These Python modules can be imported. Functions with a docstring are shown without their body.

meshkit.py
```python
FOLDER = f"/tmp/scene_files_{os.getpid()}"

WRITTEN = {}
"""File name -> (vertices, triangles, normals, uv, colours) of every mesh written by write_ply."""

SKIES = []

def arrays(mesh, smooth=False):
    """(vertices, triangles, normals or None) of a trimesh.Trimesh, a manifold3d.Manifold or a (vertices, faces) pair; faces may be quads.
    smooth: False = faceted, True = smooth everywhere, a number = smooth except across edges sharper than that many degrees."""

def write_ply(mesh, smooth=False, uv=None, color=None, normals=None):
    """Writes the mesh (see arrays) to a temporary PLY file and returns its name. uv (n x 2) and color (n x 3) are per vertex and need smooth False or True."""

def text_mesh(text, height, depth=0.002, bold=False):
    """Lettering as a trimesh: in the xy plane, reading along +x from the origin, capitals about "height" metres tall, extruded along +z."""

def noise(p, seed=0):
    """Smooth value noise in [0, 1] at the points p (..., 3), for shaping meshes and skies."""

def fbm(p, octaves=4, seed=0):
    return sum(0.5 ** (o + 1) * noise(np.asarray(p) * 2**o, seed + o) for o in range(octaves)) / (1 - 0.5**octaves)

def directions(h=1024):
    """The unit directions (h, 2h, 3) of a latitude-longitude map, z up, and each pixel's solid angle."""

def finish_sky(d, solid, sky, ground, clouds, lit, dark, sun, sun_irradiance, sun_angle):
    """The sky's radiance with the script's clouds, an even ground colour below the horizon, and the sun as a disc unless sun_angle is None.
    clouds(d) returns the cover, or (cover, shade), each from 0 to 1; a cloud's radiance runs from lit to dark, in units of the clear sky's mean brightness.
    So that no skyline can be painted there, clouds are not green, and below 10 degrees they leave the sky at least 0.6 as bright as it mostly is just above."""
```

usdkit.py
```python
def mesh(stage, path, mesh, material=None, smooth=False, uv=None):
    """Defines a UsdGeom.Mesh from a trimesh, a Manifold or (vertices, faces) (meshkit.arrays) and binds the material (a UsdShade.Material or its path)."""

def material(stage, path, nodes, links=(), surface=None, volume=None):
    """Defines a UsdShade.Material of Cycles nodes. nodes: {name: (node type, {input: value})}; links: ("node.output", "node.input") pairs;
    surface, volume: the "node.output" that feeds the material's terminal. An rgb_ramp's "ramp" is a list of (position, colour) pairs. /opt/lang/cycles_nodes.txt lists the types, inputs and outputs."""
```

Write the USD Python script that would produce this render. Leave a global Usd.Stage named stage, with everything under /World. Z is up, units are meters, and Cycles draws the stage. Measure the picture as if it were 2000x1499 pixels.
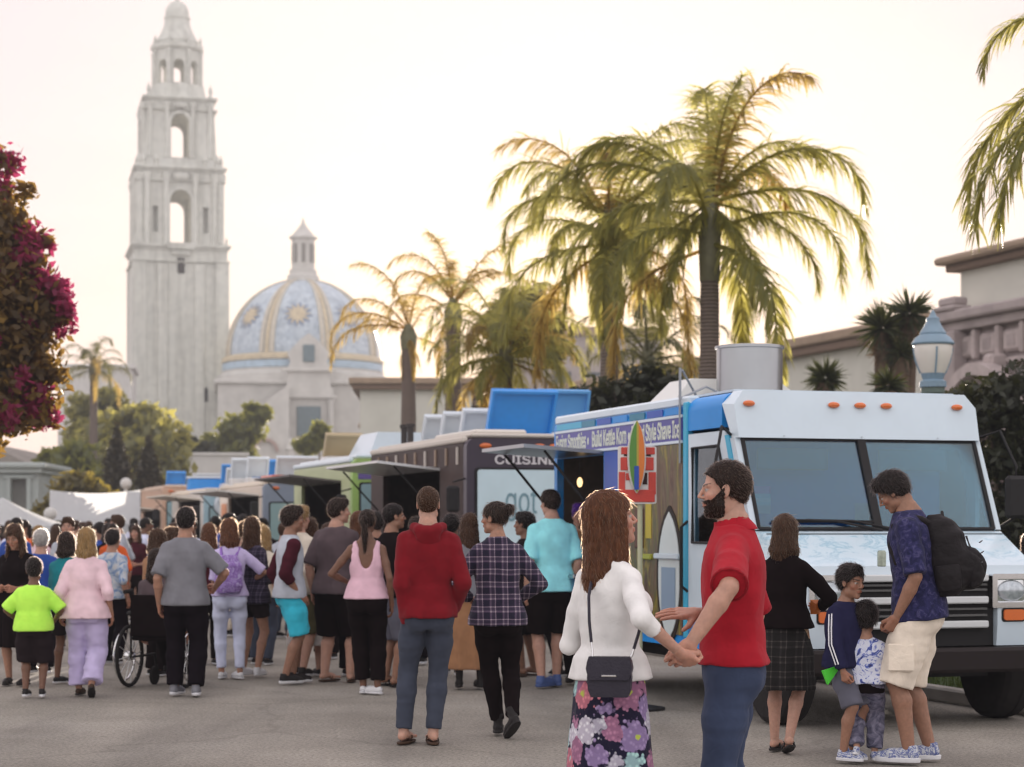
import math, random, colorsys
import numpy as np, trimesh, manifold3d as m3
from shapely.geometry import Polygon, box as sbox
import usdkit, meshkit
from pxr import Usd, UsdGeom, UsdLux, UsdShade, Gf, Sdf, Vt

stage = Usd.Stage.CreateInMemory()
UsdGeom.SetStageUpAxis(stage, UsdGeom.Tokens.z)
UsdGeom.SetStageMetersPerUnit(stage, 1.0)
world = UsdGeom.Xform.Define(stage, '/World')
stage.SetDefaultPrim(world.GetPrim())
UsdGeom.Scope.Define(stage, '/World/Looks')

# ---------------------------------------------------------------- camera
FPX, HORIZON, EYE = 4000.0, 1030.0, 1.55        # focal length in photo pixels, horizon row, eye height
cam = UsdGeom.Camera.Define(stage, '/World/camera')
cam.CreateFocalLengthAttr(72.0)
cam.CreateHorizontalApertureAttr(36.0)
cam.CreateVerticalApertureAttr(36.0 * 767 / 1024)
cam.CreateVerticalApertureOffsetAttr((HORIZON - 749.5) / 2000 * 36.0)
cam.CreateFStopAttr(3.6)
cam.CreateFocusDistanceAttr(10.8)
cam.CreateClippingRangeAttr(Gf.Vec2f(0.1, 5000))
cam.CreateExposureAttr(0.88)
cx = UsdGeom.Xformable(cam)
cx.AddTranslateOp().Set(Gf.Vec3d(0, 0, EYE))
cx.AddRotateXOp().Set(90.0)

# ---------------------------------------------------------------- sky and sun
SUN_EL, SUN_AZ = 0.128, 0.03
SKY_STRENGTH, CLOUD = 0.1, 0.915
sky_mat = usdkit.material(stage, '/World/Looks/sky', {
    "tc": ("texture_coordinate", {}),
    "sky": ("sky_texture", {"sky_type": "single_scattering", "sun_disc": False, "sun_elevation": SUN_EL, "sun_rotation": SUN_AZ,
                            "air_density": 1.0, "aerosol_density": 3.0, "ozone_density": 1.0}),
    "map": ("mapping", {"mapping_type": "point", "location": (3.1, 0.4, 1.7), "scale": (1.2, 1.2, 5.5)}),
    "n": ("noise_texture", {"scale": 1.6, "detail": 5.0, "roughness": 0.55}),
    "r": ("rgb_ramp", {"ramp": [(0.0, (0.70, 0.665, 0.69)), (0.36, (0.80, 0.75, 0.765)), (0.52, (0.90, 0.83, 0.835)), (1.0, (0.94, 0.865, 0.865))]}),
    "cl": ("vector_math", {"math_type": "scale", "scale": 6.5}),
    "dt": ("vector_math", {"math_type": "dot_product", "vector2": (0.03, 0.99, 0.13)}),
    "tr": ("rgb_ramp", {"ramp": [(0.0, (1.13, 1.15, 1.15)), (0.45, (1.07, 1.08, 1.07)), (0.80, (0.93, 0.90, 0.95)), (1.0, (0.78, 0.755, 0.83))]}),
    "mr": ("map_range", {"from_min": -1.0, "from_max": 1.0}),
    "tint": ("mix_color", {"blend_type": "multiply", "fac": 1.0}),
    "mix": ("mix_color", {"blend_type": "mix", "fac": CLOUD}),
    "bg": ("background_shader", {"strength": SKY_STRENGTH}),
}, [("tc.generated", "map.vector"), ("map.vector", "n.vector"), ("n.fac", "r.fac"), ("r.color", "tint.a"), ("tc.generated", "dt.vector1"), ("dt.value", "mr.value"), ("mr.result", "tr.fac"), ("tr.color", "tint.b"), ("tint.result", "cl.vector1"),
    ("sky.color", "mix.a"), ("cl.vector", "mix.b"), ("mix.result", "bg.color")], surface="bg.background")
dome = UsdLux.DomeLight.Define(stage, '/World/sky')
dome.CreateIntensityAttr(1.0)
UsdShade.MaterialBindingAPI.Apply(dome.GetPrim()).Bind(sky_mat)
dome.GetPrim().SetCustomDataByKey('kind', 'structure')
dome.GetPrim().SetCustomDataByKey('label', 'pale pinkish white evening sky with thin cloud')
dome.GetPrim().SetCustomDataByKey('category', 'sky')
sun = UsdLux.DistantLight.Define(stage, '/World/sun')
sun.CreateIntensityAttr(1.25)
sun.CreateNormalizeAttr(True)
sun.CreateAngleAttr(0.6)
sun.CreateColorAttr(Gf.Vec3f(1.0, 0.86, 0.72))
sx = UsdGeom.Xformable(sun)
sx.AddRotateZOp().Set(-math.degrees(SUN_AZ))
sx.AddRotateXOp().Set(-90.0 + math.degrees(SUN_EL))

# ---------------------------------------------------------------- helpers
RNG = np.random.default_rng(7)
_names = {}
def fresh(parent, name):
    k = (parent, name); n = _names.get(k, 0); _names[k] = n + 1
    return f"{parent}/{name}" if n == 0 else f"{parent}/{name}_{n:03d}"
def tag(prim, label=None, cat=None, group=None, kind=None):
    for k, v in (('label', label), ('category', cat), ('group', group), ('kind', kind)):
        if v: prim.SetCustomDataByKey(k, v)
    return prim
def thing(name, label, cat, loc=(0, 0, 0), yaw=0.0, group=None, kind=None):
    p = fresh('/World', name)
    x = UsdGeom.Xform.Define(stage, p)
    x.AddTranslateOp().Set(Gf.Vec3d(*map(float, loc))); x.AddRotateZOp().Set(float(math.degrees(yaw)))
    tag(x.GetPrim(), label, cat, group, kind)
    return p
def copy_thing(src, name, label, loc, yaw=0.0, group=None, scale=None):
    p = fresh('/World', name)
    x = UsdGeom.Xform.Define(stage, p)
    x.AddTranslateOp().Set(Gf.Vec3d(*map(float, loc))); x.AddRotateZOp().Set(float(math.degrees(yaw)))
    if scale: x.AddScaleOp().Set(Gf.Vec3f(*([scale] * 3 if np.ndim(scale) == 0 else scale)))
    was = stage.GetPrimAtPath(src).GetCustomData()
    x.GetPrim().GetReferences().AddInternalReference(src); x.GetPrim().SetInstanceable(True)
    tag(x.GetPrim(), label, was.get('category'), group or was.get('group'))
    return p
def part(parent, name, mesh, mat, smooth=35, color=None, label=None, cat=None, group=None, kind=None, uv=None):
    """One Mesh prim under parent (a path), or under /World."""
    p = fresh(parent, name)
    m = usdkit.mesh(stage, p, mesh, mat, smooth=smooth)
    if color is not None:
        UsdGeom.PrimvarsAPI(m).CreatePrimvar("tint", Sdf.ValueTypeNames.Color3fArray, "vertex").Set(Vt.Vec3fArray.FromNumpy(np.asarray(color, np.float32)))
    tag(m.GetPrim(), label, cat, group, kind)
    return p

# ---- photo pixel -> world
def G(px, py):
    d = FPX * EYE / (py - HORIZON); return np.array([(px - 1000) / FPX * d, d, 0.0])
def AT(px, py, d):
    return np.array([(px - 1000) / FPX * d, d, EYE + (HORIZON - py) / FPX * d])

# ---- mesh collecting
class MB:
    def __init__(s): s.v, s.f, s.n = [], [], 0
    def add(s, v, f):
        v, f = np.asarray(v, float), np.asarray(f, int)
        if f.shape[1] == 4: f = np.vstack([f[:, [0, 1, 2]], f[:, [0, 2, 3]]])
        s.v.append(v); s.f.append(f + s.n); s.n += len(v); return s
    def mesh(s, m, M=None):
        v = np.array(m.vertices)
        if M is not None: v = v @ np.asarray(M)[:3, :3].T + np.asarray(M)[:3, 3]
        return s.add(v, m.faces)
    def box(s, lo, hi, c=0.0):
        return s.mesh(bbox(lo, hi, c))
    def tube(s, pts, r, n=8, cap=True):
        return s.add(*tube(pts, r, n, cap))
    def get(s): return (np.vstack(s.v), np.vstack(s.f))
def bbox(lo, hi, c=0.0):
    """Box between two corners, with chamfered edges when c > 0."""
    lo, hi = np.minimum(lo, hi).astype(float), np.maximum(lo, hi).astype(float)
    if c <= 0:
        m = trimesh.creation.box(extents=hi - lo); m.apply_translation((lo + hi) / 2); return m
    pts = []
    for sx_ in (0, 1):
        for sy_ in (0, 1):
            for sz_ in (0, 1):
                p = np.where([sx_, sy_, sz_], hi, lo); q = np.where([sx_, sy_, sz_], -1, 1) * c
                for k in range(3):
                    e = q.copy(); e[k] = 0; pts.append(p + e)
    return trimesh.convex.convex_hull(np.array(pts))
def tube(pts, r, n=8, cap=True):
    p = np.asarray(pts, float); r = np.broadcast_to(np.asarray(r, float), (len(p),))
    t = np.gradient(p, axis=0); t /= np.linalg.norm(t, axis=1, keepdims=True) + 1e-12
    ref = np.array([0, 0, 1.0]) if abs(t[:, 2]).mean() < 0.8 else np.array([1.0, 0, 0])
    a = np.cross(t, ref); a /= np.linalg.norm(a, axis=1, keepdims=True) + 1e-12
    b = np.cross(t, a); an = np.arange(n) * 2 * np.pi / n
    v = (p[:, None] + r[:, None, None] * (np.cos(an)[None, :, None] * a[:, None] + np.sin(an)[None, :, None] * b[:, None])).reshape(-1, 3)
    i, j = np.meshgrid(np.arange(len(p) - 1), np.arange(n), indexing='ij'); k = (j + 1) % n
    f = np.stack([i * n + j, i * n + k, (i + 1) * n + k, (i + 1) * n + j], -1).reshape(-1, 4)
    f = np.vstack([f[:, [0, 1, 2]], f[:, [0, 2, 3]]])
    if cap:
        c0, c1 = len(v), len(v) + 1
        v = np.vstack([v, p[0], p[-1]]); j = np.arange(n); k = (j + 1) % n; L = (len(p) - 1) * n
        f = np.vstack([f, np.stack([k, j, np.full(n, c0)], 1), np.stack([L + j, L + k, np.full(n, c1)], 1)])
    return v, f
def lathe(prof, n=24, sx_=1.0, sy_=1.0):
    """Solid of revolution about z: prof = [(r, z), ...] from bottom to top."""
    prof = np.asarray(prof, float); an = np.arange(n) * 2 * np.pi / n
    v = np.stack([prof[:, None, 0] * np.cos(an) * sx_, prof[:, None, 0] * np.sin(an) * sy_, np.repeat(prof[:, None, 1], n, 1)], -1).reshape(-1, 3)
    i, j = np.meshgrid(np.arange(len(prof) - 1), np.arange(n), indexing='ij'); k = (j + 1) % n
    f = np.stack([i * n + j, i * n + k, (i + 1) * n + k, (i + 1) * n + j], -1).reshape(-1, 4)
    f = np.vstack([f[:, [0, 1, 2]], f[:, [0, 2, 3]]])
    c0, c1 = len(v), len(v) + 1; L = (len(prof) - 1) * n; j = np.arange(n); k = (j + 1) % n
    v = np.vstack([v, [0, 0, prof[0, 1]], [0, 0, prof[-1, 1]]])
    f = np.vstack([f, np.stack([k, j, np.full(n, c0)], 1), np.stack([L + j, L + k, np.full(n, c1)], 1)])
    return v, f
def prism(poly, depth):
    """Shapely polygon in (x, z) extruded along +y by depth."""
    m = trimesh.creation.extrude_polygon(poly, depth, engine='earcut')
    v = np.array(m.vertices); return trimesh.Trimesh(np.stack([v[:, 0], depth - v[:, 2], v[:, 1]], 1), m.faces, process=False)
def xf(m, loc=(0, 0, 0), rz=0.0, rx=0.0, ry=0.0, s=1.0):
    v, f, _ = meshkit.arrays(m)
    M = trimesh.transformations.euler_matrix(rx, ry, rz, 'sxyz')[:3, :3]
    return trimesh.Trimesh((v * s) @ M.T + np.asarray(loc, float), f, process=False)
def cat(*ms):
    b = MB()
    for m in ms:
        v, f, _ = meshkit.arrays(m); b.add(v, f)
    return b.get()
def text(s, height, depth=0.004, width=None, bold=False):
    """Lettering standing in the xz plane, reading along +x, front towards -y, centred."""
    m = meshkit.text_mesh(s, height, depth, bold); v = np.array(m.vertices)
    if width: v[:, 0] *= width / np.ptp(v[:, 0])
    v[:, 0] -= (v[:, 0].min() + v[:, 0].max()) / 2
    return trimesh.Trimesh(np.stack([v[:, 0], depth - v[:, 2], v[:, 1]], 1), m.faces, process=False)

# ---- materials
_mats = {}
def srgb(r, g=None, b=None):
    if g is None: r, g, b = [int(r[i:i + 2], 16) for i in (1, 3, 5)] if isinstance(r, str) else r
    f = lambda c: ((c / 255 + 0.055) / 1.055) ** 2.4 if c > 10 else c / 255 / 12.92
    return (f(r), f(g), f(b))
def mat(name, nodes, links, surface, volume=None):
    if name not in _mats:
        _mats[name] = usdkit.material(stage, f'/World/Looks/{name}', nodes, links, surface=surface, volume=volume)
    return _mats[name]
def plain(name, col, rough=0.6, metal=0.0, spec=None, vary=0.0, scale=3.0, bump=0.0, bscale=60.0, coat=0.0, sheen=0.0, emit=None):
    """Colour with mild noise variation and relief."""
    if name in _mats: return _mats[name]
    p = {"base_color": col, "roughness": rough, "metallic": metal}
    if spec is None and max(col) < 0.08: spec = 0.18
    if spec is not None: p["specular_ior_level"] = spec
    if coat: p["coat_weight"] = coat; p["coat_roughness"] = 0.08
    if sheen: p["sheen_weight"] = sheen; p["sheen_roughness"] = 0.4
    if emit: p["emission_color"] = emit[0]; p["emission_strength"] = emit[1]
    nodes, links = {"p": ("principled_bsdf", p)}, []
    if vary or bump: nodes["tc"] = ("texture_coordinate", {})
    if vary:
        c = np.array(col)
        nodes["n"] = ("noise_texture", {"scale": scale, "detail": 6.0, "roughness": 0.6})
        nodes["r"] = ("rgb_ramp", {"ramp": [(0.25, tuple(c * (1 - vary))), (0.5, tuple(c)), (0.75, tuple(np.minimum(c * (1 + vary), 0.95)))]})
        links += [("tc.object", "n.vector"), ("n.fac", "r.fac"), ("r.color", "p.base_color")]
    if bump:
        nodes["bn"] = ("noise_texture", {"scale": bscale, "detail": 4.0})
        nodes["b"] = ("bump", {"strength": bump, "distance": 0.02})
        links += [("tc.object", "bn.vector"), ("bn.fac", "b.height"), ("b.normal", "p.normal")]
    return mat(name, nodes, links, "p.BSDF")
def leaf(name, col, trans=0.5, rough=0.5, vary=0.35, tcol=None):
    if name in _mats: return _mats[name]
    c = np.array(col); t = np.array(tcol if tcol is not None else (c[0] * 2.2, c[1] * 1.9, c[2] * 0.8))
    return mat(name, {
        "g": ("geometry", {}),
        "r": ("rgb_ramp", {"ramp": [(0.0, tuple(c * (1 - vary))), (0.5, tuple(c)), (1.0, tuple(c * (1 + vary)))]}),
        "p": ("principled_bsdf", {"roughness": rough}),
        "t": ("translucent_bsdf", {"color": tuple(np.minimum(t, 0.9))}),
        "m": ("mix_closure", {"fac": trans})},
        [("g.random_per_island", "r.fac"), ("r.color", "p.base_color"), ("p.BSDF", "m.closure1"), ("t.BSDF", "m.closure2")], "m.closure")

# ---------------------------------------------------------------- figures: signed distance fields on a grid, meshed by surface nets
def nrm(v): v = np.asarray(v, float); return v / (np.linalg.norm(v) + 1e-12)
class Field:
    def __init__(s, lo, hi, h):
        s.h = h; s.lo = np.asarray(lo, float) - 2 * h
        s.n = np.ceil((np.asarray(hi, float) + 2 * h - s.lo) / h).astype(int) + 1
        s.d = np.full(s.n, 1.0, np.float32)
        s.ax = [s.lo[k] + h * np.arange(s.n[k]) for k in range(3)]
    def sub(s, lo, hi, pad):
        i0 = np.clip(np.floor((np.asarray(lo) - pad - s.lo) / s.h).astype(int), 0, s.n); i1 = np.clip(np.ceil((np.asarray(hi) + pad - s.lo) / s.h).astype(int) + 1, 0, s.n)
        sl = tuple(slice(a, b) for a, b in zip(i0, i1))
        X, Y, Z = np.meshgrid(*[s.ax[k][sl[k]] for k in range(3)], indexing='ij')
        return sl, X, Y, Z
    def put(s, sl, e, k, op='add'):
        d = s.d[sl]
        if d.size == 0: return
        e = e.astype(np.float32)
        if op == 'add':
            if k > 0: hh = np.maximum(k - np.abs(d - e), 0) / k; r = np.minimum(d, e) - hh * hh * k / 4
            else: r = np.minimum(d, e)
        elif op == 'cut':
            e = -e
            if k > 0: hh = np.maximum(k - np.abs(d - e), 0) / k; r = np.maximum(d, e) + hh * hh * k / 4
            else: r = np.maximum(d, e)
        s.d[sl] = r
    def cone(s, a, ra, b, rb, k=0.02, op='add', flat=False):
        a, b = np.asarray(a, float), np.asarray(b, float); R = max(ra, rb)
        sl, X, Y, Z = s.sub(np.minimum(a, b) - R, np.maximum(a, b) + R, k + 2 * s.h)
        ab = b - a; L2 = ab @ ab + 1e-12
        px, py, pz = X - a[0], Y - a[1], Z - a[2]
        t0 = (px * ab[0] + py * ab[1] + pz * ab[2]) / L2; t = np.clip(t0, 0, 9 if flat else 1)
        e = np.sqrt((px - t * ab[0]) ** 2 + (py - t * ab[1]) ** 2 + (pz - t * ab[2]) ** 2) - (ra + (rb - ra) * np.minimum(t, 1))
        s.put(sl, np.maximum(e, (t0 - 1) * math.sqrt(L2)) if flat else e, k, op)
    def chain(s, pts, rs, k=0.02, op='add', flat=False):
        for i in range(len(pts) - 1): s.cone(pts[i], rs[i], pts[i + 1], rs[i + 1], k, op, flat and i == len(pts) - 2)
    def ball(s, c, r, k=0.01, op='add', R=None):
        """Ellipsoid with radii r (optionally rotated by the 3x3 R whose columns are its axes)."""
        c, r = np.asarray(c, float), np.broadcast_to(np.asarray(r, float), (3,)); m = r.max()
        sl, X, Y, Z = s.sub(c - m, c + m, k + 2 * s.h)
        p = np.stack([X - c[0], Y - c[1], Z - c[2]], -1)
        if R is not None: p = p @ np.asarray(R)
        q = p / r; l = np.sqrt((q * q).sum(-1)); g = np.sqrt(((p / (r * r)) ** 2).sum(-1)) + 1e-9
        s.put(sl, np.where(l > 1e-6, l * (l - 1) / g, -m), k, op)
    def loft(s, o, u, f, st, k=0.02, op='add', n=2.0, folds=None):
        """Elliptic loft along u from o; f = forward; st = rows (t, a, b, cx, cy) with half widths a (sideways), b (forward) and centre offsets."""
        o, u = np.asarray(o, float), nrm(u); r = nrm(np.cross(f, u)); f = np.cross(u, r); st = np.asarray(st, float)
        R = max(st[:, 1].max(), st[:, 2].max()) + np.abs(st[:, 3:]).max() + (0.05 if folds else 0)
        p0, p1 = o + u * st[0, 0], o + u * st[-1, 0]
        sl, X, Y, Z = s.sub(np.minimum(p0, p1) - R, np.maximum(p0, p1) + R, k + 2 * s.h)
        px, py, pz = X - o[0], Y - o[1], Z - o[2]
        t = px * u[0] + py * u[1] + pz * u[2]; x = px * r[0] + py * r[1] + pz * r[2]; y = px * f[0] + py * f[1] + pz * f[2]
        a, b, c0, c1 = (np.interp(t, st[:, 0], st[:, i]) for i in (1, 2, 3, 4))
        x, y = x - c0, y - c1
        l = ((np.abs(x) / a) ** n + (np.abs(y) / b) ** n) ** (1 / n)
        if folds: l = l / folds(t, np.arctan2(y / b, x / a))
        e = (l - 1) * np.minimum(a, b)
        et = np.maximum(st[0, 0] - t, t - st[-1, 0])
        s.put(sl, np.maximum(e, et), k, op)
    def plane(s, p, n):
        """Keeps what lies on the side of point p that normal n points AWAY from."""
        n = nrm(n); p = np.asarray(p)
        X, Y, Z = np.meshgrid(*s.ax, indexing='ij', sparse=True)
        s.d = np.maximum(s.d, ((X - p[0]) * n[0] + (Y - p[1]) * n[1] + (Z - p[2]) * n[2]).astype(np.float32))
    def wrinkle(s, amp, freq, seed=0, ridge=True):
        m = np.abs(s.d) < amp + 2.5 * s.h
        if not m.any(): return
        I = np.argwhere(m); p = s.lo + I * s.h
        v = meshkit.noise(p * np.asarray(freq), seed)
        w = meshkit.noise(p * np.asarray(freq) * 2.1 + 9.7, seed + 3)
        e = (1 - 2 * np.abs(v - 0.5) * 2) * 0.65 + (w - 0.5) * 0.7 if ridge else (v - 0.5) * 2
        s.d[m] -= (amp * e).astype(np.float32)
    def mesh(s, smooth=1):
        d = s.d; sg = d < 0; nx, ny, nz = d.shape
        if not sg.any(): return np.zeros((0, 3)), np.zeros((0, 3), int)
        for k in range(3):                                            # the border is outside
            for e in (0, -1):
                ix = [slice(None)] * 3; ix[k] = e; d[tuple(ix)] = np.maximum(d[tuple(ix)], 1e-3)
        sg = d < 0
        cs = [(i, j, k) for i in (0, 1) for j in (0, 1) for k in (0, 1)]
        cnt = sum(sg[i:nx - 1 + i, j:ny - 1 + j, k:nz - 1 + k].astype(np.int8) for i, j, k in cs)
        act = (cnt > 0) & (cnt < 8); I = np.argwhere(act); idx = np.full(act.shape, -1, np.int64); idx[act] = np.arange(len(I))
        P = np.zeros((len(I), 3)); W = np.zeros(len(I))
        D = {c: d[I[:, 0] + c[0], I[:, 1] + c[1], I[:, 2] + c[2]] for c in cs}
        for c in cs:
            for k in range(3):
                if c[k]: continue
                e = list(c); e[k] = 1; e = tuple(e); a, b = D[c], D[e]; m = (a < 0) != (b < 0)
                t = np.where(m, a / np.where(m, a - b, 1), 0)
                q = np.array(c, float)[None].repeat(len(I), 0); q[:, k] = t
                P += np.where(m[:, None], q, 0); W += m
        V = s.lo + (I + P / W[:, None]) * s.h
        F = []
        for k in range(3):
            k1, k2 = (k + 1) % 3, (k + 2) % 3
            A = [slice(0, n_) for n_ in d.shape]; B = list(A); A[k] = slice(0, d.shape[k] - 1); B[k] = slice(1, d.shape[k])
            ch = sg[tuple(A)] != sg[tuple(B)]
            E = np.argwhere(ch); E = E[(E[:, k1] > 0) & (E[:, k2] > 0) & (E[:, k1] < d.shape[k1] - 1) & (E[:, k2] < d.shape[k2] - 1)]
            def at(o1, o2):
                e = E.copy(); e[:, k1] += o1; e[:, k2] += o2; return idx[e[:, 0], e[:, 1], e[:, 2]]
            q = np.stack([at(-1, -1), at(0, -1), at(0, 0), at(-1, 0)], 1)
            inside = sg[E[:, 0], E[:, 1], E[:, 2]]
            F.append(np.where(inside[:, None], q, q[:, ::-1]))
        F = np.vstack(F); F = F[(F >= 0).all(1)]
        if smooth:
            for _ in range(smooth):
                acc = np.zeros_like(V); w = np.zeros(len(V))
                for a, b in ((0, 1), (1, 2), (2, 3), (3, 0)):
                    np.add.at(acc, F[:, a], V[F[:, b]]); np.add.at(acc, F[:, b], V[F[:, a]]); np.add.at(w, F[:, a], 1); np.add.at(w, F[:, b], 1)
                V = V * 0.5 + 0.5 * acc / np.maximum(w, 1)[:, None]
        return V, np.vstack([F[:, [0, 1, 2]], F[:, [0, 2, 3]]])

SKIN = {'light': (0.40, 0.225, 0.165), 'tan': (0.31, 0.165, 0.11), 'olive': (0.25, 0.13, 0.085), 'brown': (0.14, 0.068, 0.042), 'dark': (0.09, 0.045, 0.03)}
skin_mat = mat('skin', {"a": ("attribute", {"attribute": "tint"}), "tc": ("texture_coordinate", {}),
    "n": ("noise_texture", {"scale": 45.0, "detail": 4.0}), "mr": ("map_range", {"from_min": 0.3, "from_max": 0.7, "to_min": 0.88, "to_max": 1.08}),
    "mul": ("vector_math", {"math_type": "scale"}),
    "bn": ("noise_texture", {"scale": 260.0, "detail": 2.0}), "b": ("bump", {"strength": 0.12, "distance": 0.01}),
    "p": ("principled_bsdf", {"roughness": 0.5, "specular_ior_level": 0.35, "subsurface_weight": 0.12, "subsurface_scale": 0.006, "subsurface_radius": (1.0, 0.3, 0.15)})},
    [("tc.object", "n.vector"), ("n.fac", "mr.value"), ("mr.result", "mul.scale"), ("a.color", "mul.vector1"), ("mul.vector", "p.base_color"),
     ("tc.object", "bn.vector"), ("bn.fac", "b.height"), ("b.normal", "p.normal")], "p.BSDF")

def head_field(h, kind='m', extra=0.03):
    """Head in its own frame: eyes at z = 0, face towards +y, about 0.236 m tall."""
    F = Field((-0.1, -0.13, -0.2), (0.1, 0.13, 0.135), h); w = {'m': 1.0, 'f': 0.94, 'c': 0.97}[kind]; j = {'m': 1.0, 'f': 0.9, 'c': 0.86}[kind]
    F.ball((0, -0.018, 0.036), (0.075 * w, 0.097, 0.086), 0)
    F.ball((0, 0.028, -0.04), (0.059 * j, 0.06, 0.078), 0.03)
    F.ball((0, 0.068, -0.1), (0.022 * j, 0.018, 0.018), 0.025)
    for q in (-1, 1):
        F.ball((q * 0.046 * j, 0.012, -0.072), 0.022 * j, 0.03)
        F.ball((q * 0.041, 0.06, -0.026), (0.022, 0.018, 0.018), 0.02)
        F.cone((q * 0.012, 0.083, 0.02), 0.008, (q * 0.044, 0.07, 0.02), 0.009, 0.014)
    for q in (-1, 1): F.ball((q * 0.031, 0.094, 0.0), (0.016, 0.012, 0.009), 0.008, 'cut')
    F.cone((0, 0.086, 0.012), 0.007, (0, 0.107 if kind != 'c' else 0.1, -0.027), 0.0095, 0.01)
    for q in (-1, 1):
        F.ball((q * 0.012, 0.094, -0.032), (0.008, 0.009, 0.007), 0.006)
        F.ball((q * 0.031, 0.072, 0.0), 0.0125, 0.002)
    F.ball((0, 0.086, -0.058), (0.023, 0.011, 0.0055), 0.006); F.ball((0, 0.085, -0.068), (0.02, 0.011, 0.0065), 0.004)
    F.ball((0, 0.1, -0.0632), (0.02, 0.012, 0.0014), 0.003, 'cut')
    c, sn = math.cos(0.2), math.sin(0.2); R = np.array([[1, 0, 0], [0, c, -sn], [0, sn, c]])
    for q in (-1, 1):
        F.ball((q * 0.077 * w, -0.004, -0.006), (0.009, 0.019, 0.032), 0.008, 'add', R)
        F.ball((q * 0.088 * w, 0.002, -0.002), (0.006, 0.01, 0.018), 0.005, 'cut', R)
    nr = {'m': 0.057, 'f': 0.046, 'c': 0.044}[kind]
    F.cone((0, -0.024, -0.05), nr, (0, -0.036, -0.2), nr * 1.06, 0.03)
    return F
_heads = {}
def head_mesh(h, kind, skin, brow):
    key = (h, kind)
    if key not in _heads: _heads[key] = head_field(h, kind).mesh(0)
    V, F = _heads[key]; C = np.tile(np.array(skin), (len(V), 1)); x, y, z = np.abs(V[:, 0]), V[:, 1], V[:, 2]
    lip = (((x / 0.025) ** 2 + ((z + 0.063) / 0.011) ** 2) < 1) & (y > 0.074)
    C[lip] = np.array(skin) * (0.92, 0.70, 0.68)
    chk = ((V - (0, 0, 0))[:, 1] > 0.04) & (np.hypot(x - 0.042, z + 0.03) < 0.022); C[chk] *= (1.05, 0.9, 0.88)
    eye = (np.sqrt((x - 0.031) ** 2 + (y - 0.072) ** 2 + z ** 2) < 0.0137) & (np.abs(z) < 0.006); C[eye] = (0.3, 0.27, 0.25)
    C[eye & (np.hypot(x - 0.031, z) < 0.0068)] = (0.02, 0.012, 0.008)
    br = (y > 0.055) & (np.abs(z - 0.023 - 0.08 * (x - 0.03)) < 0.005) & (x > 0.012) & (x < 0.05); C[br] = brow
    return V, F, C
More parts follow.
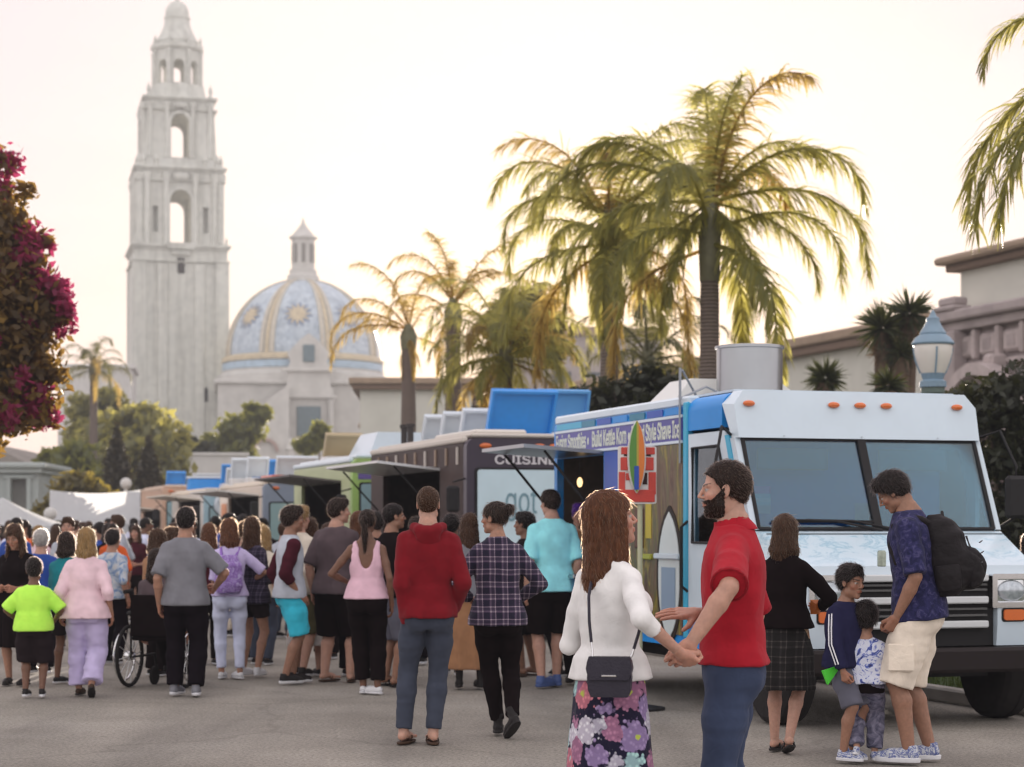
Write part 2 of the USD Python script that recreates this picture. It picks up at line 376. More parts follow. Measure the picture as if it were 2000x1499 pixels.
def hand_field(h, pose):
    """Right hand: wrist at the origin, fingers towards -z, palm facing -x (inwards), thumb towards +y."""
    F = Field((-0.09, -0.07, -0.21), (0.04, 0.1, 0.03), h); k = 0.006
    F.cone((0, 0, 0.03), 0.026, (0, 0, -0.01), 0.026, 0.01)
    for y0, y1, l in ((0.026, 0.034, 0.085), (0.009, 0.011, 0.09), (-0.009, -0.012, 0.086), (-0.024, -0.032, 0.076)):
        F.cone((0, y0 * 0.6, -0.015), 0.017, (0, y1, -l), 0.0125, 0.012)
    cu = {'relax': (0.35, 0.5, 0.4), 'open': (0.05, 0.12, 0.1), 'grip': (1.0, 1.25, 0.9), 'hold': (0.8, 0.9, 0.5)}[pose]
    for n, (y1, l0, seg) in enumerate(((0.034, 0.086, (0.043, 0.026, 0.02)), (0.011, 0.091, (0.047, 0.029, 0.021)), (-0.012, 0.087, (0.043, 0.027, 0.02)), (-0.032, 0.078, (0.034, 0.02, 0.018)))):
        p, a, r = np.array([0, y1, -l0]), 0.0, 0.0098 - 0.0007 * (n == 3)
        fan = (y1 - 0.0) * (2.2 if pose == 'open' else 0.8)
        for i, L in enumerate(seg):
            a += cu[i] * (1 + 0.12 * n)
            q = p + L * np.array([-math.sin(a), fan * math.cos(a) * 0.5, -math.cos(a)]); F.cone(p, r, q, r * 0.9, 0.003); p, r = q, r * 0.9
    tb = {'relax': (-0.02, 0.048, -0.066), 'open': (-0.02, 0.07, -0.06), 'grip': (-0.035, 0.035, -0.075), 'hold': (-0.04, 0.045, -0.07)}[pose]
    tt = {'relax': (-0.03, 0.052, -0.105), 'open': (-0.03, 0.092, -0.09), 'grip': (-0.05, 0.008, -0.1), 'hold': (-0.062, 0.03, -0.105)}[pose]
    F.cone((-0.006, 0.018, -0.02), 0.016, tb, 0.0125, 0.01); F.cone(tb, 0.0115, tt, 0.009, 0.004)
    return F
_hands = {}
def hand_mesh(h, pose):
    if (h, pose) not in _hands: _hands[(h, pose)] = hand_field(h, pose).mesh(0)
    return _hands[(h, pose)]
def frame(cols): return np.stack([nrm(c) for c in cols], 1)
def ik(S, T, l1, l2, pole):
    S, T = np.asarray(S, float), np.asarray(T, float); v = T - S; d = np.linalg.norm(v); D = min(d, (l1 + l2) * 0.995); D = max(D, abs(l1 - l2) * 1.05)
    u = v / (d + 1e-9); T = S + u * D
    x = (l1 * l1 - l2 * l2 + D * D) / (2 * D); y = math.sqrt(max(l1 * l1 - x * x, 0))
    p = np.asarray(pole, float); p = nrm(p - u * (p @ u)); return S + u * x + p * y, T

PROF = {'m': [(-.08, .062, .052), (-.045, .090, .066), (-.01, .097, .070), (.03, .091, .066), (.09, .085, .061), (.17, .097, .067), (.225, .101, .067), (.26, .088, .056), (.285, .060, .045), (.305, .040, .038), (.33, .032, .034)],
        'f': [(-.08, .070, .056), (-.045, .098, .071), (-.01, .103, .074), (.03, .093, .066), (.09, .074, .055), (.17, .085, .064), (.225, .088, .060), (.26, .076, .050), (.285, .050, .040), (.305, .034, .034), (.33, .027, .028)]}
PROF['c'] = [(t, a * 1.02, b * 1.06) for t, a, b in PROF['m']]
def hair_mat(name, col, edge=None):
    c = np.array(col)
    return mat('hair_' + name, {"tc": ("texture_coordinate", {}), "m": ("mapping", {"mapping_type": "point", "scale": (150, 150, 9)}),
        "n": ("noise_texture", {"scale": 1.0, "detail": 3.0, "distortion": 0.6}),
        "r": ("rgb_ramp", {"ramp": [(0.3, tuple(c * 0.55)), (0.5, tuple(c)), (0.72, tuple(c * 1.7))]}),
        "b": ("bump", {"strength": 0.5, "distance": 0.012}), "p": ("principled_bsdf", {"roughness": 0.5, "specular_ior_level": 0.22}),
        "t": ("translucent_bsdf", {"color": tuple(np.minimum(c * 5.0, 0.85))}), "mx": ("mix_closure", {"fac": 0.14})},
        [("tc.object", "m.vector"), ("m.vector", "n.vector"), ("n.fac", "r.fac"), ("r.color", "p.base_color"), ("n.fac", "b.height"), ("b.normal", "p.normal"),
         ("p.BSDF", "mx.closure1"), ("t.BSDF", "mx.closure2")], "mx.closure")
HAIR = {'black': (0.012, 0.008, 0.007), 'dark': (0.022, 0.012, 0.008), 'brown': (0.055, 0.026, 0.013), 'auburn': (0.10, 0.038, 0.016), 'blond': (0.30, 0.18, 0.075), 'grey': (0.42, 0.40, 0.38), 'purple': (0.10, 0.02, 0.32)}
def cloth(name, col, rough=0.85, vary=0.12, scale=9.0):
    """Woven cloth: mottled tone, fine weave relief, soft folds in the relief."""
    c = np.array(col)
    return mat('cloth_' + name, {"tc": ("texture_coordinate", {}), "n": ("noise_texture", {"scale": scale, "detail": 5.0}),
        "r": ("rgb_ramp", {"ramp": [(0.3, tuple(c * (1 - vary))), (0.7, tuple(np.minimum(c * (1 + vary), 0.95)))]}),
        "w": ("noise_texture", {"scale": 420.0, "detail": 1.0}), "f": ("noise_texture", {"scale": 14.0, "detail": 2.0, "distortion": 1.2}),
        "b1": ("bump", {"strength": 0.25, "distance": 0.004}), "b2": ("bump", {"strength": 0.16, "distance": 0.03}),
        "p": ("principled_bsdf", {"roughness": rough, "specular_ior_level": 0.10 if max(col) > 0.06 else 0.05, "sheen_weight": 0.05 if max(col) > 0.06 else 0.0, "sheen_roughness": 0.5})},
        [("tc.object", "n.vector"), ("tc.object", "w.vector"), ("tc.object", "f.vector"), ("n.fac", "r.fac"), ("r.color", "p.base_color"),
         ("w.fac", "b1.height"), ("f.fac", "b2.height"), ("b1.normal", "b2.normal"), ("b2.normal", "p.normal")], "p.BSDF")

def foot_parts(kind, h):
    """(upper, sole) fields' meshes for a right foot: origin on the ground under the ankle, toes towards +y."""
    U = Field((-0.07, -0.09, -0.01), (0.07, 0.23, 0.26), h); S = Field((-0.07, -0.09, -0.01), (0.07, 0.23, 0.06), h)
    sole = lambda z0, z1, g: S.loft((0, 0, 0), (0, 0, 1), (0, 1, 0), [(z0, 0.040 + g, 0.132 + g, 0.003, 0.066), (z1, 0.042 + g, 0.134 + g, 0.003, 0.066)], 0, n=2.4)
    if kind in ('sneaker', 'flat', 'boot', 'tall'):
        U.cone((0, -0.025, 0.045), 0.034, (0.002, 0.1, 0.036), 0.043, 0.01); U.cone((0.002, 0.1, 0.036), 0.042, (0, 0.165, 0.03), 0.031, 0.015)
        U.cone((0, 0.02, 0.055), 0.032, (0, 0.07, 0.045), 0.03, 0.02)
        if kind != 'flat': U.cone((0, -0.015, 0.05), 0.035, (0, -0.012, 0.1 if kind == 'sneaker' else (0.16 if kind == 'boot' else 0.24)), 0.037 if kind == 'sneaker' else 0.044, 0.02, flat=True)
        U.plane((0, 0, 0.016), (0, 0, -1)); sole(0.0, 0.03 if kind == 'sneaker' else 0.02, 0.003)
        if kind in ('boot', 'tall'): S.cone((0, -0.035, 0.05), 0.03, (0, -0.035, 0.0), 0.028, 0, flat=True)
    else:
        sole(0.0, 0.018, 0.002)
        if kind == 'sandal':
            for y in (0.02, 0.11): U.chain([(-0.043, y, 0.02), (-0.034, y, 0.055), (0, y, 0.068 if y > 0.05 else 0.085), (0.036, y, 0.055), (0.045, y, 0.02)], [0.009] * 5, 0)
        else:
            for q in (-1, 1): U.chain([(0.012, 0.15, 0.02), (0.006, 0.13, 0.048), (q * 0.035, 0.075, 0.05), (q * 0.042, 0.05, 0.02)], [0.006] * 4, 0)
    return U.mesh(0), S.mesh(0)
def bare_foot(h):
    F = Field((-0.07, -0.09, 0.0), (0.07, 0.23, 0.13), h)
    F.cone((0, -0.03, 0.045), 0.028, (0, 0.02, 0.06), 0.032, 0.02); F.cone((0, 0.02, 0.06), 0.032, (0.004, 0.115, 0.04), 0.026, 0.02)
    F.cone((0, 0, 0.06), 0.03, (0, -0.005, 0.1), 0.028, 0.02); F.cone((-0.014, 0.1, 0.036), 0.022, (0.03, 0.1, 0.033), 0.018, 0.02)
    for i, (x, y, r) in enumerate(((-0.022, 0.178, 0.0125), (-0.003, 0.174, 0.0095), (0.012, 0.166, 0.009), (0.025, 0.156, 0.0085), (0.037, 0.144, 0.008))): F.cone((x * 0.9, 0.12, 0.034), r * 1.05, (x, y, 0.03), r, 0.004)
    return F.mesh(0)
_feet = {}
def place(V, M, o, s=1.0): return np.asarray(V) * s @ np.asarray(M).T + o

def hair_field(style, kind, hr, R, seed=0, length=0.3, recede=0.0):
    """Hair in the head's own frame. R turns head frame to body frame (so hair falls straight down)."""
    g = R.T @ np.array([0, 0, -1.0]); L = length if style in ('long', 'pony', 'bob') else 0.0
    F = Field((-0.15, -0.2 - L * 0.5, -0.2 - L), (0.15, 0.15 + L * 0.1, 0.16), hr)
    th = {'buzz': 0.005, 'short': 0.014, 'crop': 0.008, 'thick': 0.024, 'long': 0.016, 'pony': 0.010, 'bob': 0.02, 'bun': 0.010, 'afro': 0.03}[style]; w = {'m': 1.0, 'f': 0.94, 'c': 0.97}[kind]
    F.ball((0, -0.018, 0.036), (0.075 * w + th * 0.8, 0.097 + th, 0.086 + th), 0)
    if style in ('short', 'thick', 'crop'):
        F.ball((0, -0.05, 0.0), (0.062 * w + th * 0.6, 0.06 + th * 0.7, 0.075), 0.02)
        if style != 'crop': F.ball((0.01, 0.05, 0.1), (0.05, 0.035, 0.025 + th * 0.6), 0.02)
    if style == 'buzz': F.ball((0, -0.05, 0.0), (0.064, 0.063, 0.07), 0.02)
    X, Y, Z = np.meshgrid(*F.ax, indexing='ij')
    nz = (meshkit.noise(np.stack([X * 60, Y * 60, Z * 25], -1), seed) - 0.5) * 0.016
    d0 = 0.012 if style in ('long', 'bob', 'pony', 'bun') else 0.0
    recede = recede + 0.014
    line = -(Z - 0.85 * Y + 0.022 + d0 - recede * np.clip(Y / 0.08, 0, 1) * (1 - 0.5 * np.clip(np.abs(X) / 0.06 - 0.6, 0, 1) * -2)) * 0.76 + nz * 1.1
    F.d = np.maximum(F.d, line.astype(np.float32))
    if style in ('long', 'bob'):
        n = 19
        for i in range(n):
            a = math.radians(-28 + (236) * i / (n - 1)); ca, sa = math.cos(a), -math.sin(a)          # from the right temple round the back to the left temple
            p0 = np.array([0.05 * ca * w, -0.02 + 0.055 * sa, 0.085]); p1 = np.array([(0.078 * w) * ca, -0.012 + 0.098 * sa, 0.01]); p2 = np.array([0.08 * ca * w, -0.02 + 0.1 * sa, -0.06])
            l = L * (1 - 0.22 * abs(ca) ** 3) * (1 + 0.05 * math.sin(i * 2.3)); out = 1 + 0.12 * math.sin(i * 1.9 + seed)
            p3 = p2 + g * l * 0.5 + np.array([ca * 0.012 * out, -0.012 * out * (sa < 0), 0]); p4 = p2 + g * l + np.array([ca * (0.004 if style == 'bob' else 0.018) * out, -0.006, 0])
            F.chain([p0, p1, p2, p3, p4], [0.014, 0.015, 0.017, 0.017 if style == 'bob' else 0.016, 0.012 if style == 'bob' else 0.006], 0.012)
        F.ball((0, -0.1, -0.06), (0.055, 0.03, 0.1), 0.03)
    if style == 'pony':
        b = np.array([0, -0.118, 0.045]); F.ball(b, 0.022, 0.01); F.chain([b, b + (0, -0.035, -0.01), b + np.array([0, -0.04, 0]) + g * L * 0.5, b + np.array([0, -0.03, 0]) + g * L], [0.018, 0.026, 0.03, 0.01], 0.012)
    if style == 'bun': F.ball((0, -0.135, 0.07), (0.042, 0.038, 0.042), 0.012)
    F.wrinkle(0.002 if style in ('buzz', 'crop') else 0.0055, (70, 45, 45) if style in ('short', 'thick', 'crop', 'buzz') else (70, 70, 16), seed)
    return F

def strands(parent, V, F, style, name, col, n, seed):
    """Loose hairs over the hair's surface, as thin curves."""
    rng = np.random.default_rng(seed); F = np.asarray(F); a, b, c = V[F[:, 0]], V[F[:, 1]], V[F[:, 2]]; N = np.cross(b - a, c - a); A = np.linalg.norm(N, axis=1); N = N / (A[:, None] + 1e-12)
    k = rng.choice(len(F), n, p=A / A.sum()); w = rng.dirichlet((1, 1, 1), n); p = w[:, :1] * a[k] + w[:, 1:2] * b[k] + w[:, 2:] * c[k]; nn = N[k]
    l = {'buzz': 0.010, 'crop': 0.016, 'short': 0.026, 'thick': 0.034, 'beard': 0.010}.get(style, 0.06) * (0.6 + 0.8 * rng.random((n, 1)))
    t = rng.normal(0, 1, (n, 3)) * (0.30 if style in ('buzz', 'crop', 'short', 'thick', 'beard') else 0.20) + np.array([0.15, -0.5 if style in ('buzz', 'crop', 'short', 'thick') else 0, -0.75]); t -= nn * (t * nn).sum(1, keepdims=True); t /= np.linalg.norm(t, axis=1, keepdims=True) + 1e-9
    l = l * (0.75 if style in ('long', 'bob', 'pony', 'bun') else 1.0); up = 0.55 if style in ('buzz', 'crop', 'beard') else (0.38 if style in ('short', 'thick') else 0.06)
    P3 = np.stack([p - nn * 0.002, p + l * 0.5 * (t + nn * up), p + l * (t * 0.95 + nn * up * 0.7)], 1).reshape(-1, 3)
    cv = UsdGeom.BasisCurves.Define(stage, fresh(parent, 'loose_hair')); cv.CreateTypeAttr('linear'); cv.CreatePointsAttr(Vt.Vec3fArray.FromNumpy(P3.astype(np.float32))); cv.CreateCurveVertexCountsAttr(Vt.IntArray([3] * n))
    cv.CreateWidthsAttr(Vt.FloatArray.FromNumpy(np.tile([0.0014, 0.0011, 0.0004], n).astype(np.float32))); cv.SetWidthsInterpolation('vertex'); tag(cv.GetPrim(), kind='stuff')
    m_ = mat('strand_' + name, {"p": ("principled_hair_bsdf", {"parametrization": "Direct coloring", "color": tuple(np.minimum(np.array(col) * 1.5 + 0.002, 0.8)), "roughness": 0.5})}, [], "p.BSDF"); UsdShade.MaterialBindingAPI.Apply(cv.GetPrim()).Bind(m_)
def person(label, kind='m', loc=(0, 0), h=1.75, yaw=0.0, skin='light', hair=('short', 'dark'), top=None, bottom=None, skirt=None, shoes=('sneaker', None, None), arms=('down', 'down'),
           legs='stand', lean=(0, 0), head=(0, 0, 0), vox=0.014, width=1.0, headH=None, group='people on the street', twist=0.0, face=None, name='person', seat=None, beard=None):
    """One figure. Local frame: x to its right, y forwards, z up. Lengths in fractions of the height h unless noted. Returns its joints."""
    J = {'h': h, 'loc': np.array([loc[0], loc[1], 0.0]), 'yaw': yaw}; sk = np.array(SKIN[skin]); hcol = HAIR[hair[1]]
    hid = headH or {'m': 0.232 if h > 1.6 else 0.215, 'f': 0.222 * min(1, h / 1.6), 'c': 0.205}[kind]
    P = np.array([0, 0, 0.53 * h]) if seat is None else np.array([0, 0, seat])
    dz = P[2] - 0.53 * h; NBz = h - 1.27 * hid
    u = nrm([lean[0], lean[1], 1.0]); f0 = nrm(np.array([0, 1.0, 0]) - u * u[1]); r0 = np.cross(f0, u)
    c, s_ = math.cos(twist), math.sin(twist); r1 = r0 * c + f0 * s_; f1 = np.cross(u, r1)
    T = (NBz - 0.53 * h) / (0.30 * h)                                # torso stretch
    NB = P + u * (0.30 * h * T); SC = P + u * (0.254 * h * T)
    wd = width; sw = {'m': 0.089, 'f': 0.080, 'c': 0.083}[kind] * h * (0.5 + 0.5 * wd)
    st = [(t * h * (T if t > 0 else 1), a * h * wd, b * h * wd, 0, 0) for t, a, b in PROF[kind]]; ths = {'m': 1.0, 'f': 0.9, 'c': 0.95}[kind] * (0.4 + 0.6 * wd); tha = ths * {'m': 0.92, 'f': 0.84, 'c': 0.92}[kind]
    up, fo, thg, shk = 0.172 * h, 0.152 * h, 0.242 * h, 0.238 * h
    if kind == 'c': up, fo, thg, shk = 0.16 * h, 0.14 * h, 0.242 * h, 0.238 * h
    J.update(P=P, u=u, r=r0, f=f0, NB=NB, SC=SC, sw=sw, r1=r1, f1=f1)
    # arms
    PRE = {'down': ((0.132, 0.0, 0.490), (0.3, -1, 0.0), 'relax'), 'back': ((0.13, -0.09, 0.505), (0.3, -1, 0), 'relax'), 'swing': ((0.13, 0.1, 0.515), (0.3, -1, 0), 'relax'), 'pocket': ((0.105, 0.03, 0.505), (0.4, -1, 0), 'relax'),
           'front': ((0.05, 0.15, 0.60), (0.35, -0.9, -0.4), 'hold'), 'phone': ((0.04, 0.19, 0.70), (0.4, -0.4, -1), 'grip'), 'hips': ((0.10, 0.02, 0.60), (1, -0.6, 0), 'relax'), 'cross': ((-0.03, 0.13, 0.66), (0.5, -0.5, -0.6), 'relax'), 'chin': ((0.05, 0.12, 0.79), (0.7, 0.2, -1), 'relax')}
    ARM = []
    for q, a in zip((-1, 1), arms):
        w, pole, pose = (PRE[a] if isinstance(a, str) else (a[0], a[1], a[2])); palm = a[3] if not isinstance(a, str) and len(a) > 3 else None
        S = SC + r1 * q * sw - u * 0.004 * h
        absolute = not isinstance(a, str)
        W = np.array([w[0] * h * (1 if absolute else q), w[1] * h, w[2] * h + dz]) if absolute else np.array([w[0] * h * q * wd, w[1] * h, w[2] * h + dz])
        E, W = ik(S, W, up, fo, (pole[0] * (1 if absolute else q), pole[1], pole[2]))
        d = nrm(W - E); ex = (np.array(palm, float) * (-q)) if palm is not None else np.array([1.0, 0, 0]); ex = nrm(ex - d * (ex @ d)); ez = -d; ey = np.cross(ez, ex)
        ARM.append((S, E, W, np.stack([ex, ey, ez], 1), pose, q))
    J['arm'] = ARM
    # legs
    LP = {'stand': ((-.058, 0, 0, .12, 0), (.058, -.01, 0, -.12, 0)), 'walk': ((-.045, .12, 0, 0, .25), (.045, -.15, .055, 0, -.75)), 'walk2': ((-.045, -.14, .05, .05, -.75), (.045, .12, 0, -.05, .25)), 'contra': ((-.075, .03, 0, .3, 0), (.05, -.02, 0, -.15, 0)), 'wide': ((-.095, .02, 0, .2, 0), (.095, -.02, 0, -.2, 0))}
    lg = LP[legs] if isinstance(legs, str) else legs; LEG = []
    so = 0.02 if shoes[0] in ('sneaker', 'boot', 'tall') else 0.008
    for q, (ax_, ay_, az_, fy, fp) in zip((-1, 1), lg):
        H = P + r0 * q * 0.052 * h * (0.5 + 0.5 * wd) - np.array([0, 0, 0.012 * h])
        A = np.array([ax_ * h, ay_ * h, az_ * h + 0.045 * h + so])
        K, A = ik(H, A, thg, shk, (0.1 * q, 1, 0.15 if seat is not None else 0)); LEG.append((H, K, A, fy, fp, q))
    J['leg'] = LEG
    # head
    pv = NB + nrm(u + np.array([0, 0.15 * lean[1] + 0.18, 0])) * 0.30 * hid; hs = hid / 0.236
    R = trimesh.transformations.euler_matrix(-head[1], head[2] if len(head) > 2 else 0, head[0], 'sxyz')[:3, :3]
    HO = pv + R @ np.array([0, 0.03, 0.1]) * hs; J.update(R=R, HO=HO, hs=hs)
    top_path = thing(name, label, 'person', (loc[0], loc[1], 0), yaw, group); J['path'] = top_path
    # ---- body: one mesh
    lo = np.min([LEG[0][2], LEG[1][2], LEG[0][1], LEG[1][1], ARM[0][1], ARM[1][1], ARM[0][2], ARM[1][2], P], 0) - 0.16; hi = np.max([LEG[0][1], LEG[1][1], ARM[0][1], ARM[1][1], ARM[0][2], ARM[1][2], NB, P], 0) + 0.16
    lo[2] = max(min(LEG[0][2][2], LEG[1][2][2]) - 0.06, -0.02); hi[2] = NB[2] + 0.2
    F = Field(lo, hi, vox)
    F.loft(P, u, f0, [(t, a * 0.93, b * 0.93, x, y) for t, a, b, x, y in st], 0.02, n=2.3)
    for S, E, W, M, pose, q in ARM:
        F.cone(NB - u * 0.008 * h, 0.023 * h, S, 0.026 * h * tha, 0.05)
        F.chain([S, S * 0.5 + E * 0.5, E], np.array([0.031, 0.029, 0.0235]) * h * tha, 0.02); F.chain([E, E * 0.7 + W * 0.3, W], np.array([0.0235, 0.0255, 0.0165]) * h * tha, 0.01)
    for H, K, A, fy, fp, q in LEG:
        F.chain([H, H * 0.5 + K * 0.5, K], np.array([0.047, 0.043, 0.031]) * h * ths, 0.03); m = K * 0.68 + A * 0.32 - (K - A) @ f0 * 0 * f0 - f0 * 0.010 * h
        F.chain([K, m, A], np.array([0.030, 0.032, 0.0205]) * h * ths, 0.02)
    F.cone(NB - u * 0.02, {'m': 0.062, 'f': 0.05, 'c': 0.05}[kind] * hs, pv + u * 0.02, {'m': 0.057, 'f': 0.046, 'c': 0.044}[kind] * hs, 0.03)
    V, Fc = F.mesh(1); C = np.tile(sk, (len(V), 1)); b = MB(); b.add(V, Fc); cols = [C]
    hv = 0.0048 if vox < 0.012 else (0.0062 if vox < 0.016 else 0.009)
    hV, hF, hC = head_mesh(hv, kind, tuple(sk), tuple(np.array(hcol) * 0.7 + sk * 0.15)); b.add(place(hV, R, HO, hs), hF); cols.append(hC)
    sc = h / 1.75 * {'m': 1.0, 'f': 0.92, 'c': 0.95}[kind]
    for S, E, W, M, pose, q in ARM:
        gV, gF = hand_mesh(0.004 if vox < 0.012 else 0.0055, pose); gV = gV * (q, 1, 1); gF = gF if q > 0 else gF[:, ::-1]; b.add(place(gV, M, W, sc), gF); cols.append(np.tile(sk * (1.03, 0.93, 0.9), (len(gV), 1)))
    fh = 0.006 if vox < 0.012 else 0.009
    shoeM = []
    for H, K, A, fy, fp, q in LEG:
        Rf = trimesh.transformations.euler_matrix(fp, 0, -fy * 1.0 if True else 0, 'sxyz')[:3, :3]; o = A - Rf @ np.array([0, 0, 0.08]) * sc
        if fp < 0: o = A + Rf @ np.array([0, 0.1, -0.08]) * sc - Rf @ np.array([0, 0.1, 0]) * sc
        key = (shoes[0], fh)
        if key not in _feet: _feet[key] = (foot_parts(shoes[0], fh), bare_foot(fh))
        if shoes[0] in ('sandal', 'flip'):
            v, f = _feet[key][1]; b.add(place(v * (q, 1, 1) + (0, 0, 0.008), Rf, o, sc), f if q > 0 else f[:, ::-1]); cols.append(np.tile(sk, (len(v), 1)))
        shoeM.append((Rf, o, q, _feet[key][0]))
    part(top_path, 'body', b.get(), skin_mat, smooth=True, color=np.vstack(cols))
    for Rf, o, q, ((uv_, uf), (sv, sf)) in shoeM:
        fl = (lambda f: f) if q > 0 else (lambda f: f[:, ::-1])
        sp = part(top_path, 'shoe', (place(uv_ * (q, 1, 1), Rf, o, sc), fl(uf)), shoes[1], smooth=True)
        part(sp, 'sole', (place(sv * (q, 1, 1), Rf, o, sc), fl(sf)), shoes[2] or shoes[1], smooth=50)
    # ---- hair
    if hair[0] not in ('bald', 'none'):
        hopt = hair[2] if len(hair) > 2 else {}
        hf = hair_field(hair[0], kind, max(hv * 1.15, 0.0055), R, seed=int(h * 1000) % 97, **hopt); v, f = hf.mesh(0)
        hp_ = part(top_path, 'hair', (place(v, R, HO, hs), f), hair_mat(hair[1], hcol), smooth=True)
        if vox < 0.02: strands(hp_, place(v, R, HO, hs), f, hair[0], hair[1], hcol, 1700 if vox < 0.012 else 900, int(h * 977))
    if beard:
        Bf = head_field(hv, kind); X, Y, Z = np.meshgrid(*Bf.ax, indexing='ij', sparse=True)
        nz = (meshkit.noise(np.stack(np.broadcast_arrays(X * 90, Y * 90, Z * 90), -1), 3) - 0.5) * 0.01
        bd = Bf.d - 0.0024 - nz * 0.12
        reg = np.maximum(np.maximum(Z + 0.043 + np.clip(0.06 - Y, 0, 0.07) * -0.9, 0.0 - Y - 0.0), -0.125 - Z)     # below the cheeks, in front of the ear
        mouth = 0.006 - np.sqrt((X / 2.6) ** 2 + (Z + 0.063) ** 2)
        mouth = np.where(Y > 0.06, mouth + 0.0035, -1)
        Bf.d = np.maximum(np.maximum(bd, reg + nz), mouth).astype(np.float32); v, f = Bf.mesh(0)
        hp_ = part(top_path, 'beard', (place(v, R, HO, hs), f), hair_mat(hair[1], hcol), smooth=True); strands(hp_, place(v, R, HO, hs), f, 'beard', hair[1], hcol, 900, 5)
    # ---- clothes
    gv = vox * 1.05
    if bottom:
        m_, length, fit = bottom['mat'], bottom.get('len', 1.0), bottom.get('fit', 0.012); fl = bottom.get('flare', 0.0); wz = bottom.get('waist', 0.07)
        F = Field(np.minimum(lo, P - 0.22), np.maximum(hi, P + 0.22), gv); F.d = F.d
        pst = [(t, a + fit * 0.7, b_ + fit * 0.7, 0, y) for t, a, b_, x, y in st if t <= wz * h]; tw = wz * h
        pst.append((tw, float(np.interp(tw, [q_[0] for q_ in st], [q_[1] for q_ in st])) + fit * 0.6, float(np.interp(tw, [q_[0] for q_ in st], [q_[2] for q_ in st])) + fit * 0.6, 0, 0))
        F.loft(P, u, f0, pst, 0.0, n=2.3)
        for q in (-1, 1): F.ball(P + r0 * q * 0.045 * h * wd - f0 * (0.036 if kind == 'f' else 0.029) * h * wd - u * 0.035 * h, (0.05 * h * wd, 0.047 * h * wd, 0.06 * h), 0.03)
        Lt = thg + shk
        for H, K, A, fy, fp, q in LEG:
            cut = length * Lt; r_ = np.array([0.052, 0.047, 0.034]) * h * ths + fit; rk = r_[2] + fl * 0.3
            if cut <= thg * 1.2:
                e = H + (K - H) * min(cut / thg, 1) + (A - K) * max(cut - thg, 0) / shk; F.chain([H, (H + e) / 2, e], [r_[0], r_[1] + fl * 0.5, max(r_[2] + (r_[1] - r_[2]) * (1 - cut / thg), r_[2]) + fl], 0.03, flat=True)
            else:
                e = K + (A - K) * min((cut - thg) / shk, 1.0); F.chain([H, (H + K) / 2, K], [r_[0], r_[1], rk], 0.03)
                m = K * 0.66 + e * 0.34 - f0 * 0.008 * h; F.chain([K, m, e], [rk, 0.034 * h * ths + fit * 0.9 + fl * 0.5, 0.025 * h * ths + fit + fl], 0.02, flat=True)
        F.wrinkle(bottom.get('wr', 0.006) * 0.8, (6, 6, 18), 5); F.wrinkle(bottom.get('wr', 0.006) * 0.8, (12, 12, 3.5), 6 + int(h * 100)); v, f = F.mesh(1); bp = part(top_path, bottom.get('name', 'trousers'), (v, f), m_, smooth=True); J['bottom'] = bp
    if skirt:
        F = Field((-0.5, -0.45, max(skirt['hem'] * h - 0.05, 0.01)), (0.5, 0.45, P[2] + 0.2), gv); hz, wz = skirt['hem'] * h, P[2] + skirt.get('waist', 0.07) * h; fa = skirt.get('flare', 0.12) * h; nf = skirt.get('n', 9); am = skirt.get('amp', 0.07); sw_ = skirt.get('sway', (0, 0))
        wa = float(np.interp(skirt.get('waist', 0.07) * h, [q_[0] for q_ in st], [q_[1] for q_ in st])); hipa = max(q_[1] for q_ in st[:4]); hipb = max(q_[2] for q_ in st[:4])
        rows = [(hz, hipa + fa, hipb + fa, sw_[0], sw_[1]), (hz * 0.45 + P[2] * 0.55, hipa + 0.02 + fa * 0.42, hipb + 0.02 + fa * 0.42, sw_[0] * 0.4, sw_[1] * 0.4), (P[2] - 0.02 * h, hipa + 0.014, hipb + 0.016, 0, -0.004), (wz, wa + 0.012, wa * 0.78 + 0.012, 0, 0)]
        F.loft((0, 0, 0), (0, 0, 1), (0, 1, 0), rows, 0, folds=lambda t, th: 1 + am * np.clip((P[2] - t) / (P[2] - hz), 0, 1) ** 0.8 * (np.sin(nf * th + 1.3) + 0.5 * np.sin(2.3 * nf * th + t * 3)))
        F.wrinkle(0.006, (7, 7, 5), 8); v, f = F.mesh(1); J['skirt'] = part(top_path, 'skirt', (v, f), skirt['mat'], smooth=True)
    if top:
        m_, fit, hem = top['mat'], top.get('fit', 0.012), top.get('hem', -0.03) * h; sl = top.get('sleeve', 0.55); loose = top.get('loose', 0.0)
        F = Field(np.minimum(lo, P - 0.3), np.maximum(hi, NB + 0.1), gv)
        tt = [q_[0] for q_ in st]; ia = lambda t, i: float(np.interp(t, tt, [q_[i] for q_ in st])); T_ = top.get('neck', 0.302) * h * T
        hipx = max(ia(-.01 * h, 1), 0); rows = []; bf = (bottom.get('fit', 0.012) * 0.8 if bottom else (0.016 if skirt else 0)) + 0.012; tw = (bottom.get('waist', 0.07) if bottom else 0.07) * h + 0.02
        for t in np.linspace(hem, T_, 12):
            kk = np.clip((0.2 * h - t) / (0.25 * h), 0, 1)
            a_, b_ = ia(t, 1), ia(t, 2)
            if t < 0.1 * h: a_, b_ = max(a_, ia(0.1 * h, 1) * (0.98 if kind != 'f' else 1.0)), max(b_, ia(.1 * h, 2)); a_, b_ = (max(a_, hipx), max(b_, ia(-.01 * h, 2))) if t < -0.01 * h else (a_, b_)
            if (bottom or skirt) and t < tw: fq = max(fit, bf)
            else: fq = fit
            rows.append((t, a_ + fq + loose * kk, b_ + fq + loose * kk * 0.9, 0, top.get('belly', 0.0) * float(np.exp(-((t / h - 0.08) / 0.07) ** 2))))
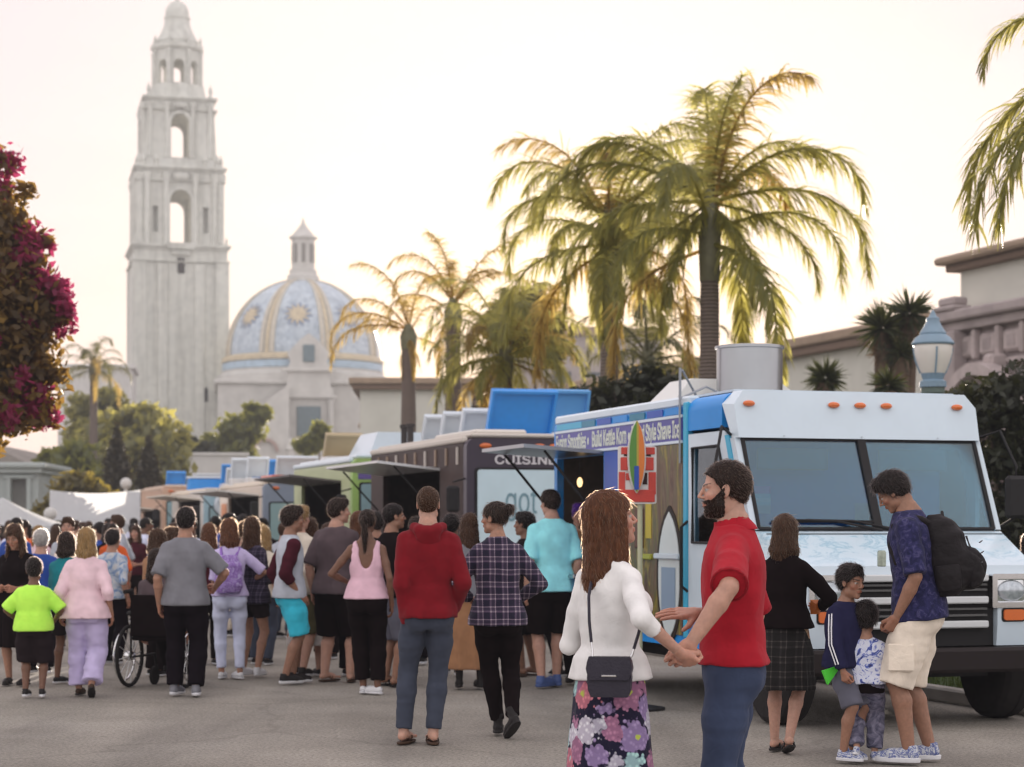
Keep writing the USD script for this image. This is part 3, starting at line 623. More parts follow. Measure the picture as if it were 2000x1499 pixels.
        F.loft(P, u, f0, rows, 0, n=2.3, folds=(lambda t, th: 1 + top.get('wave', 0.0) * np.clip((0.05 * h - t) / (0.12 * h), 0, 1) * np.sin(7 * th + 1)) if top.get('wave') else None)
        if hem < -0.005 * h:
            for q in (-1, 1): F.ball(P + r0 * q * 0.045 * h * wd - f0 * 0.036 * h * wd - u * 0.03 * h, (0.05 * h * wd + 0.012, 0.047 * h * wd + 0.014, 0.06 * h), 0.03)
            if bottom or skirt:
                for H, K, A, fy, fp, q in LEG: F.cone(H, 0.052 * h * ths + bf + 0.002, H * 0.5 + K * 0.5, 0.05 * h * ths + bf, 0.03)
            F.plane(P + u * hem, -u)
        if kind == 'f':
            for q in (-1, 1): F.ball(P + u * 0.185 * h * T + r0 * q * 0.04 * h + f0 * 0.058 * h, (0.04 * h, 0.034 * h, 0.04 * h), 0.03)
        for S, E, W, M, pose, q in ARM:
            F.cone(NB - u * 0.012 * h, 0.024 * h + fit * 0.5, S, 0.027 * h * tha + fit * 0.8, 0.045)
            if sl > 0:
                tot = up + fo; cut = sl * tot; ra = np.array([0.0315, 0.0305, 0.026]) * h * tha + fit; rr = top.get('cuff', 0.004)
                if cut <= up: e = S + (E - S) * (cut / up); F.chain([S, (S + e) / 2, e], [ra[0], ra[1] + rr * 0.6, ra[1] + rr], 0.015, flat=True)
                else: e = E + (W - E) * min((cut - up) / fo, 1.0); F.chain([S, (S + E) / 2, E], [ra[0], ra[1], ra[2]], 0.015); F.chain([E, e], [ra[2], 0.018 * h * tha + fit * 0.8 + rr], 0.015, flat=True)
        if top.get('tank'):
            for S, E, W, M, pose, q in ARM: F.cone(S + r1 * q * 0.05 * h + u * 0.02 * h, 0.062 * h, S + r1 * q * 0.012 * h - u * 0.05 * h, 0.042 * h, 0.01, 'cut')
            F.ball(NB - u * 0.01 * h, (0.052 * h, 0.09 * h, 0.085 * h), 0.01, 'cut'); F.ball(NB - u * 0.06 * h - f0 * 0.08 * h, (0.045 * h, 0.06 * h, 0.1 * h), 0.01, 'cut')
        F.wrinkle(top.get('wr', 0.006) * 0.6, (5, 5, 13), top.get('seed', 2)); F.wrinkle(top.get('wr', 0.006) * 0.85, (11, 11, 3.0), top.get('seed', 2) + int(h * 100)); v, f = F.mesh(1)
        J['top'] = part(top_path, top.get('name', 'shirt'), (v, f), m_, smooth=True)
    return J
def spot(px, py, hpy):
    """Ground place and height of someone whose feet are at (px, py) and whose head top is at row hpy."""
    g = G(px, py); return (float(g[0]), float(g[1])), (py - hpy) / FPX * float(g[1])

# ---------------------------------------------------------------- the setting: ground, kerb, lawn, buildings
RT_ = math.pi / 2; TH = math.asin(0.30); TX, TY = np.array([math.cos(TH), 0.30]), np.array([-0.30, math.cos(TH)])     # street frame: across (to the right) and along (away)
def street(s, t): return TX * s + TY * t
asphalt = mat('asphalt', {"g": ("geometry", {}), "n1": ("noise_texture", {"scale": 0.35, "detail": 6.0, "roughness": 0.65}), "n2": ("noise_texture", {"scale": 38.0, "detail": 3.0, "roughness": 0.75}),
    "st": ("mapping", {"mapping_type": "point", "scale": (0.9, 0.12, 1.0), "rotation": (0, 0, 0.3)}), "n3": ("noise_texture", {"scale": 1.5, "detail": 5.0}),
    "r1": ("rgb_ramp", {"ramp": [(0.28, (0.20, 0.184, 0.160)), (0.5, (0.295, 0.275, 0.243)), (0.72, (0.385, 0.362, 0.325))]}),
    "r2": ("rgb_ramp", {"ramp": [(0.28, (0.45, 0.45, 0.45)), (0.5, (1, 1, 1)), (0.75, (1.45, 1.42, 1.4))]}), "r3": ("rgb_ramp", {"ramp": [(0.3, (0.70, 0.69, 0.69)), (0.45, (0.95, 0.94, 0.93)), (0.65, (1.12, 1.10, 1.08))]}),
    "v": ("voronoi_texture", {"feature": "distance_to_edge", "scale": 0.2}), "wn": ("noise_texture", {"scale": 1.3, "detail": 5.0}), "wm": ("mix_color", {"blend_type": "linear_light", "fac": 0.35}),
    "rc": ("rgb_ramp", {"ramp": [(0.0, (0.78, 0.77, 0.76)), (0.003, (0.85, 0.85, 0.85)), (0.006, (1, 1, 1))]}),
    "m1": ("mix_color", {"blend_type": "multiply", "fac": 1.0}), "m2": ("mix_color", {"blend_type": "multiply", "fac": 1.0}), "m3": ("mix_color", {"blend_type": "multiply", "fac": 0.8}),
    "sv": ("voronoi_texture", {"feature": "f1", "scale": 1.9, "randomness": 1.0}), "rs": ("rgb_ramp", {"ramp": [(0.0, (0.55, 0.54, 0.53)), (0.035, (0.62, 0.61, 0.6)), (0.055, (1, 1, 1))]}), "m4": ("mix_color", {"blend_type": "multiply", "fac": 0.7}), "b": ("bump", {"strength": 0.6, "distance": 0.012}), "p": ("principled_bsdf", {"roughness": 0.85, "specular_ior_level": 0.3})},
    [("g.position", "n1.vector"), ("g.position", "n2.vector"), ("g.position", "st.vector"), ("st.vector", "n3.vector"), ("n1.fac", "r1.fac"), ("n2.fac", "r2.fac"), ("n3.fac", "r3.fac"),
     ("g.position", "wn.vector"), ("g.position", "wm.a"), ("wn.color", "wm.b"), ("wm.result", "v.vector"), ("v.distance", "rc.fac"),
     ("r1.color", "m1.a"), ("r2.color", "m1.b"), ("m1.result", "m2.a"), ("r3.color", "m2.b"), ("m2.result", "m3.a"), ("rc.color", "m3.b"), ("g.position", "sv.vector"), ("sv.distance", "rs.fac"), ("m3.result", "m4.a"), ("rs.color", "m4.b"), ("m4.result", "p.base_color"), ("n2.fac", "b.height"), ("b.normal", "p.normal")], "p.BSDF")
def sheet(pts, z): return (np.array([(x, y, z) for x, y in pts]), np.array([[0, 1, 2, 3]]))
part('/World', 'ground', sheet([(-280, -60), (280, -60), (280, 420), (-280, 420)], 0.0), asphalt, False, kind='structure', label='grey worn asphalt street with fine cracks', cat='street')
# lawn and kerb to the right of the trucks
KS = 5.15 + 0.0                                                                   # kerb line, metres across from the street frame origin
O0 = np.array([0.0, 0.0])
def SP(s, t, z=0.0): p = street(s, t); return np.array([p[0], p[1], z])
concrete = plain('concrete', (0.34, 0.31, 0.28), 0.85, vary=0.2, scale=2.0, bump=0.3, bscale=50)
KL = 9.05                                                                         # across-coordinate of the kerb's street face
def street_box(s0, s1, t0, t1, z0, z1, c=0.0):
    m = bbox((s0, t0, z0), (s1, t1, z1), c); return xf(m, rz=TH)
for i in range(22):
    t0 = 2 + i * 3.0
    part('/World', 'kerb', street_box(KL, KL + 0.16, t0, t0 + 2.985, 0.0, 0.13, 0.02), concrete, 30, kind='structure', label='low concrete kerb along the lawn', cat='kerb')
lawn_v = [SP(KL + 0.165, 2, 0.1), SP(KL + 14, 2, 0.1), SP(KL + 14, 95, 0.1), SP(KL + 0.165, 95, 0.1)]
part('/World', 'lawn', (np.array(lawn_v), np.array([[0, 1, 2, 3]])), plain('lawn_soil', (0.05, 0.075, 0.022), 0.95, vary=0.4, scale=1.2), False, kind='structure', label='lawn behind the kerb', cat='lawn')
gr = np.random.default_rng(3); n = 26000
P_ = np.stack([KL + 0.2 + gr.random(n) ** 1.3 * 7.5, 8 + gr.random(n) ** 1.2 * 22], 1); W_ = P_[:, :1] * TX + P_[:, 1:] * TY; hh = 0.05 + 0.06 * gr.random(n); an = gr.random(n) * 6.28; bl = 0.006 + 0.006 * gr.random(n)
base = np.column_stack([W_, np.full(n, 0.1)]); dx = np.stack([np.cos(an), np.sin(an), 0 * an], 1) * bl[:, None]; tip = base + np.stack([gr.normal(0, .025, n), gr.normal(0, .025, n), hh], 1)
part('/World', 'grass', (np.stack([base - dx, base + dx, tip], 1).reshape(-1, 3), np.arange(3 * n).reshape(-1, 3)), leaf('grass_blade', (0.055, 0.085, 0.02), 0.35), False, kind='stuff', label='short mown green grass beside the kerb', cat='grass')

stone = mat('tower_stone', {"tc": ("texture_coordinate", {}), "m": ("mapping", {"mapping_type": "point", "scale": (0.9, 0.9, 0.06)}), "n": ("noise_texture", {"scale": 1.0, "detail": 5.0, "roughness": 0.6}),
    "n2": ("noise_texture", {"scale": 1.3, "detail": 6.0}), "r": ("rgb_ramp", {"ramp": [(0.3, (0.41, 0.415, 0.375)), (0.5, (0.555, 0.565, 0.52)), (0.7, (0.61, 0.62, 0.575))]}),
    "r2": ("rgb_ramp", {"ramp": [(0.3, (0.88, 0.88, 0.88)), (0.65, (1.04, 1.03, 1.02))]}), "mm": ("mix_color", {"blend_type": "multiply", "fac": 1.0}),
    "b": ("bump", {"strength": 0.35, "distance": 0.12}), "p": ("principled_bsdf", {"roughness": 0.9})},
    [("tc.object", "m.vector"), ("m.vector", "n.vector"), ("tc.object", "n2.vector"), ("n.fac", "r.fac"), ("n2.fac", "r2.fac"), ("r.color", "mm.a"), ("r2.color", "mm.b"), ("mm.result", "p.base_color"), ("n2.fac", "b.height"), ("b.normal", "p.normal")], "p.BSDF")
white_stone = plain('white_stone', (0.52, 0.51, 0.48), 0.9, vary=0.14, scale=0.6, bump=0.4, bscale=3)
dark_void = plain('dark_opening', (0.03, 0.028, 0.026), 0.9)
def mcube(hx, hy, z0, z1): return m3.Manifold.cube([2 * hx, 2 * hy, z1 - z0], True).translate([0, 0, (z0 + z1) / 2])
def frustum(h0, h1, z0, z1):
    v = [(sx_ * h, sy_ * h, z) for h, z in ((h0, z0), (h1, z1)) for sx_ in (-1, 1) for sy_ in (-1, 1)]; return m3.Manifold.hull_points(np.array(v, float))
def arch_tunnel(w, z0, z1, L, axis='y', n=12):
    r = w / 2; pts = [(-r, z0), (r, z0)] + [(r * math.cos(a), z1 - r + r * math.sin(a)) for a in np.linspace(0, math.pi, n)]
    m = m3.CrossSection([np.array(pts)]).extrude(L).rotate([90, 0, 0]).translate([0, L / 2, 0])
    return m.rotate([0, 0, 90]) if axis == 'x' else m
def ring_mould(parent, name, h, z0, z1, material, sq=True, n=24):
    """Cornice: stepped slab round a square stage (half width h)."""
    b = MB(); k = (z1 - z0) / 3
    for i, e in enumerate((0.0, 0.18, 0.4)): b.box((-h - e, -h - e, z0 + i * k), (h + e, h + e, z0 + (i + 1) * k - 0.004), 0.03)
    return part(parent, name, b.get(), material, 30)
# ---- the bell tower
TWD, TS = 235.0, 4000 / 235.0
tz = lambda y: EYE + (HORIZON - y) / TS
tw = thing('bell_tower', 'tall pale ornate bell tower with open arches and a small domed cap', 'tower', (AT(346, 1030, TWD)[0], TWD, 0), math.radians(14))
UsdGeom.Xformable(stage.GetPrimAtPath(tw)).AddScaleOp().Set(Gf.Vec3f(0.935, 0.935, 1.0))
part(tw, 'shaft', frustum(5.9, 5.55, 0, tz(503)) - mcube(0.45, 20, tz(545), tz(515)) - arch_tunnel(0.7, tz(790), tz(762), 14).translate([2.9, -3, 0]), stone, 30)
for sx_ in (-1, 1):                                                              # flat pilaster strips on the shaft
    for sy_ in (-1, 1):
        part(tw, 'corner_pilaster', frustum(0.85, 0.8, 0, tz(520)).translate([sx_ * 4.95, sy_ * 4.95, 0]), stone, 30)
for x in (-2.2, 2.2):
    part(tw, 'wall_strip', bbox((x - 0.55, -5.95, 2), (x + 0.55, -5.55, tz(528)), 0.05), stone, 30)
part(tw, 'slit_window', bbox((-0.28, -5.66, tz(545)), (0.28, -5.2, tz(516)), 0.0), dark_void, 30)
ring_mould(tw, 'cornice', 5.6, tz(503), tz(490), stone)
st1 = mcube(5.05, 5.05, tz(489.8), tz(352)) - arch_tunnel(2.5, tz(487), tz(384), 20) - arch_tunnel(2.5, tz(487), tz(384), 20, 'x')
for x in (-3.0, 3.0): st1 = st1 - mcube(0.32, 1.0, tz(466), tz(416)).translate([x, -5.1, 0]) - mcube(1.0, 0.32, tz(466), tz(416)).translate([5.1, x, 0])
part(tw, 'lower_belfry', st1, stone, 30)
for sx_ in (-1, 1):
    for sy_ in (-1, 1):
        b = MB(); b.add(*lathe([(0.62, tz(489)), (0.62, tz(484)), (0.5, tz(482)), (0.5, tz(366)), (0.7, tz(362)), (0.72, tz(353))], 10)); part(tw, 'column', xf(b.get(), (sx_ * 4.75, sy_ * 4.75, 0)), stone, 40)
for x in (-1.75, 1.75, -4.0, 4.0):
    part(tw, 'half_column', xf(lathe([(0.42, tz(489)), (0.36, tz(480)), (0.36, tz(370)), (0.5, tz(362)), (0.5, tz(353))], 10), (x, -5.15, 0)), stone, 40)
    part(tw, 'half_column', xf(lathe([(0.42, tz(489)), (0.36, tz(480)), (0.36, tz(370)), (0.5, tz(362)), (0.5, tz(353))], 10), (-5.15, x, 0)), stone, 40)
for q in (0, 1):                                                                 # raised mouldings round the open arches, and recessed wall niches
    for w_, y0, y1, hh_ in ((2.5, 487, 384, 5.05), (2.15, 320, 236, 4.12)):
        r_o, r_i = w_ / 2 + 0.38, w_ / 2 + 0.02; zc_ = tz(y1) - w_ / 2; arc = Polygon([(-r_o, tz(y0)), (-r_o, zc_)] + [(-r_o * math.cos(a), zc_ + r_o * math.sin(a)) for a in np.linspace(0.1, math.pi - 0.1, 12)] + [(r_o, zc_), (r_o, tz(y0)), (r_i, tz(y0)), (r_i, zc_)] + [(r_i * math.cos(a), zc_ + r_i * math.sin(a)) for a in np.linspace(0.1, math.pi - 0.1, 12)] + [(-r_i, zc_), (-r_i, tz(y0))])
        part(tw, 'arch_moulding', xf(prism(arc, 0.3), (0, -hh_ - 0.28 - (0.12 if w_ < 2.3 else 0), 0)) if q == 0 else xf(xf(prism(arc, 0.3), (0, -hh_ - 0.28 - (0.12 if w_ < 2.3 else 0), 0)), rz=-RT_), stone, 30)
part(tw, 'keystone_crest', bbox((-0.9, -5.75, tz(366)), (0.9, -5.1, tz(353)), 0.2), stone, 30); part(tw, 'keystone_crest', bbox((-0.7, -5.0, tz(226)), (0.7, -4.15, tz(216)), 0.18), stone, 30)
for x in (-4.4, -2.9, 2.9, 4.4):
    for z0_, z1_, hh_ in ((347, 325, 5.1),): part(tw, 'parapet_urn', xf(lathe([(0.3, 0), (0.36, 0.2), (0.16, 0.4), (0.34, 0.8), (0.2, 1.1), (0.03, 1.5)], 8), (x, -5.0, tz(339.8))), stone, 40); part(tw, 'parapet_urn', xf(lathe([(0.3, 0), (0.36, 0.2), (0.16, 0.4), (0.34, 0.8), (0.2, 1.1), (0.03, 1.5)], 8), (-5.0, x, tz(339.8))), stone, 40)
ring_mould(tw, 'string_course', 5.0, tz(372), tz(366), stone); ring_mould(tw, 'string_course', 5.5, tz(527), tz(521), stone); ring_mould(tw, 'string_course', 4.1, tz(232), tz(227), stone)
part(tw, 'balcony', cat(bbox((-1.6, -6.1, tz(500)), (1.6, -5.1, tz(487)), 0.1), bbox((-1.1, -5.9, tz(511)), (1.1, -5.2, tz(500.5)), 0.1)), stone, 30)
ring_mould(tw, 'cornice', 5.15, tz(351.8), tz(340), stone)
part(tw, 'scroll_base', frustum(5.1, 4.55, tz(339.8), tz(322)), stone, 30)
def finial(x, y, z, s=1.0, parent=tw):
    part(parent, 'finial', xf(lathe([(0.36, 0), (0.42, 0.25), (0.2, 0.5), (0.34, 0.9), (0.26, 1.3), (0.08, 1.75), (0.02, 2.1)], 8), (x, y, z), s=s), stone, 40)
for sx_ in (-1, 1):
    for sy_ in (-1, 1): finial(sx_ * 4.85, sy_ * 4.85, tz(339.8), 0.75); finial(sx_ * 5.45, sy_ * 5.45, tz(489.8), 0.5)
st2 = frustum(4.35, 4.05, tz(321.8), tz(214)) - arch_tunnel(2.15, tz(320), tz(236), 20) - arch_tunnel(2.15, tz(320), tz(236), 20, 'x')
part(tw, 'middle_belfry', st2, stone, 30)
for x in (-3.6, -1.55, 1.55, 3.6):
    for ax_ in (0, 1):
        part(tw, 'half_column', xf(lathe([(0.4, tz(321)), (0.32, tz(314)), (0.3, tz(226)), (0.44, tz(220)), (0.44, tz(214.5))], 10), (x, -4.25, 0) if ax_ == 0 else (-4.25, x, 0)), stone, 40)
ring_mould(tw, 'cornice', 4.1, tz(213.8), tz(203), stone)
for sx_ in (-1, 1):
    for sy_ in (-1, 1): finial(sx_ * 3.7, sy_ * 3.7, tz(202.8), 0.8)
part(tw, 'lantern_base', m3.Manifold.cylinder(tz(172) - tz(202.8), 3.75, 3.35, 8).rotate([0, 0, 22.5]).translate([0, 0, tz(202.8)]), stone, 30)
st3 = m3.Manifold.cylinder(tz(104) - tz(171.8), 3.0, 2.95, 8).rotate([0, 0, 22.5]).translate([0, 0, tz(171.8)]) - m3.Manifold.cylinder(tz(112) - tz(166), 2.3, 2.3, 16).translate([0, 0, tz(166)])
for a in range(0, 180, 45): st3 = st3 - arch_tunnel(1.25, tz(170), tz(124), 12).rotate([0, 0, a])
part(tw, 'lantern', st3, stone, 30)
for k in range(8):
    a = math.radians(22.5 + 45 * k); part(tw, 'lantern_column', xf(lathe([(0.3, tz(171)), (0.24, tz(166)), (0.24, tz(112)), (0.34, tz(105))], 8), (3.0 * math.cos(a), 3.0 * math.sin(a), 0)), stone, 40)
    finial(2.95 * math.cos(a), 2.95 * math.sin(a), tz(93.5), 0.55)
part(tw, 'lantern_cornice', lathe([(2.95, tz(103.8)), (3.25, tz(100)), (3.25, tz(94)), (2.7, tz(93.8))], 16), stone, 30)
part(tw, 'bell_roof', lathe([(2.5, tz(93.5)), (2.65, tz(84)), (2.45, tz(80)), (1.95, tz(66)), (1.62, tz(52)), (1.5, tz(40)), (1.62, tz(38.5)), (1.62, tz(36))], 20), stone, 40)
part(tw, 'cap_dome', lathe([(1.45, tz(35.8))] + [(1.45 * math.cos(a), tz(30) + 1.62 * math.sin(a)) for a in np.linspace(0, 1.45, 8)], 20), stone, 50)
part(tw, 'weather_vane', lathe([(0.12, tz(4)), (0.3, tz(1)), (0.1, tz(-3)), (0.03, tz(-14))], 8), stone, 40)
# ---- the domed hall
DD, DS = 226.0, 4000 / 226.0
dz_ = lambda y: EYE + (HORIZON - y) / DS
dm = thing('domed_hall', 'pale church hall with a blue tiled dome bearing star mosaics', 'building', (AT(592, 1030, DD)[0], DD, 0), math.radians(8))
tile_blue = mat('dome_tile', {"tc": ("texture_coordinate", {}), "v": ("voronoi_texture", {"scale": 2.2}), "n": ("noise_texture", {"scale": 0.35, "detail": 4.0}),
    "r": ("rgb_ramp", {"ramp": [(0.2, (0.36, 0.43, 0.50)), (0.8, (0.50, 0.57, 0.63))]}), "r2": ("rgb_ramp", {"ramp": [(0.3, (0.8, 0.8, 0.8)), (0.7, (1.1, 1.1, 1.1))]}), "mm": ("mix_color", {"blend_type": "multiply", "fac": 1.0}), "p": ("principled_bsdf", {"roughness": 0.35})},
    [("tc.object", "v.vector"), ("tc.object", "n.vector"), ("v.color", "r.fac"), ("n.fac", "r2.fac"), ("r.color", "mm.a"), ("r2.color", "mm.b"), ("mm.result", "p.base_color")], "p.BSDF")
tile_gold = plain('dome_gold', (0.52, 0.44, 0.30), 0.45, vary=0.2, scale=1.5); tile_cream = plain('dome_cream', (0.50, 0.46, 0.38), 0.5, vary=0.12, scale=1.0); tile_navy = plain('dome_navy', (0.22, 0.28, 0.38), 0.4)
R_, ZS, HZ = 8.5, dz_(700), dz_(548) - dz_(700)
dome_p = lambda az, el, o=0.0: np.array([(R_ + o) * math.cos(el) * math.sin(az), -(R_ + o) * math.cos(el) * math.cos(az), ZS + (HZ + o) * math.sin(el)])
part(dm, 'dome', lathe([(R_ * math.cos(e), ZS + HZ * math.sin(e)) for e in np.linspace(0, 1.40, 18)], 48), tile_blue, 50)
def dome_band(az0, az1, o, name, material, e1=1.38):
    n_ = 16; b = MB(); v = []
    for e in np.linspace(0.0, e1, n_):
        k = 1.0 if e < 0.9 else 1 + (e - 0.9) * 0.5
        mid, hw = (az0 + az1) / 2, (az1 - az0) / 2 * k
        v += [dome_p(mid - hw, e, -0.1), dome_p(mid - hw, e, o), dome_p(mid + hw, e, o), dome_p(mid + hw, e, -0.1)]
    f = [[i * 4 + j, i * 4 + j + 1, i * 4 + 5 + j, i * 4 + 4 + j] for i in range(n_ - 1) for j in range(3)]
    part(dm, name, (np.array(v), np.array(f)), material, 40)
for k in range(8):
    a = math.radians(-29 + 45 * k)
    dome_band(a - 0.1, a - 0.045, 0.16, 'rib', tile_cream); dome_band(a + 0.045, a + 0.1, 0.16, 'rib', tile_cream); dome_band(a - 0.03, a + 0.03, 0.09, 'rib_inlay', tile_gold)
    if k in (7, 0, 1, 2):
        c_, e_ = a + math.radians(22.5), 0.5
        for nm, n_, ro, ri, o, mt, rot in (('star_border', 12, 0.205, 0.13, 0.04, tile_navy, 0.13), ('star', 12, 0.17, 0.085, 0.09, tile_gold, 0.0)):
            ring = [(c_ + r * math.sin(q) / math.cos(e_ + r * math.cos(q)), e_ + r * math.cos(q)) for i in range(2 * n_) for q in (math.pi * i / n_ + rot,) for r in ((ro if i % 2 == 0 else ri),)]
            v = [dome_p(c_, e_, o)] + [dome_p(*p, o) for p in ring]; m_ = len(ring)
            part(dm, nm, (np.array(v), np.array([[0, 1 + (i + 1) % m_, 1 + i] for i in range(m_)])), mt, False)
part(dm, 'dome_base_band', lathe([(8.6, ZS - 0.75), (8.9, ZS - 0.7), (8.9, ZS - 0.3), (8.62, ZS - 0.02)], 48), tile_gold, 40)
part(dm, 'tile_band', lathe([(8.75, ZS - 1.6), (8.85, ZS - 1.55), (8.85, ZS - 0.8), (8.7, ZS - 0.76)], 48), plain('dome_sky_tile', (0.35, 0.46, 0.55), 0.4, vary=0.25, scale=1.2), 40)
part(dm, 'drum', lathe([(9.1, ZS - 6.5), (9.1, ZS - 3.3), (9.4, ZS - 3.0), (9.4, ZS - 2.2), (8.9, ZS - 1.9), (8.9, ZS - 1.62)], 48), white_stone, 40)
part(dm, 'lantern_base', lathe([(1.75, dz_(552)), (1.75, dz_(540)), (1.5, dz_(536)), (1.5, dz_(528)), (1.2, dz_(526))], 12), white_stone, 30)
part(dm, 'lantern', lathe([(1.25, dz_(526)), (1.25, dz_(470)), (1.55, dz_(467)), (1.55, dz_(463)), (1.2, dz_(460)), (0.6, dz_(447)), (0.22, dz_(438)), (0.06, dz_(426))], 8), white_stone, 30)
for k in range(8): part(dm, 'lantern_window', bbox((-0.2, -1.27, dz_(515)), (0.2, -1.1, dz_(478))) if k == 0 else xf(bbox((-0.2, -1.27, dz_(515)), (0.2, -1.1, dz_(478))), rz=k * math.pi / 4), plain('lantern_shade', (0.2, 0.19, 0.17), 0.8), False)
hall = m3.Manifold.cube([19, 16, dz_(762)], True).translate([0.2, -1.0, dz_(762) / 2]); part(dm, 'hall_wall', hall, white_stone, 30)
part(dm, 'hall_cornice', bbox((-9.7, -9.5, dz_(762)), (10.1, 7.4, dz_(754)), 0.1), white_stone, 30)
fr = [(-2.6, 0), (2.6, 0), (2.6, dz_(770)), (2.3, dz_(770)), (2.3, dz_(735)), (1.9, dz_(722)), (2.2, dz_(705)), (1.4, dz_(690)), (0.9, dz_(680)), (0, dz_(668)), (-0.9, dz_(680)), (-1.4, dz_(690)), (-2.2, dz_(705)), (-1.9, dz_(722)), (-2.3, dz_(735)), (-2.3, dz_(770)), (-2.6, dz_(770))]
part(dm, 'facade', xf(prism(Polygon(fr), 1.2), (0.2, -10.4, 0)), white_stone, 30)
for z0, z1, w in ((dz_(722), dz_(690), 0.6), (dz_(860), dz_(805), 1.25)): part(dm, 'facade_window', xf(bbox((-w, -10.6, z0), (w, -10.3, z1), 0.05), (0.2, 0, 0)), plain('hall_glass', (0.10, 0.15, 0.17), 0.3), 30)
for z in (dz_(740), dz_(790)): part(dm, 'string_course', bbox((-2.75, -10.75, z), (3.15, -10.4, z + 0.35), 0.05), white_stone, 30)
for x in (-2.1, 2.5): part(dm, 'facade_column', xf(lathe([(0.36, 0), (0.32, 1), (0.3, dz_(800)), (0.45, dz_(792))], 10), (x, -10.75, 0)), white_stone, 40)
part(dm, 'side_wing', m3.Manifold.hull_points(np.array([(-8, -14, 0), (-2, -14, 0), (-8, -10, 0), (-2, -10, 0), (-8, -14, dz_(850)), (-8, -10, dz_(850)), (-2, -14, dz_(768)), (-2, -10, dz_(768))], float)), white_stone, 30)
gate = thing('church_gable', 'small white ornate gable with round arch below the domed hall', 'gable', AT(518, 1030, 190.0) * (1, 1, 0), math.radians(7))
gz = lambda y: EYE + (HORIZON - y) / (4000 / 190)
gp = Polygon([(-1.9, 0), (1.9, 0), (1.9, gz(870)), (1.5, gz(860)), (1.2, gz(846)), (0.5, gz(838)), (0, gz(830)), (-0.5, gz(838)), (-1.2, gz(846)), (-1.5, gz(860)), (-1.9, gz(870))])
part(gate, 'wall', prism(gp, 1.0), white_stone, 30); part(gate, 'arch_moulding', xf(prism(Polygon([(1.25 * math.cos(a), 1.25 * math.sin(a)) for a in np.linspace(0, math.pi, 14)] + [(0.95 * math.cos(a), 0.95 * math.sin(a)) for a in np.linspace(math.pi, 0, 14)]), 0.3), (0, -0.31, gz(882))), plain('pink_stone', (0.36, 0.27, 0.24), 0.9), 30)
for x in (-2.3, 2.3): part(gate, 'pillar', xf(lathe([(0.4, 0), (0.36, gz(880)), (0.5, gz(878)), (0.3, gz(868)), (0.05, gz(856))], 8), (x, 0, 0)), white_stone, 40)
# ---- plain plastered buildings
plaster = plain('plaster', (0.60, 0.59, 0.53), 0.9, vary=0.08, scale=0.7, bump=0.3, bscale=25); tan_trim = plain('tan_trim', (0.30, 0.22, 0.155), 0.8, vary=0.15, scale=2); tan_dark = plain('tan_dark', (0.18, 0.12, 0.085), 0.8)
def plaster_block(label, corner, ys, xs, zt, yaw, name='plaster_building', mt=plaster, over=0.35, cat_='building', hgt=0.55):
    """Flat roofed block; local origin at its near left corner, x to the right along the front, y away."""
    p = thing(name, label, cat_, (corner[0], corner[1], 0), yaw)
    part(p, 'wall', bbox((0, 0, 0), (xs, ys, zt)), mt, False)
    part(p, 'cornice', bbox((-over, -over, zt), (xs + over, ys + over, zt + hgt * 0.45), 0.03), tan_dark, 30); part(p, 'roof_edge', bbox((-over - 0.15, -over - 0.15, zt + hgt * 0.455), (xs + over + 0.15, ys + over + 0.15, zt + hgt), 0.05), tan_trim, 30)
    return p
c = AT(703, 1030, 95.0); plaster_block('plain cream block with tan flat roof edge below the dome', (c[0] , c[1], 0), 14, 5.2, EYE + 268 / 42.1, math.radians(2))
# long wing along the lawn: its face runs along the street direction
WX0 = 8.72; WD0 = 65.6; wdir = nrm((-0.335, 1.0)); wyaw = math.atan2(0.335, 1.0)
near = np.array([WX0 + 0.335 * (WD0 - 57.0), 57.0]); lw = plaster_block('long low cream wing with tan roof edge running behind the palm trees', near, 62.0, 10.0, 6.9, wyaw, 'long_building')
near2 = np.array([12.05, 55.0]); tb = thing('gallery_building', 'tall cream gallery block with a purple brown carved portal at the right edge', 'building', (near2[0] - 0.335 * -0.0, near2[1], 0), wyaw)
n2 = lambda y, d: EYE + (HORIZON - y) / (4000 / d)
part(tb, 'wall', bbox((0, -30, 0), (9, 0, n2(523, 54))), plaster, False)
part(tb, 'cornice', bbox((-0.3, -30.3, n2(522.6, 54)), (9, 0.3, n2(509, 54)), 0.03), tan_dark, 30); part(tb, 'roof_edge', bbox((-0.55, -30.5, n2(508.6, 54)), (9, 0.5, n2(493, 54)), 0.06), tan_trim, 30)
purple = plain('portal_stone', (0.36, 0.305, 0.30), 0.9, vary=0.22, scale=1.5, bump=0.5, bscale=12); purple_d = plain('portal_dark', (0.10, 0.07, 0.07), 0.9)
zc = n2(620, 53.5)
part(tb, 'portal_wall', bbox((-0.55, -26, 0), (-0.01, -0.6, zc - 0.35)), purple, False)
part(tb, 'portal_cornice', cat(bbox((-0.85, -26.3, zc - 0.345), (0.1, -0.3, zc - 0.1), 0.03), bbox((-1.05, -26.5, zc - 0.095), (0.1, -0.1, zc + 0.18), 0.05)), purple, 30)
part(tb, 'portal_pilaster', bbox((-1.0, -1.3, 0), (-0.56, -0.5, zc - 0.35), 0.04), purple, 30); part(tb, 'pilaster_cap', cat(bbox((-1.08, -1.42, zc + 0.185), (-0.5, -0.4, zc + 0.32), 0.04), bbox((-1.0, -1.3, zc + 0.325), (-0.55, -0.5, zc + 0.55), 0.05)), purple, 30)
portal_l = plain('portal_light', (0.46, 0.39, 0.38), 0.9, vary=0.2, scale=3, bump=0.5, bscale=14)
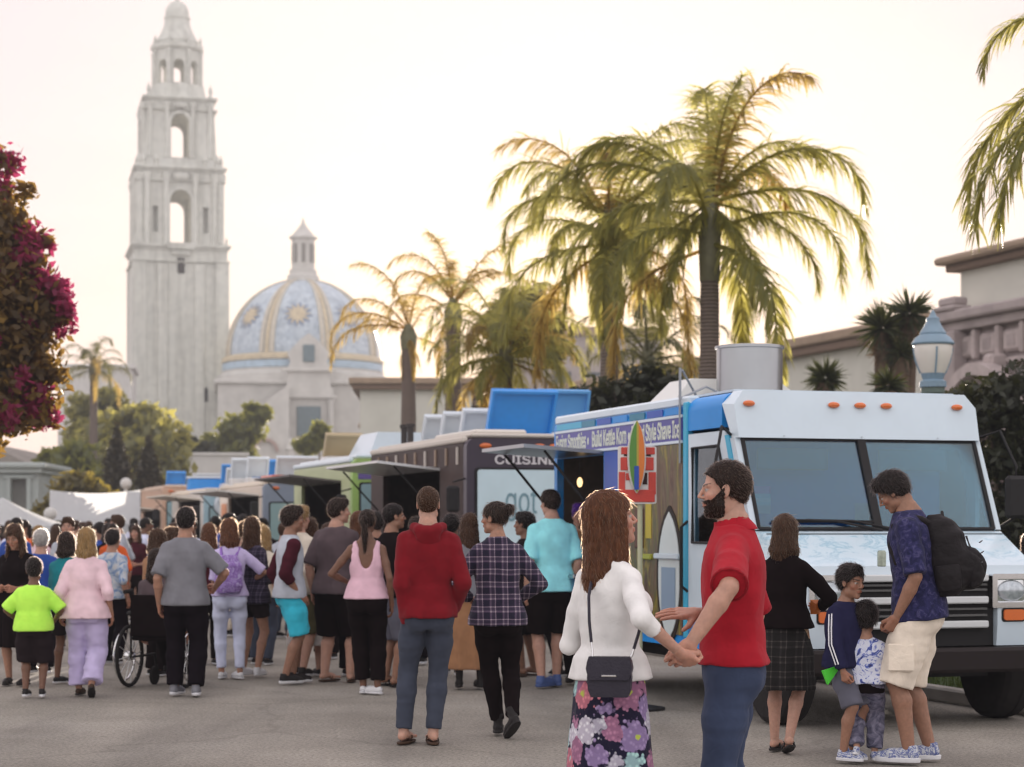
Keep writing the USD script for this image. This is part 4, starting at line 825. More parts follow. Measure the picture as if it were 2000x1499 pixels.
for k in range(14):
    y0 = -0.95 - k * 1.12; part(tb, 'wall_panel', bbox((-0.72, y0 - 0.8, zc - 1.06), (-0.56, y0, zc - 0.50), 0.07), portal_l, 30); part(tb, 'panel_recess', bbox((-0.735, y0 - 0.58, zc - 0.92), (-0.7205, y0 - 0.22, zc - 0.64)), purple, 30)
    part(tb, 'bracket', bbox((-0.82, y0 - 1.03, zc - 1.15), (-0.56, y0 - 0.88, zc - 0.36), 0.05), portal_l, 30)
part(tb, 'string_course', bbox((-0.70, -26, zc - 1.36), (-0.56, -1.32, zc - 1.2), 0.04), portal_l, 30)
for k in range(4):
    yc = -3.1 - k * 5.2
    for ro, ri, dp in ((1.75, 1.45, 0.5), (1.38, 1.12, 0.34)):
        arc = [(ro * math.cos(a), ro * math.sin(a)) for a in np.linspace(0, math.pi, 22)] + [(ri * math.cos(a), ri * math.sin(a)) for a in np.linspace(math.pi, 0, 22)]
        part(tb, 'arch_moulding', xf(prism(Polygon(arc), dp), (-0.56 - dp, yc, zc - 3.1), rz=-math.pi / 2 + math.pi), portal_l if ro > 1.5 else purple, 30)
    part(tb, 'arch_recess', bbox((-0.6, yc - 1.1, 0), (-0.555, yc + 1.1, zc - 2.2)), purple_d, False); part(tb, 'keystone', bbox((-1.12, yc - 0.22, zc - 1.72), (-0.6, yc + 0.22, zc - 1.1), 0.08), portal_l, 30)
    for q in (-1, 1):
        for (dy, dz, r) in ((1.75, -2.0, 0.30), (1.45, -1.62, 0.2), (1.95, -2.55, 0.22)): part(tb, 'carved_scroll', xf(trimesh.creation.torus(r, 0.09, 18, 7), (-0.68, yc + q * dy, zc + dz), ry=math.pi / 2), portal_l, 50)
# ---- other buildings far back
c = AT(1130, 1030, 130.0); b_ = thing('back_building', 'grey lilac building seen between the palm trunks', 'building', (c[0], c[1], 0), math.radians(15)); lil = plain('lilac_wall', (0.36, 0.32, 0.31), 0.9, vary=0.1)
part(b_, 'wall', bbox((-2.8, 0, 0), (5.5, 12, 1.55 + 375 / 30.8)), lil, False); part(b_, 'roof_edge', bbox((-3.1, -0.3, 1.55 + 375 / 30.8), (5.8, 12, 2.1 + 375 / 30.8), 0.05), tan_trim, 30)
for x in (-1.6, 0.6, 2.8): part(b_, 'window', bbox((x, -0.08, 9.2), (x + 1.1, 0.1, 11.4), 0.02), plain('back_glass', (0.08, 0.09, 0.10), 0.25), 30)
c = AT(86, 1030, 72.0); lb = thing('stone_pavilion', 'pale blue grey pavilion with flat cornice at the left edge', 'building', (c[0], c[1], 0), math.radians(4)); pb = plain('pavilion_stone', (0.36, 0.40, 0.39), 0.9, vary=0.12, scale=1.0)
pz = lambda y: EYE + (HORIZON - y) / 55.6
part(lb, 'wall', m3.Manifold.cube([9, 6, pz(924)]).translate([-9.2, 0, 0]) - m3.Manifold.cube([0.55, 0.5, pz(936)]).translate([-1.15, -0.1, 0]) , pb, 30)
part(lb, 'doorway_recess', bbox((-1.15, 0.35, 0), (-0.6, 0.42, pz(936))), plain('pavilion_shade', (0.22, 0.22, 0.21), 0.9), False); part(lb, 'door_frame', cat(bbox((-1.3, -0.1, 0), (-1.155, -0.003, pz(934))), bbox((-0.595, -0.1, 0), (-0.45, -0.003, pz(934))), bbox((-1.4, -0.12, pz(934)), (-0.35, -0.003, pz(929)))), pb, 30)
part(lb, 'cornice', cat(bbox((-9.3, -0.25, pz(924)), (-0.05, 6.2, pz(915)), 0.02), bbox((-9.4, -0.4, pz(914.8)), (0.1, 6.3, pz(904)), 0.05)), pb, 30)
hr_ = thing('round_roof_hall', 'low grey rounded roof behind the pavilion', 'building', AT(10, 1030, 84.0) * (1, 1, 0), 0.0); rz_ = lambda y: EYE + (HORIZON - y) / 47.6
part(hr_, 'roof', xf(prism(Polygon([(-6, 0)] + [(6 * -math.cos(a), (rz_(852)) * math.sin(a) ** 0.6) for a in np.linspace(0.001, math.pi - 0.001, 18)] + [(6, 0)]), 9), (-3.6, 0, 0)), plain('grey_roof', (0.26, 0.235, 0.21), 0.85, vary=0.2, scale=1.0), 40)
part(hr_, 'wall', bbox((-9.3, 0.5, 0), (2.2, 8.5, rz_(905))), plain('hall_plaster', (0.34, 0.31, 0.28), 0.9), False)
c = AT(170, 1030, 185.0); wb = thing('white_house', 'white plastered building partly hidden by the trees left of the tower', 'building', (c[0], c[1], 0), math.radians(8)); wp = plain('white_plaster', (0.55, 0.54, 0.52), 0.9, vary=0.1, scale=0.5)
part(wb, 'wall', bbox((-2.6, 0, 0), (4.0, 9, EYE + 310 / 21.6)), wp, False); part(wb, 'roof_edge', bbox((-2.9, -0.3, EYE + 310 / 21.6), (4.3, 9, EYE + 318 / 21.6), 0.04), wp, 30)
c = AT(352, 1030, 105.0); gw = thing('garden_wall', 'low white garden wall in front of the tower', 'wall', (c[0], c[1], 0), math.radians(6))
part(gw, 'wall', bbox((-2.2, 0, 0), (3.4, 0.4, EYE + 140 / 38.1)), wp, False); part(gw, 'coping', bbox((-2.3, -0.08, EYE + 140 / 38.1), (3.5, 0.48, EYE + 146 / 38.1), 0.02), wp, 30)

# ---------------------------------------------------------------- trees and plants
def strip(pts, wid, side):
    """Flat ribbon: centre points, half widths, side vectors."""
    p, w = np.asarray(pts), np.asarray(wid)[:, None]; v = np.stack([p - side * w, p + side * w], 1).reshape(-1, 3); n_ = len(p)
    return v, np.array([[2 * i, 2 * i + 1, 2 * i + 3, 2 * i + 2] for i in range(n_ - 1)])
def frond(rng, az, el, L, droop, nl=96, ll=0.66, dead=0.0, twist=0.0):
    """Feather frond: arching rachis and two rows of hanging leaflets. Returns one mesh, base at the origin."""
    n_ = 15; s = np.linspace(0, 1, n_); d = np.array([math.sin(az), math.cos(az)]); p = [np.zeros(3)]; e = el
    for i in range(n_ - 1):
        e2 = e - droop * (s[i] ** 1.1) / (n_ - 1) * 2.0; e = max(e2, -1.5)
        p.append(p[-1] + L / (n_ - 1) * np.array([d[0] * math.cos(e), d[1] * math.cos(e), math.sin(e)]))
    p = np.array(p); b = MB(); b.add(*tube(p, np.linspace(0.035, 0.006, n_) * (L / 3), 5, False))
    t = np.gradient(p, axis=0); t /= np.linalg.norm(t, axis=1, keepdims=True); sd = np.array([d[1], -d[0], 0.0])
    for k in range(nl):
        u = 0.10 + 0.9 * (k + rng.random() * 0.6) / nl; q = np.array([np.interp(u, s, p[:, j]) for j in range(3)]); tt = nrm([np.interp(u, s, t[:, j]) for j in range(3)]); upv = nrm(np.cross(sd, tt))
        if upv[2] < 0: upv = -upv
        for q_ in (-1, 1):
            l = ll * (0.45 + 0.55 * math.sin(math.pi * min(u * 0.85 + 0.12, 1.0))) * (0.85 + 0.3 * rng.random()) * (L / 3)
            dir0 = nrm(sd * q_ * (0.9 - 0.35 * u) + tt * (0.55 + 0.5 * u) + upv * (rng.normal(0.22, 0.42)))
            pts = [q]; dd = dir0
            for i in range(3): dd = nrm(dd + np.array([0, 0, -0.24 - 0.34 * rng.random()])); pts.append(pts[-1] + dd * l / 3)
            side = nrm(np.cross(dir0, upv + rng.normal(0, 0.4, 3))); b.add(*strip(pts, np.array([0.009, 0.015, 0.011, 0.002]) * (L / 3) * 1.15, side))
    return b.get()
palm_leaf = leaf('palm_leaflet', (0.135, 0.16, 0.06), 0.58, 0.4, 0.4, (0.74, 0.68, 0.20)); palm_gold = leaf('palm_leaflet_dry', (0.22, 0.165, 0.065), 0.6, 0.5, 0.35, (0.75, 0.55, 0.16)); palm_far = leaf('palm_leaflet_far', (0.11, 0.12, 0.055), 0.45)
trunk_bark = mat('palm_bark', {"tc": ("texture_coordinate", {}), "w": ("wave_texture", {"wave_type": "bands", "bands_direction": "z", "scale": 5.0, "distortion": 6.0, "detail": 4.0}),
    "r": ("rgb_ramp", {"ramp": [(0.2, (0.12, 0.09, 0.075)), (0.7, (0.19, 0.15, 0.13))]}), "b": ("bump", {"strength": 0.5, "distance": 0.05}), "p": ("principled_bsdf", {"roughness": 0.9})},
    [("tc.object", "w.vector"), ("w.fac", "r.fac"), ("r.color", "p.base_color"), ("w.fac", "b.height"), ("b.normal", "p.normal")], "p.BSDF")
shaft_green = plain('crown_shaft', (0.13, 0.125, 0.07), 0.6, vary=0.3, scale=4)
def palm(label, base, ztop, seed, fronds=(), nf=22, L=3.0, rt=0.17, lf=palm_leaf, lean=(0, 0), ll=0.62, skirt=0, nl=96, group='palm trees', name='palm_tree', sheath=0.9, curve=0.0):
    rng = np.random.default_rng(seed); p = thing(name, label, 'palm tree', (base[0], base[1], 0), 0, group)
    zs = np.linspace(0, ztop, 14); pts = np.stack([lean[0] * (zs / ztop) ** 2 + curve * np.sin(zs / ztop * 3.1), lean[1] * (zs / ztop), zs], 1)
    rr = rt * (1.18 - 0.32 * zs / ztop) * (1 + 0.03 * np.cos(np.arange(14) * 2.1)); part(p, 'trunk', tube(pts, rr, 14), trunk_bark, 60)
    top = pts[-1]
    part(p, 'crown_shaft', tube([top + (0, 0, -0.15), top + (0, 0, sheath * 0.4), top + (0, 0, sheath)], [rt * 0.95, rt * 1.1, rt * 0.4], 12), shaft_green, 60)
    c0 = top + np.array([0, 0, sheath * 0.75])
    for i in range(nf):
        az = i * 2.399963 + rng.normal(0, 0.15); k = i / max(nf - 1, 1); el = 1.35 - 1.75 * k + rng.normal(0, 0.1); Lf = L * (0.82 + 0.3 * rng.random())
        v, f = frond(rng, az, el, Lf, 1.9 + rng.random() * 0.9, nl, ll); off = c0 + np.array([math.sin(az), math.cos(az), 0]) * rt * 0.5 - np.array([0, 0, 0.5 * k * sheath])
        part(p, 'frond', (v + off, f), palm_gold if rng.random() < 0.12 or k > 0.93 else lf, False)
    for az, el, Lf, dr in fronds:
        v, f = frond(rng, az, el, Lf, dr, int(nl * 1.2), ll); part(p, 'frond', (v + c0, f), lf, False)
    for i in range(skirt):
        az = rng.random() * 6.28; v, f = frond(rng, az, -0.9 - 0.4 * rng.random(), L * (0.4 + 0.25 * rng.random()), 0.6, 20, ll); part(p, 'dry_frond', (v + top + (0, 0, 0.1), f), palm_gold, False)
    return p
RT = math.pi / 2
b = AT(1386, 1030, 35.0)
palm('largest palm tree with long arching fronds behind the round chimney', b, 5.9, 11, fronds=[(1.5, 0.75, 3.5, 2.6), (1.62, 0.25, 3.6, 2.4), (-1.55, 0.95, 3.1, 2.7), (-1.6, 0.55, 3.5, 2.2), (0.4, 1.3, 2.9, 1.3), (2.9, 1.2, 2.6, 1.2), (1.8, -0.25, 2.6, 1.5), (-1.8, 0.0, 3.2, 1.6), (1.4, 1.0, 2.6, 2.3), (0.9, -0.75, 2.0, 0.9), (-0.9, -0.8, 2.0, 0.9), (2.4, -0.7, 2.2, 0.9), (-2.3, -0.8, 2.1, 0.9), (1.5, -0.95, 1.9, 0.7), (-1.5, -0.6, 2.6, 1.0)], nf=11, L=3.2, rt=0.18, sheath=1.6)
b = AT(1190, 1030, 39.0)
palm('bushy palm tree with golden backlit crown left of the largest palm', b, 6.4, 23, fronds=[(-1.4, 0.9, 3.0, 2.6), (-1.7, 0.4, 2.7, 2.6), (1.5, 0.6, 3.2, 2.5), (1.2, -0.9, 2.2, 0.8), (-1.2, -0.9, 2.2, 0.8), (2.6, -0.8, 2.0, 0.8), (-2.8, -0.9, 2.3, 0.8)], nf=20, L=2.9, rt=0.18, sheath=1.5)
b = AT(885, 1030, 46.0)
palm('thin palm tree with few upright ragged fronds right of the dome', b, 6.2, 31, fronds=[(1.2, 1.05, 2.3, 1.0), (1.7, 0.8, 1.9, 1.7), (-1.3, 1.2, 2.2, 2.3), (-0.6, 1.35, 2.2, 1.2), (-1.7, 1.0, 2.0, 3.2), (2.2, 0.9, 1.6, 1.6)], nf=5, L=1.7, rt=0.19, lf=palm_gold, ll=0.5, skirt=14, nl=70, sheath=0.5)
b = AT(798, 1030, 52.0)
palm('thin palm tree with drooping dry fronds in front of the dome', b, 6.2, 41, fronds=[(-1.4, 0.9, 2.3, 2.5), (-1.75, 0.5, 2.6, 2.6), (-1.5, 0.2, 2.6, 2.2), (-1.2, 1.3, 2.6, 1.6), (0.6, 1.3, 2.6, 2.2)], nf=5, L=1.7, rt=0.2, lf=palm_gold, ll=0.46, skirt=18, nl=70, sheath=0.5)
b = AT(985, 1030, 43.0)
palm('low full palm tree with hanging fronds behind the brown truck', b, 4.8, 53, nf=34, L=2.2, rt=0.18, ll=0.6, skirt=6, sheath=0.8, nl=70)
b = AT(1265, 1030, 52.0)
palm('smaller green palm tree half hidden behind the largest palm', b, 5.4, 59, nf=18, L=2.5, rt=0.17, lf=palm_far, nl=64)
b = AT(183, 1030, 88.0)
palm('hazy distant palm tree left of the bell tower', b, 8.0, 61, nf=18, L=1.9, rt=0.18, lf=palm_far, nl=50, ll=0.7)
b = AT(2225, 1030, 20.0)
palm('near palm tree at the right edge, only its hanging fronds in view', b, 5.6, 71, fronds=[(-1.50, -0.50, 2.55, 1.2), (-1.85, -0.55, 2.5, 1.1), (-1.30, 0.55, 1.85, 2.3), (-1.2, -0.3, 2.5, 1.6)], nf=5, L=1.1, rt=0.17, ll=0.62, nl=110)
# yuccas: stiff sword leaves in rosettes
yuc = leaf('yucca_leaf', (0.055, 0.07, 0.03), 0.2, 0.5); yuc_bark = plain('yucca_bark', (0.12, 0.08, 0.055), 0.95, vary=0.35, scale=6, bump=0.8, bscale=18)
def rosette(rng, c, r, n_, lo=-0.9):
    b = MB()
    for i in range(n_):
        az = rng.random() * 6.283; z = lo + (1 - lo) * rng.random(); h_ = math.sqrt(max(1 - z * z, 0)); d = nrm([h_ * math.cos(az), h_ * math.sin(az), z]); l = r * (0.75 + 0.35 * rng.random())
        side = nrm(np.cross(d, rng.normal(0, 1, 3))); pts = [c + d * 0.05, c + d * l * 0.5 + (0, 0, -0.01), c + d * l + (0, 0, -0.08 * r)]; b.add(*strip(pts, [0.025 * r / 0.6, 0.028 * r / 0.6, 0.002], side))
    return b.get()
def yucca(label, base, heads, seed):
    rng = np.random.default_rng(seed); p = thing('yucca_tree', label, 'yucca', (base[0], base[1], 0), 0, 'yuccas by the cream wing')
    for (x, y, z, r) in heads:
        pts = [(0, 0, 0), (x * 0.4, y * 0.4, z * 0.45), (x, y, z - 0.1)]; part(p, 'trunk', tube(pts, [0.26, 0.24, 0.16], 9), yuc_bark, 60)
        part(p, 'leaf_rosette', rosette(rng, np.array([x, y, z]), r, 170), yuc, False); part(p, 'dead_leaf_skirt', rosette(rng, np.array([x * 0.92, y * 0.92, z - 0.42]), r * 0.62, 90, -1.0), leaf('yucca_dead', (0.13, 0.085, 0.05), 0.2), False)
b = AT(1745, 1030, 38.0); z_ = lambda y, d: EYE + (HORIZON - y) / (4000 / d)
yucca('twin headed yucca tree with shaggy trunks left of the street lamp', b, [(-0.2, 0, z_(640, 38), 0.62), (0.33, 0.15, z_(610, 38), 0.6), (0.1, -0.2, z_(690, 38), 0.42)], 5)
b = AT(1612, 1030, 37.0); yucca('small single yucca right of the round chimney', b, [(0, 0, z_(738, 37), 0.45)], 6)
b = AT(1735, 1030, 30.0); yucca('low yucca tuft below the twin headed yucca', b, [(0, 0, z_(752, 30), 0.35)], 8)
# leafy trees: leaf cards clumped in lobes
bark = plain('tree_bark', (0.12, 0.09, 0.07), 0.95, vary=0.3, scale=5, bump=0.6, bscale=20)
def crown(rng, lobes, n_, size, flat=0.0):
    """Leaf cards through ellipsoid lobes (cx, cy, cz, rx, ry, rz), denser towards their skins and broken by noise."""
    lobes = np.asarray(lobes, float); w = lobes[:, 3] * lobes[:, 5] * np.cbrt(lobes[:, 4]); pick = rng.choice(len(lobes), n_ * 2, p=w / w.sum()); L = lobes[pick]
    d = rng.normal(0, 1, (n_ * 2, 3)); d /= np.linalg.norm(d, axis=1, keepdims=True); r = rng.random(n_ * 2) ** 0.42 * (1 + 0.22 * rng.normal(0, 1, n_ * 2).clip(-1, 1.4)); c = L[:, :3] + d * L[:, 3:] * r[:, None]
    keep = meshkit.noise(c / (np.cbrt(lobes[:, 3:].prod(1).mean()) * 0.55), 4) > 0.36; c = c[keep][:n_]; m = len(c)
    a = rng.normal(0, 1, (m, 3)); a /= np.linalg.norm(a, axis=1, keepdims=True); b = np.cross(a, rng.normal(0, 1, (m, 3))); b /= np.linalg.norm(b, axis=1, keepdims=True) + 1e-9; s = size * (0.6 + 0.8 * rng.random((m, 1)))
    v = np.stack([c - a * s, c + b * s * 0.5, c + a * s, c - b * s * 0.5], 1).reshape(-1, 3); return v, np.arange(4 * m).reshape(-1, 4)
def limbs(rng, h0, lobes, r0):
    b = MB(); b.tube([(0, 0, 0), (0.03, 0.02, h0 * 0.5), (0, 0, h0)], [r0 * 1.25, r0, r0 * 0.8], 9)
    for l in lobes: c = np.array(l[:3]); b.tube([(0, 0, h0 * 0.9), np.array([0, 0, h0]) * 0.5 + c * 0.5 + (0, 0, 0.1), c], [r0 * 0.6, r0 * 0.4, r0 * 0.12], 6)
    return b.get()
def tree(label, base, lobes, n_, size, seed, lf, h0=None, r0=0.12, flowers=None, name='leafy_tree', catg='tree', group=None):
    rng = np.random.default_rng(seed); p = thing(name, label, catg, (base[0], base[1], 0), 0, group); lo = np.asarray(lobes, float)
    part(p, 'trunk', limbs(rng, h0 if h0 is not None else lo[:, 2].min() * 0.7, lobes, r0), bark, 60); part(p, 'crown', crown(rng, lobes, n_, size), lf, False, kind='stuff')
    if flowers:
        fl = []
        for k in range(flowers[1]):
            l = lo[rng.integers(len(lo))]; d = nrm(rng.normal(0, 1, 3)); fl.append([*(l[:3] + d * l[3:] * (0.8 + 0.3 * rng.random())), *([flowers[3] * (0.6 + 0.8 * rng.random())] * 3)])
        part(p, 'blossom', crown(rng, fl, flowers[2], size * 0.9), flowers[0], False, kind='stuff')
    return p
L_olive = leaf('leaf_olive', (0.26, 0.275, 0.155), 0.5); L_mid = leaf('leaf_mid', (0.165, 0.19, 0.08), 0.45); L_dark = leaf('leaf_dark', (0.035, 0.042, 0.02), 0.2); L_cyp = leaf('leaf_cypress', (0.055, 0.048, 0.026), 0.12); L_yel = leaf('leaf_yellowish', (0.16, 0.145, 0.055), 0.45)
L_tree = leaf('leaf_flower_tree', (0.17, 0.12, 0.06), 0.55); L_mag = leaf('magenta_blossom', (0.36, 0.03, 0.12), 0.45, 0.5, 0.4, (0.6, 0.07, 0.2))
def lob(px, py, d, rx, ry, base):                                                # lobe from photo position and radii in photo pixels
    c = AT(px, py, d); s = d / 4000; return (c[0] - base[0], c[1] - base[1], c[2], rx * s, rx * s, ry * s)
b = AT(-45, 1030, 26.0)
tree('flowering tree with magenta blossom and dark leaves at the left edge', b, [lob(-30, 420, 26, 70, 120, b), lob(10, 560, 26, 85, 90, b), lob(-40, 620, 26, 120, 150, b), lob(50, 640, 26.2, 75, 70, b), lob(30, 760, 26, 85, 75, b), lob(-50, 800, 25.6, 90, 80, b), lob(70, 830, 26.3, 45, 25, b), lob(-15, 330, 26, 38, 55, b), lob(75, 600, 26, 45, 45, b), lob(5, 455, 26, 62, 60, b), lob(25, 690, 26, 80, 60, b), lob(40, 500, 26, 45, 45, b), lob(118, 615, 26, 26, 20, b), lob(100, 730, 26, 34, 24, b), lob(52, 375, 26, 20, 22, b), lob(82, 470, 26, 22, 18, b), lob(95, 560, 26, 28, 16, b), lob(60, 790, 26, 40, 26, b)], 12000, 0.075, 21, L_tree, 2.6, 0.1, (L_mag, 46, 4200, 0.16), 'flowering_tree')
b = AT(285, 1030, 95.0)
tree('grey green spreading tree in front of the bell tower base', b, [lob(235, 838, 95, 62, 34, b), lob(300, 845, 95, 60, 40, b), lob(190, 875, 95, 45, 40, b), lob(265, 890, 94, 80, 45, b), lob(345, 868, 96, 30, 34, b), lob(250, 950, 94, 100, 50, b), lob(330, 930, 94, 45, 45, b), lob(280, 815, 95, 40, 26, b)], 6500, 0.26, 31, L_olive, 2.5, 0.3)
b = AT(160, 1030, 80.0)
tree('green bushy tree left of the dark cypresses', b, [lob(150, 915, 80, 45, 45, b), lob(120, 965, 80, 50, 45, b), lob(175, 965, 79, 45, 45, b), lob(105, 915, 82, 32, 36, b)], 4500, 0.25, 33, L_mid, 1.5, 0.2)
b = AT(150, 1030, 62.0); tree('yellowish shrub behind the white canopies', b, [lob(150, 960, 62, 45, 35, b), lob(195, 985, 62, 35, 30, b), lob(110, 1000, 62, 40, 30, b)], 2500, 0.16, 34, L_yel, 0.5, 0.06, name='shrub', catg='shrub')
b = AT(185, 1030, 105.0); tree('pale tree beside the distant palm trunk', b, [lob(165, 800, 105, 32, 26, b), lob(212, 790, 105, 30, 30, b), lob(180, 860, 105, 50, 45, b)], 2600, 0.28, 35, L_olive, 3, 0.25)
for px, y0, y1, w, lab in ((228, 838, 985, 27, 'broader dark cypress left of the white post'), (291, 862, 985, 25, 'shorter dark cypress right of the white post')):
    b = AT(px, 1030, 72.0); k = np.linspace(0, 1, 9); tree(lab, b, [lob(px, y0 + (y1 - y0) * t + 8, 72, max(w * math.sin(math.pi * min(t * 0.62 + 0.06, 1)), 4), 16, b) for t in k], 3600, 0.13, 40 + px, L_cyp, 1.0, 0.12, name='cypress_tree', catg='cypress')
b = AT(455, 1030, 112.0); tree('dark green tree between the tower and the hall facade', b, [lob(500, 808, 112, 26, 24, b), lob(470, 845, 112, 42, 32, b), lob(430, 875, 112, 40, 28, b), lob(450, 900, 111, 50, 30, b)], 4200, 0.26, 51, L_mid, 3, 0.2)
b = AT(345, 1030, 108.0); tree('row of low clipped shrubs on the garden wall', b, [lob(330, 880, 108, 24, 14, b), lob(365, 872, 108, 22, 20, b), lob(398, 880, 108, 20, 14, b)], 2200, 0.2, 52, L_dark, 2.8, 0.12, name='shrub', catg='shrub')
b = AT(620, 1030, 120.0); tree('green shrub below the hall window', b, [lob(625, 850, 120, 18, 24, b), lob(600, 870, 120, 26, 18, b)], 1500, 0.24, 53, L_mid, 3, 0.15, name='shrub', catg='shrub')
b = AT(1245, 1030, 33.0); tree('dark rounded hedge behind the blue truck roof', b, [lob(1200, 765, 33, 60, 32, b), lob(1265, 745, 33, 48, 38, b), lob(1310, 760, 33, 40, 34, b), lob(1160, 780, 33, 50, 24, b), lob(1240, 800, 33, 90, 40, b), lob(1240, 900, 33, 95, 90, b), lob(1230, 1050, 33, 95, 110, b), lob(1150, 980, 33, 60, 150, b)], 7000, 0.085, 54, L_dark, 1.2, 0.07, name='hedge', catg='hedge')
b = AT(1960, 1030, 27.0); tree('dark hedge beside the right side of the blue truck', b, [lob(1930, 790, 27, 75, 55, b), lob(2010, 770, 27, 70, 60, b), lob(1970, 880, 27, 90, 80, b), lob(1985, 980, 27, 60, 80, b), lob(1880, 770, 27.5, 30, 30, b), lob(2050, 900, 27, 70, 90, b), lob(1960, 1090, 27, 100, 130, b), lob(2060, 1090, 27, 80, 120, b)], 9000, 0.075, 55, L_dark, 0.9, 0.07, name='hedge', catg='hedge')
b = AT(1740, 1030, 29.5); tree("unseen low hedge added behind the blue truck to block low sun", b, [lob(1500, 990, 29.5, 60, 85, b), lob(1570, 985, 29.5, 60, 90, b), lob(1540, 1120, 29.5, 80, 90, b), lob(1640, 985, 29.5, 60, 90, b), lob(1720, 985, 29.5, 65, 95, b), lob(1800, 980, 29.5, 65, 95, b), lob(1870, 985, 29.5, 60, 90, b), lob(1680, 1120, 29.5, 70, 90, b), lob(1770, 1120, 29.5, 70, 90, b), lob(1860, 1120, 29.5, 70, 90, b)], 6000, 0.085, 57, L_dark, 0.8, 0.06, name='hedge', catg='hedge')  # hidden hedge, added so low sun leaves no bright patch on the asphalt
b = AT(1050, 1030, 60.0); tree('feathery green tree behind the low full palm', b, [lob(1040, 600, 60, 45, 40, b), lob(1000, 640, 60, 60, 50, b), lob(1075, 660, 60, 40, 55, b)], 3500, 0.16, 56, L_yel, 3, 0.13)

# ---------------------------------------------------------------- food trucks.  Local frame: x to the right, y backwards (front at y = 0), z up
def coach(name, col, rough=0.35, coat=None, vary=0.06): return plain('paint_' + name, col, rough, coat=(0.4 if min(col) > 0.3 else 0.08) if coat is None else coat, vary=vary, scale=1.5, spec=0.3 if min(col) < 0.3 else 0.5)
rubber = plain('tyre_rubber', (0.018, 0.016, 0.016), 0.85, vary=0.2, scale=8, bump=0.3, bscale=30); steel = plain('rim_steel', (0.45, 0.45, 0.45), 0.4, 0.7); blackp = plain('black_plastic', (0.018, 0.017, 0.018), 0.55); chrome = plain('chrome', (0.75, 0.75, 0.76), 0.12, 1.0)
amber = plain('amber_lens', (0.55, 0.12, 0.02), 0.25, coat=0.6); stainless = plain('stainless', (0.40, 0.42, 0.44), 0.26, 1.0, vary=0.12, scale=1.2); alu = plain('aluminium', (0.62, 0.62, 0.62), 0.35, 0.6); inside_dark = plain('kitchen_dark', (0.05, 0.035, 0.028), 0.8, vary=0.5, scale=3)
pane = mat('windscreen_glass', {"tr": ("transparent_bsdf", {"color": (0.46, 0.66, 0.74)}), "gl": ("glossy_bsdf", {"color": (0.85, 0.95, 1.0), "roughness": 0.03}), "fr": ("fresnel", {"IOR": 1.6}), "ad": ("math", {"math_type": "add", "value2": 0.05}), "m": ("mix_closure", {})},
    [("fr.fac", "ad.value1"), ("ad.value", "m.fac"), ("tr.BSDF", "m.closure1"), ("gl.BSDF", "m.closure2")], "m.closure")
def wheel(parent, x, y, r=0.42, w=0.27, dual=False):
    prof = [(r * 0.60, -w / 2), (r * 0.86, -w / 2), (r * 0.97, -w / 2 + 0.03), (r, -w / 2 + 0.07), (r, -0.012), (r * 0.985, -0.008), (r * 0.985, 0.008), (r, 0.012), (r, w / 2 - 0.07), (r * 0.97, w / 2 - 0.03), (r * 0.86, w / 2), (r * 0.60, w / 2)]
    rot = lambda m: xf(m, (x, y, r), ry=RT)
    wp_ = part(parent, 'wheel', rot(lathe(prof, 36)), rubber, 30)
    part(wp_, 'rim', rot(lathe([(0.05, -w * 0.40), (r * 0.32, -w * 0.36), (r * 0.52, -w * 0.44), (r * 0.61, -w * 0.46), (r * 0.61, w * 0.46), (r * 0.52, w * 0.44), (r * 0.32, w * 0.36), (0.05, w * 0.40)], 28)), steel, 40)
def rounded(w, z0, z1, r, n=6):
    """Coach section: rounded top corners, in (x, z)."""
    a = np.linspace(0, RT, n); pts = [(-w, z0), (w, z0)] + [(w - r + r * math.cos(q), z1 - r + r * math.sin(q)) for q in a] + [(-w + r - r * math.sin(q), z1 - r + r * math.cos(q)) for q in a]; return Polygon(pts)
def awning(parent, x, y0, y1, z, out, rise, mt, under=None, t=0.035):
    """Hinged hatch propped open from the side wall at x (opens to -x)."""
    v = [(x, y0, z), (x, y1, z), (x - out, y1, z + rise), (x - out, y0, z + rise)]; v = v + [(a, b, c + t) for a, b, c in v]
    f = [[3, 2, 1, 0], [4, 5, 6, 7], [0, 1, 5, 4], [1, 2, 6, 5], [2, 3, 7, 6], [3, 0, 4, 7]]
    p = part(parent, 'awning', (np.array(v), np.array(f)), mt, False)
    for y in (y0 + 0.06, y1 - 0.06): part(p, 'gas_strut', tube([(x - 0.02, y, z - 0.62), (x - out * 0.72, y, z + rise * 0.72 - 0.01)], 0.014, 6), blackp, 40)
    return p
# ---- the blue truck
W2 = 1.125
bt = thing('food_truck', 'white nosed food truck with bright blue sides and surf artwork', 'food truck', (3.185, 15.89, 0), TH, 'food trucks parked in a row')
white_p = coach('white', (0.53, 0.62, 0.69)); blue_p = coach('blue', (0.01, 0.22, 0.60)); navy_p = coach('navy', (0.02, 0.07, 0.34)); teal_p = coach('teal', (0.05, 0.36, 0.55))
body_sec = rounded(W2, 0.52, 2.66, 0.13)
shell = m3.Manifold.extrude(m3.CrossSection([np.array(body_sec.exterior.coords)[:-1]]), 4.3).rotate([90, 0, 0]).translate([0, 5.6, 0])
shell = shell - mcube(W2 - 0.07, 2.08, 0.75, 2.52).translate([0, 3.45, 0])
for q in (-1, 1): shell = shell - m3.Manifold.cube([0.5, 1.02, 1.62], True).translate([q * W2, 1.50 + 0.06, 1.56])            # door openings
shell = shell - m3.Manifold.cube([0.5, 1.38, 1.16], True).translate([-W2, 4.82, 1.66])                                      # serving hatch
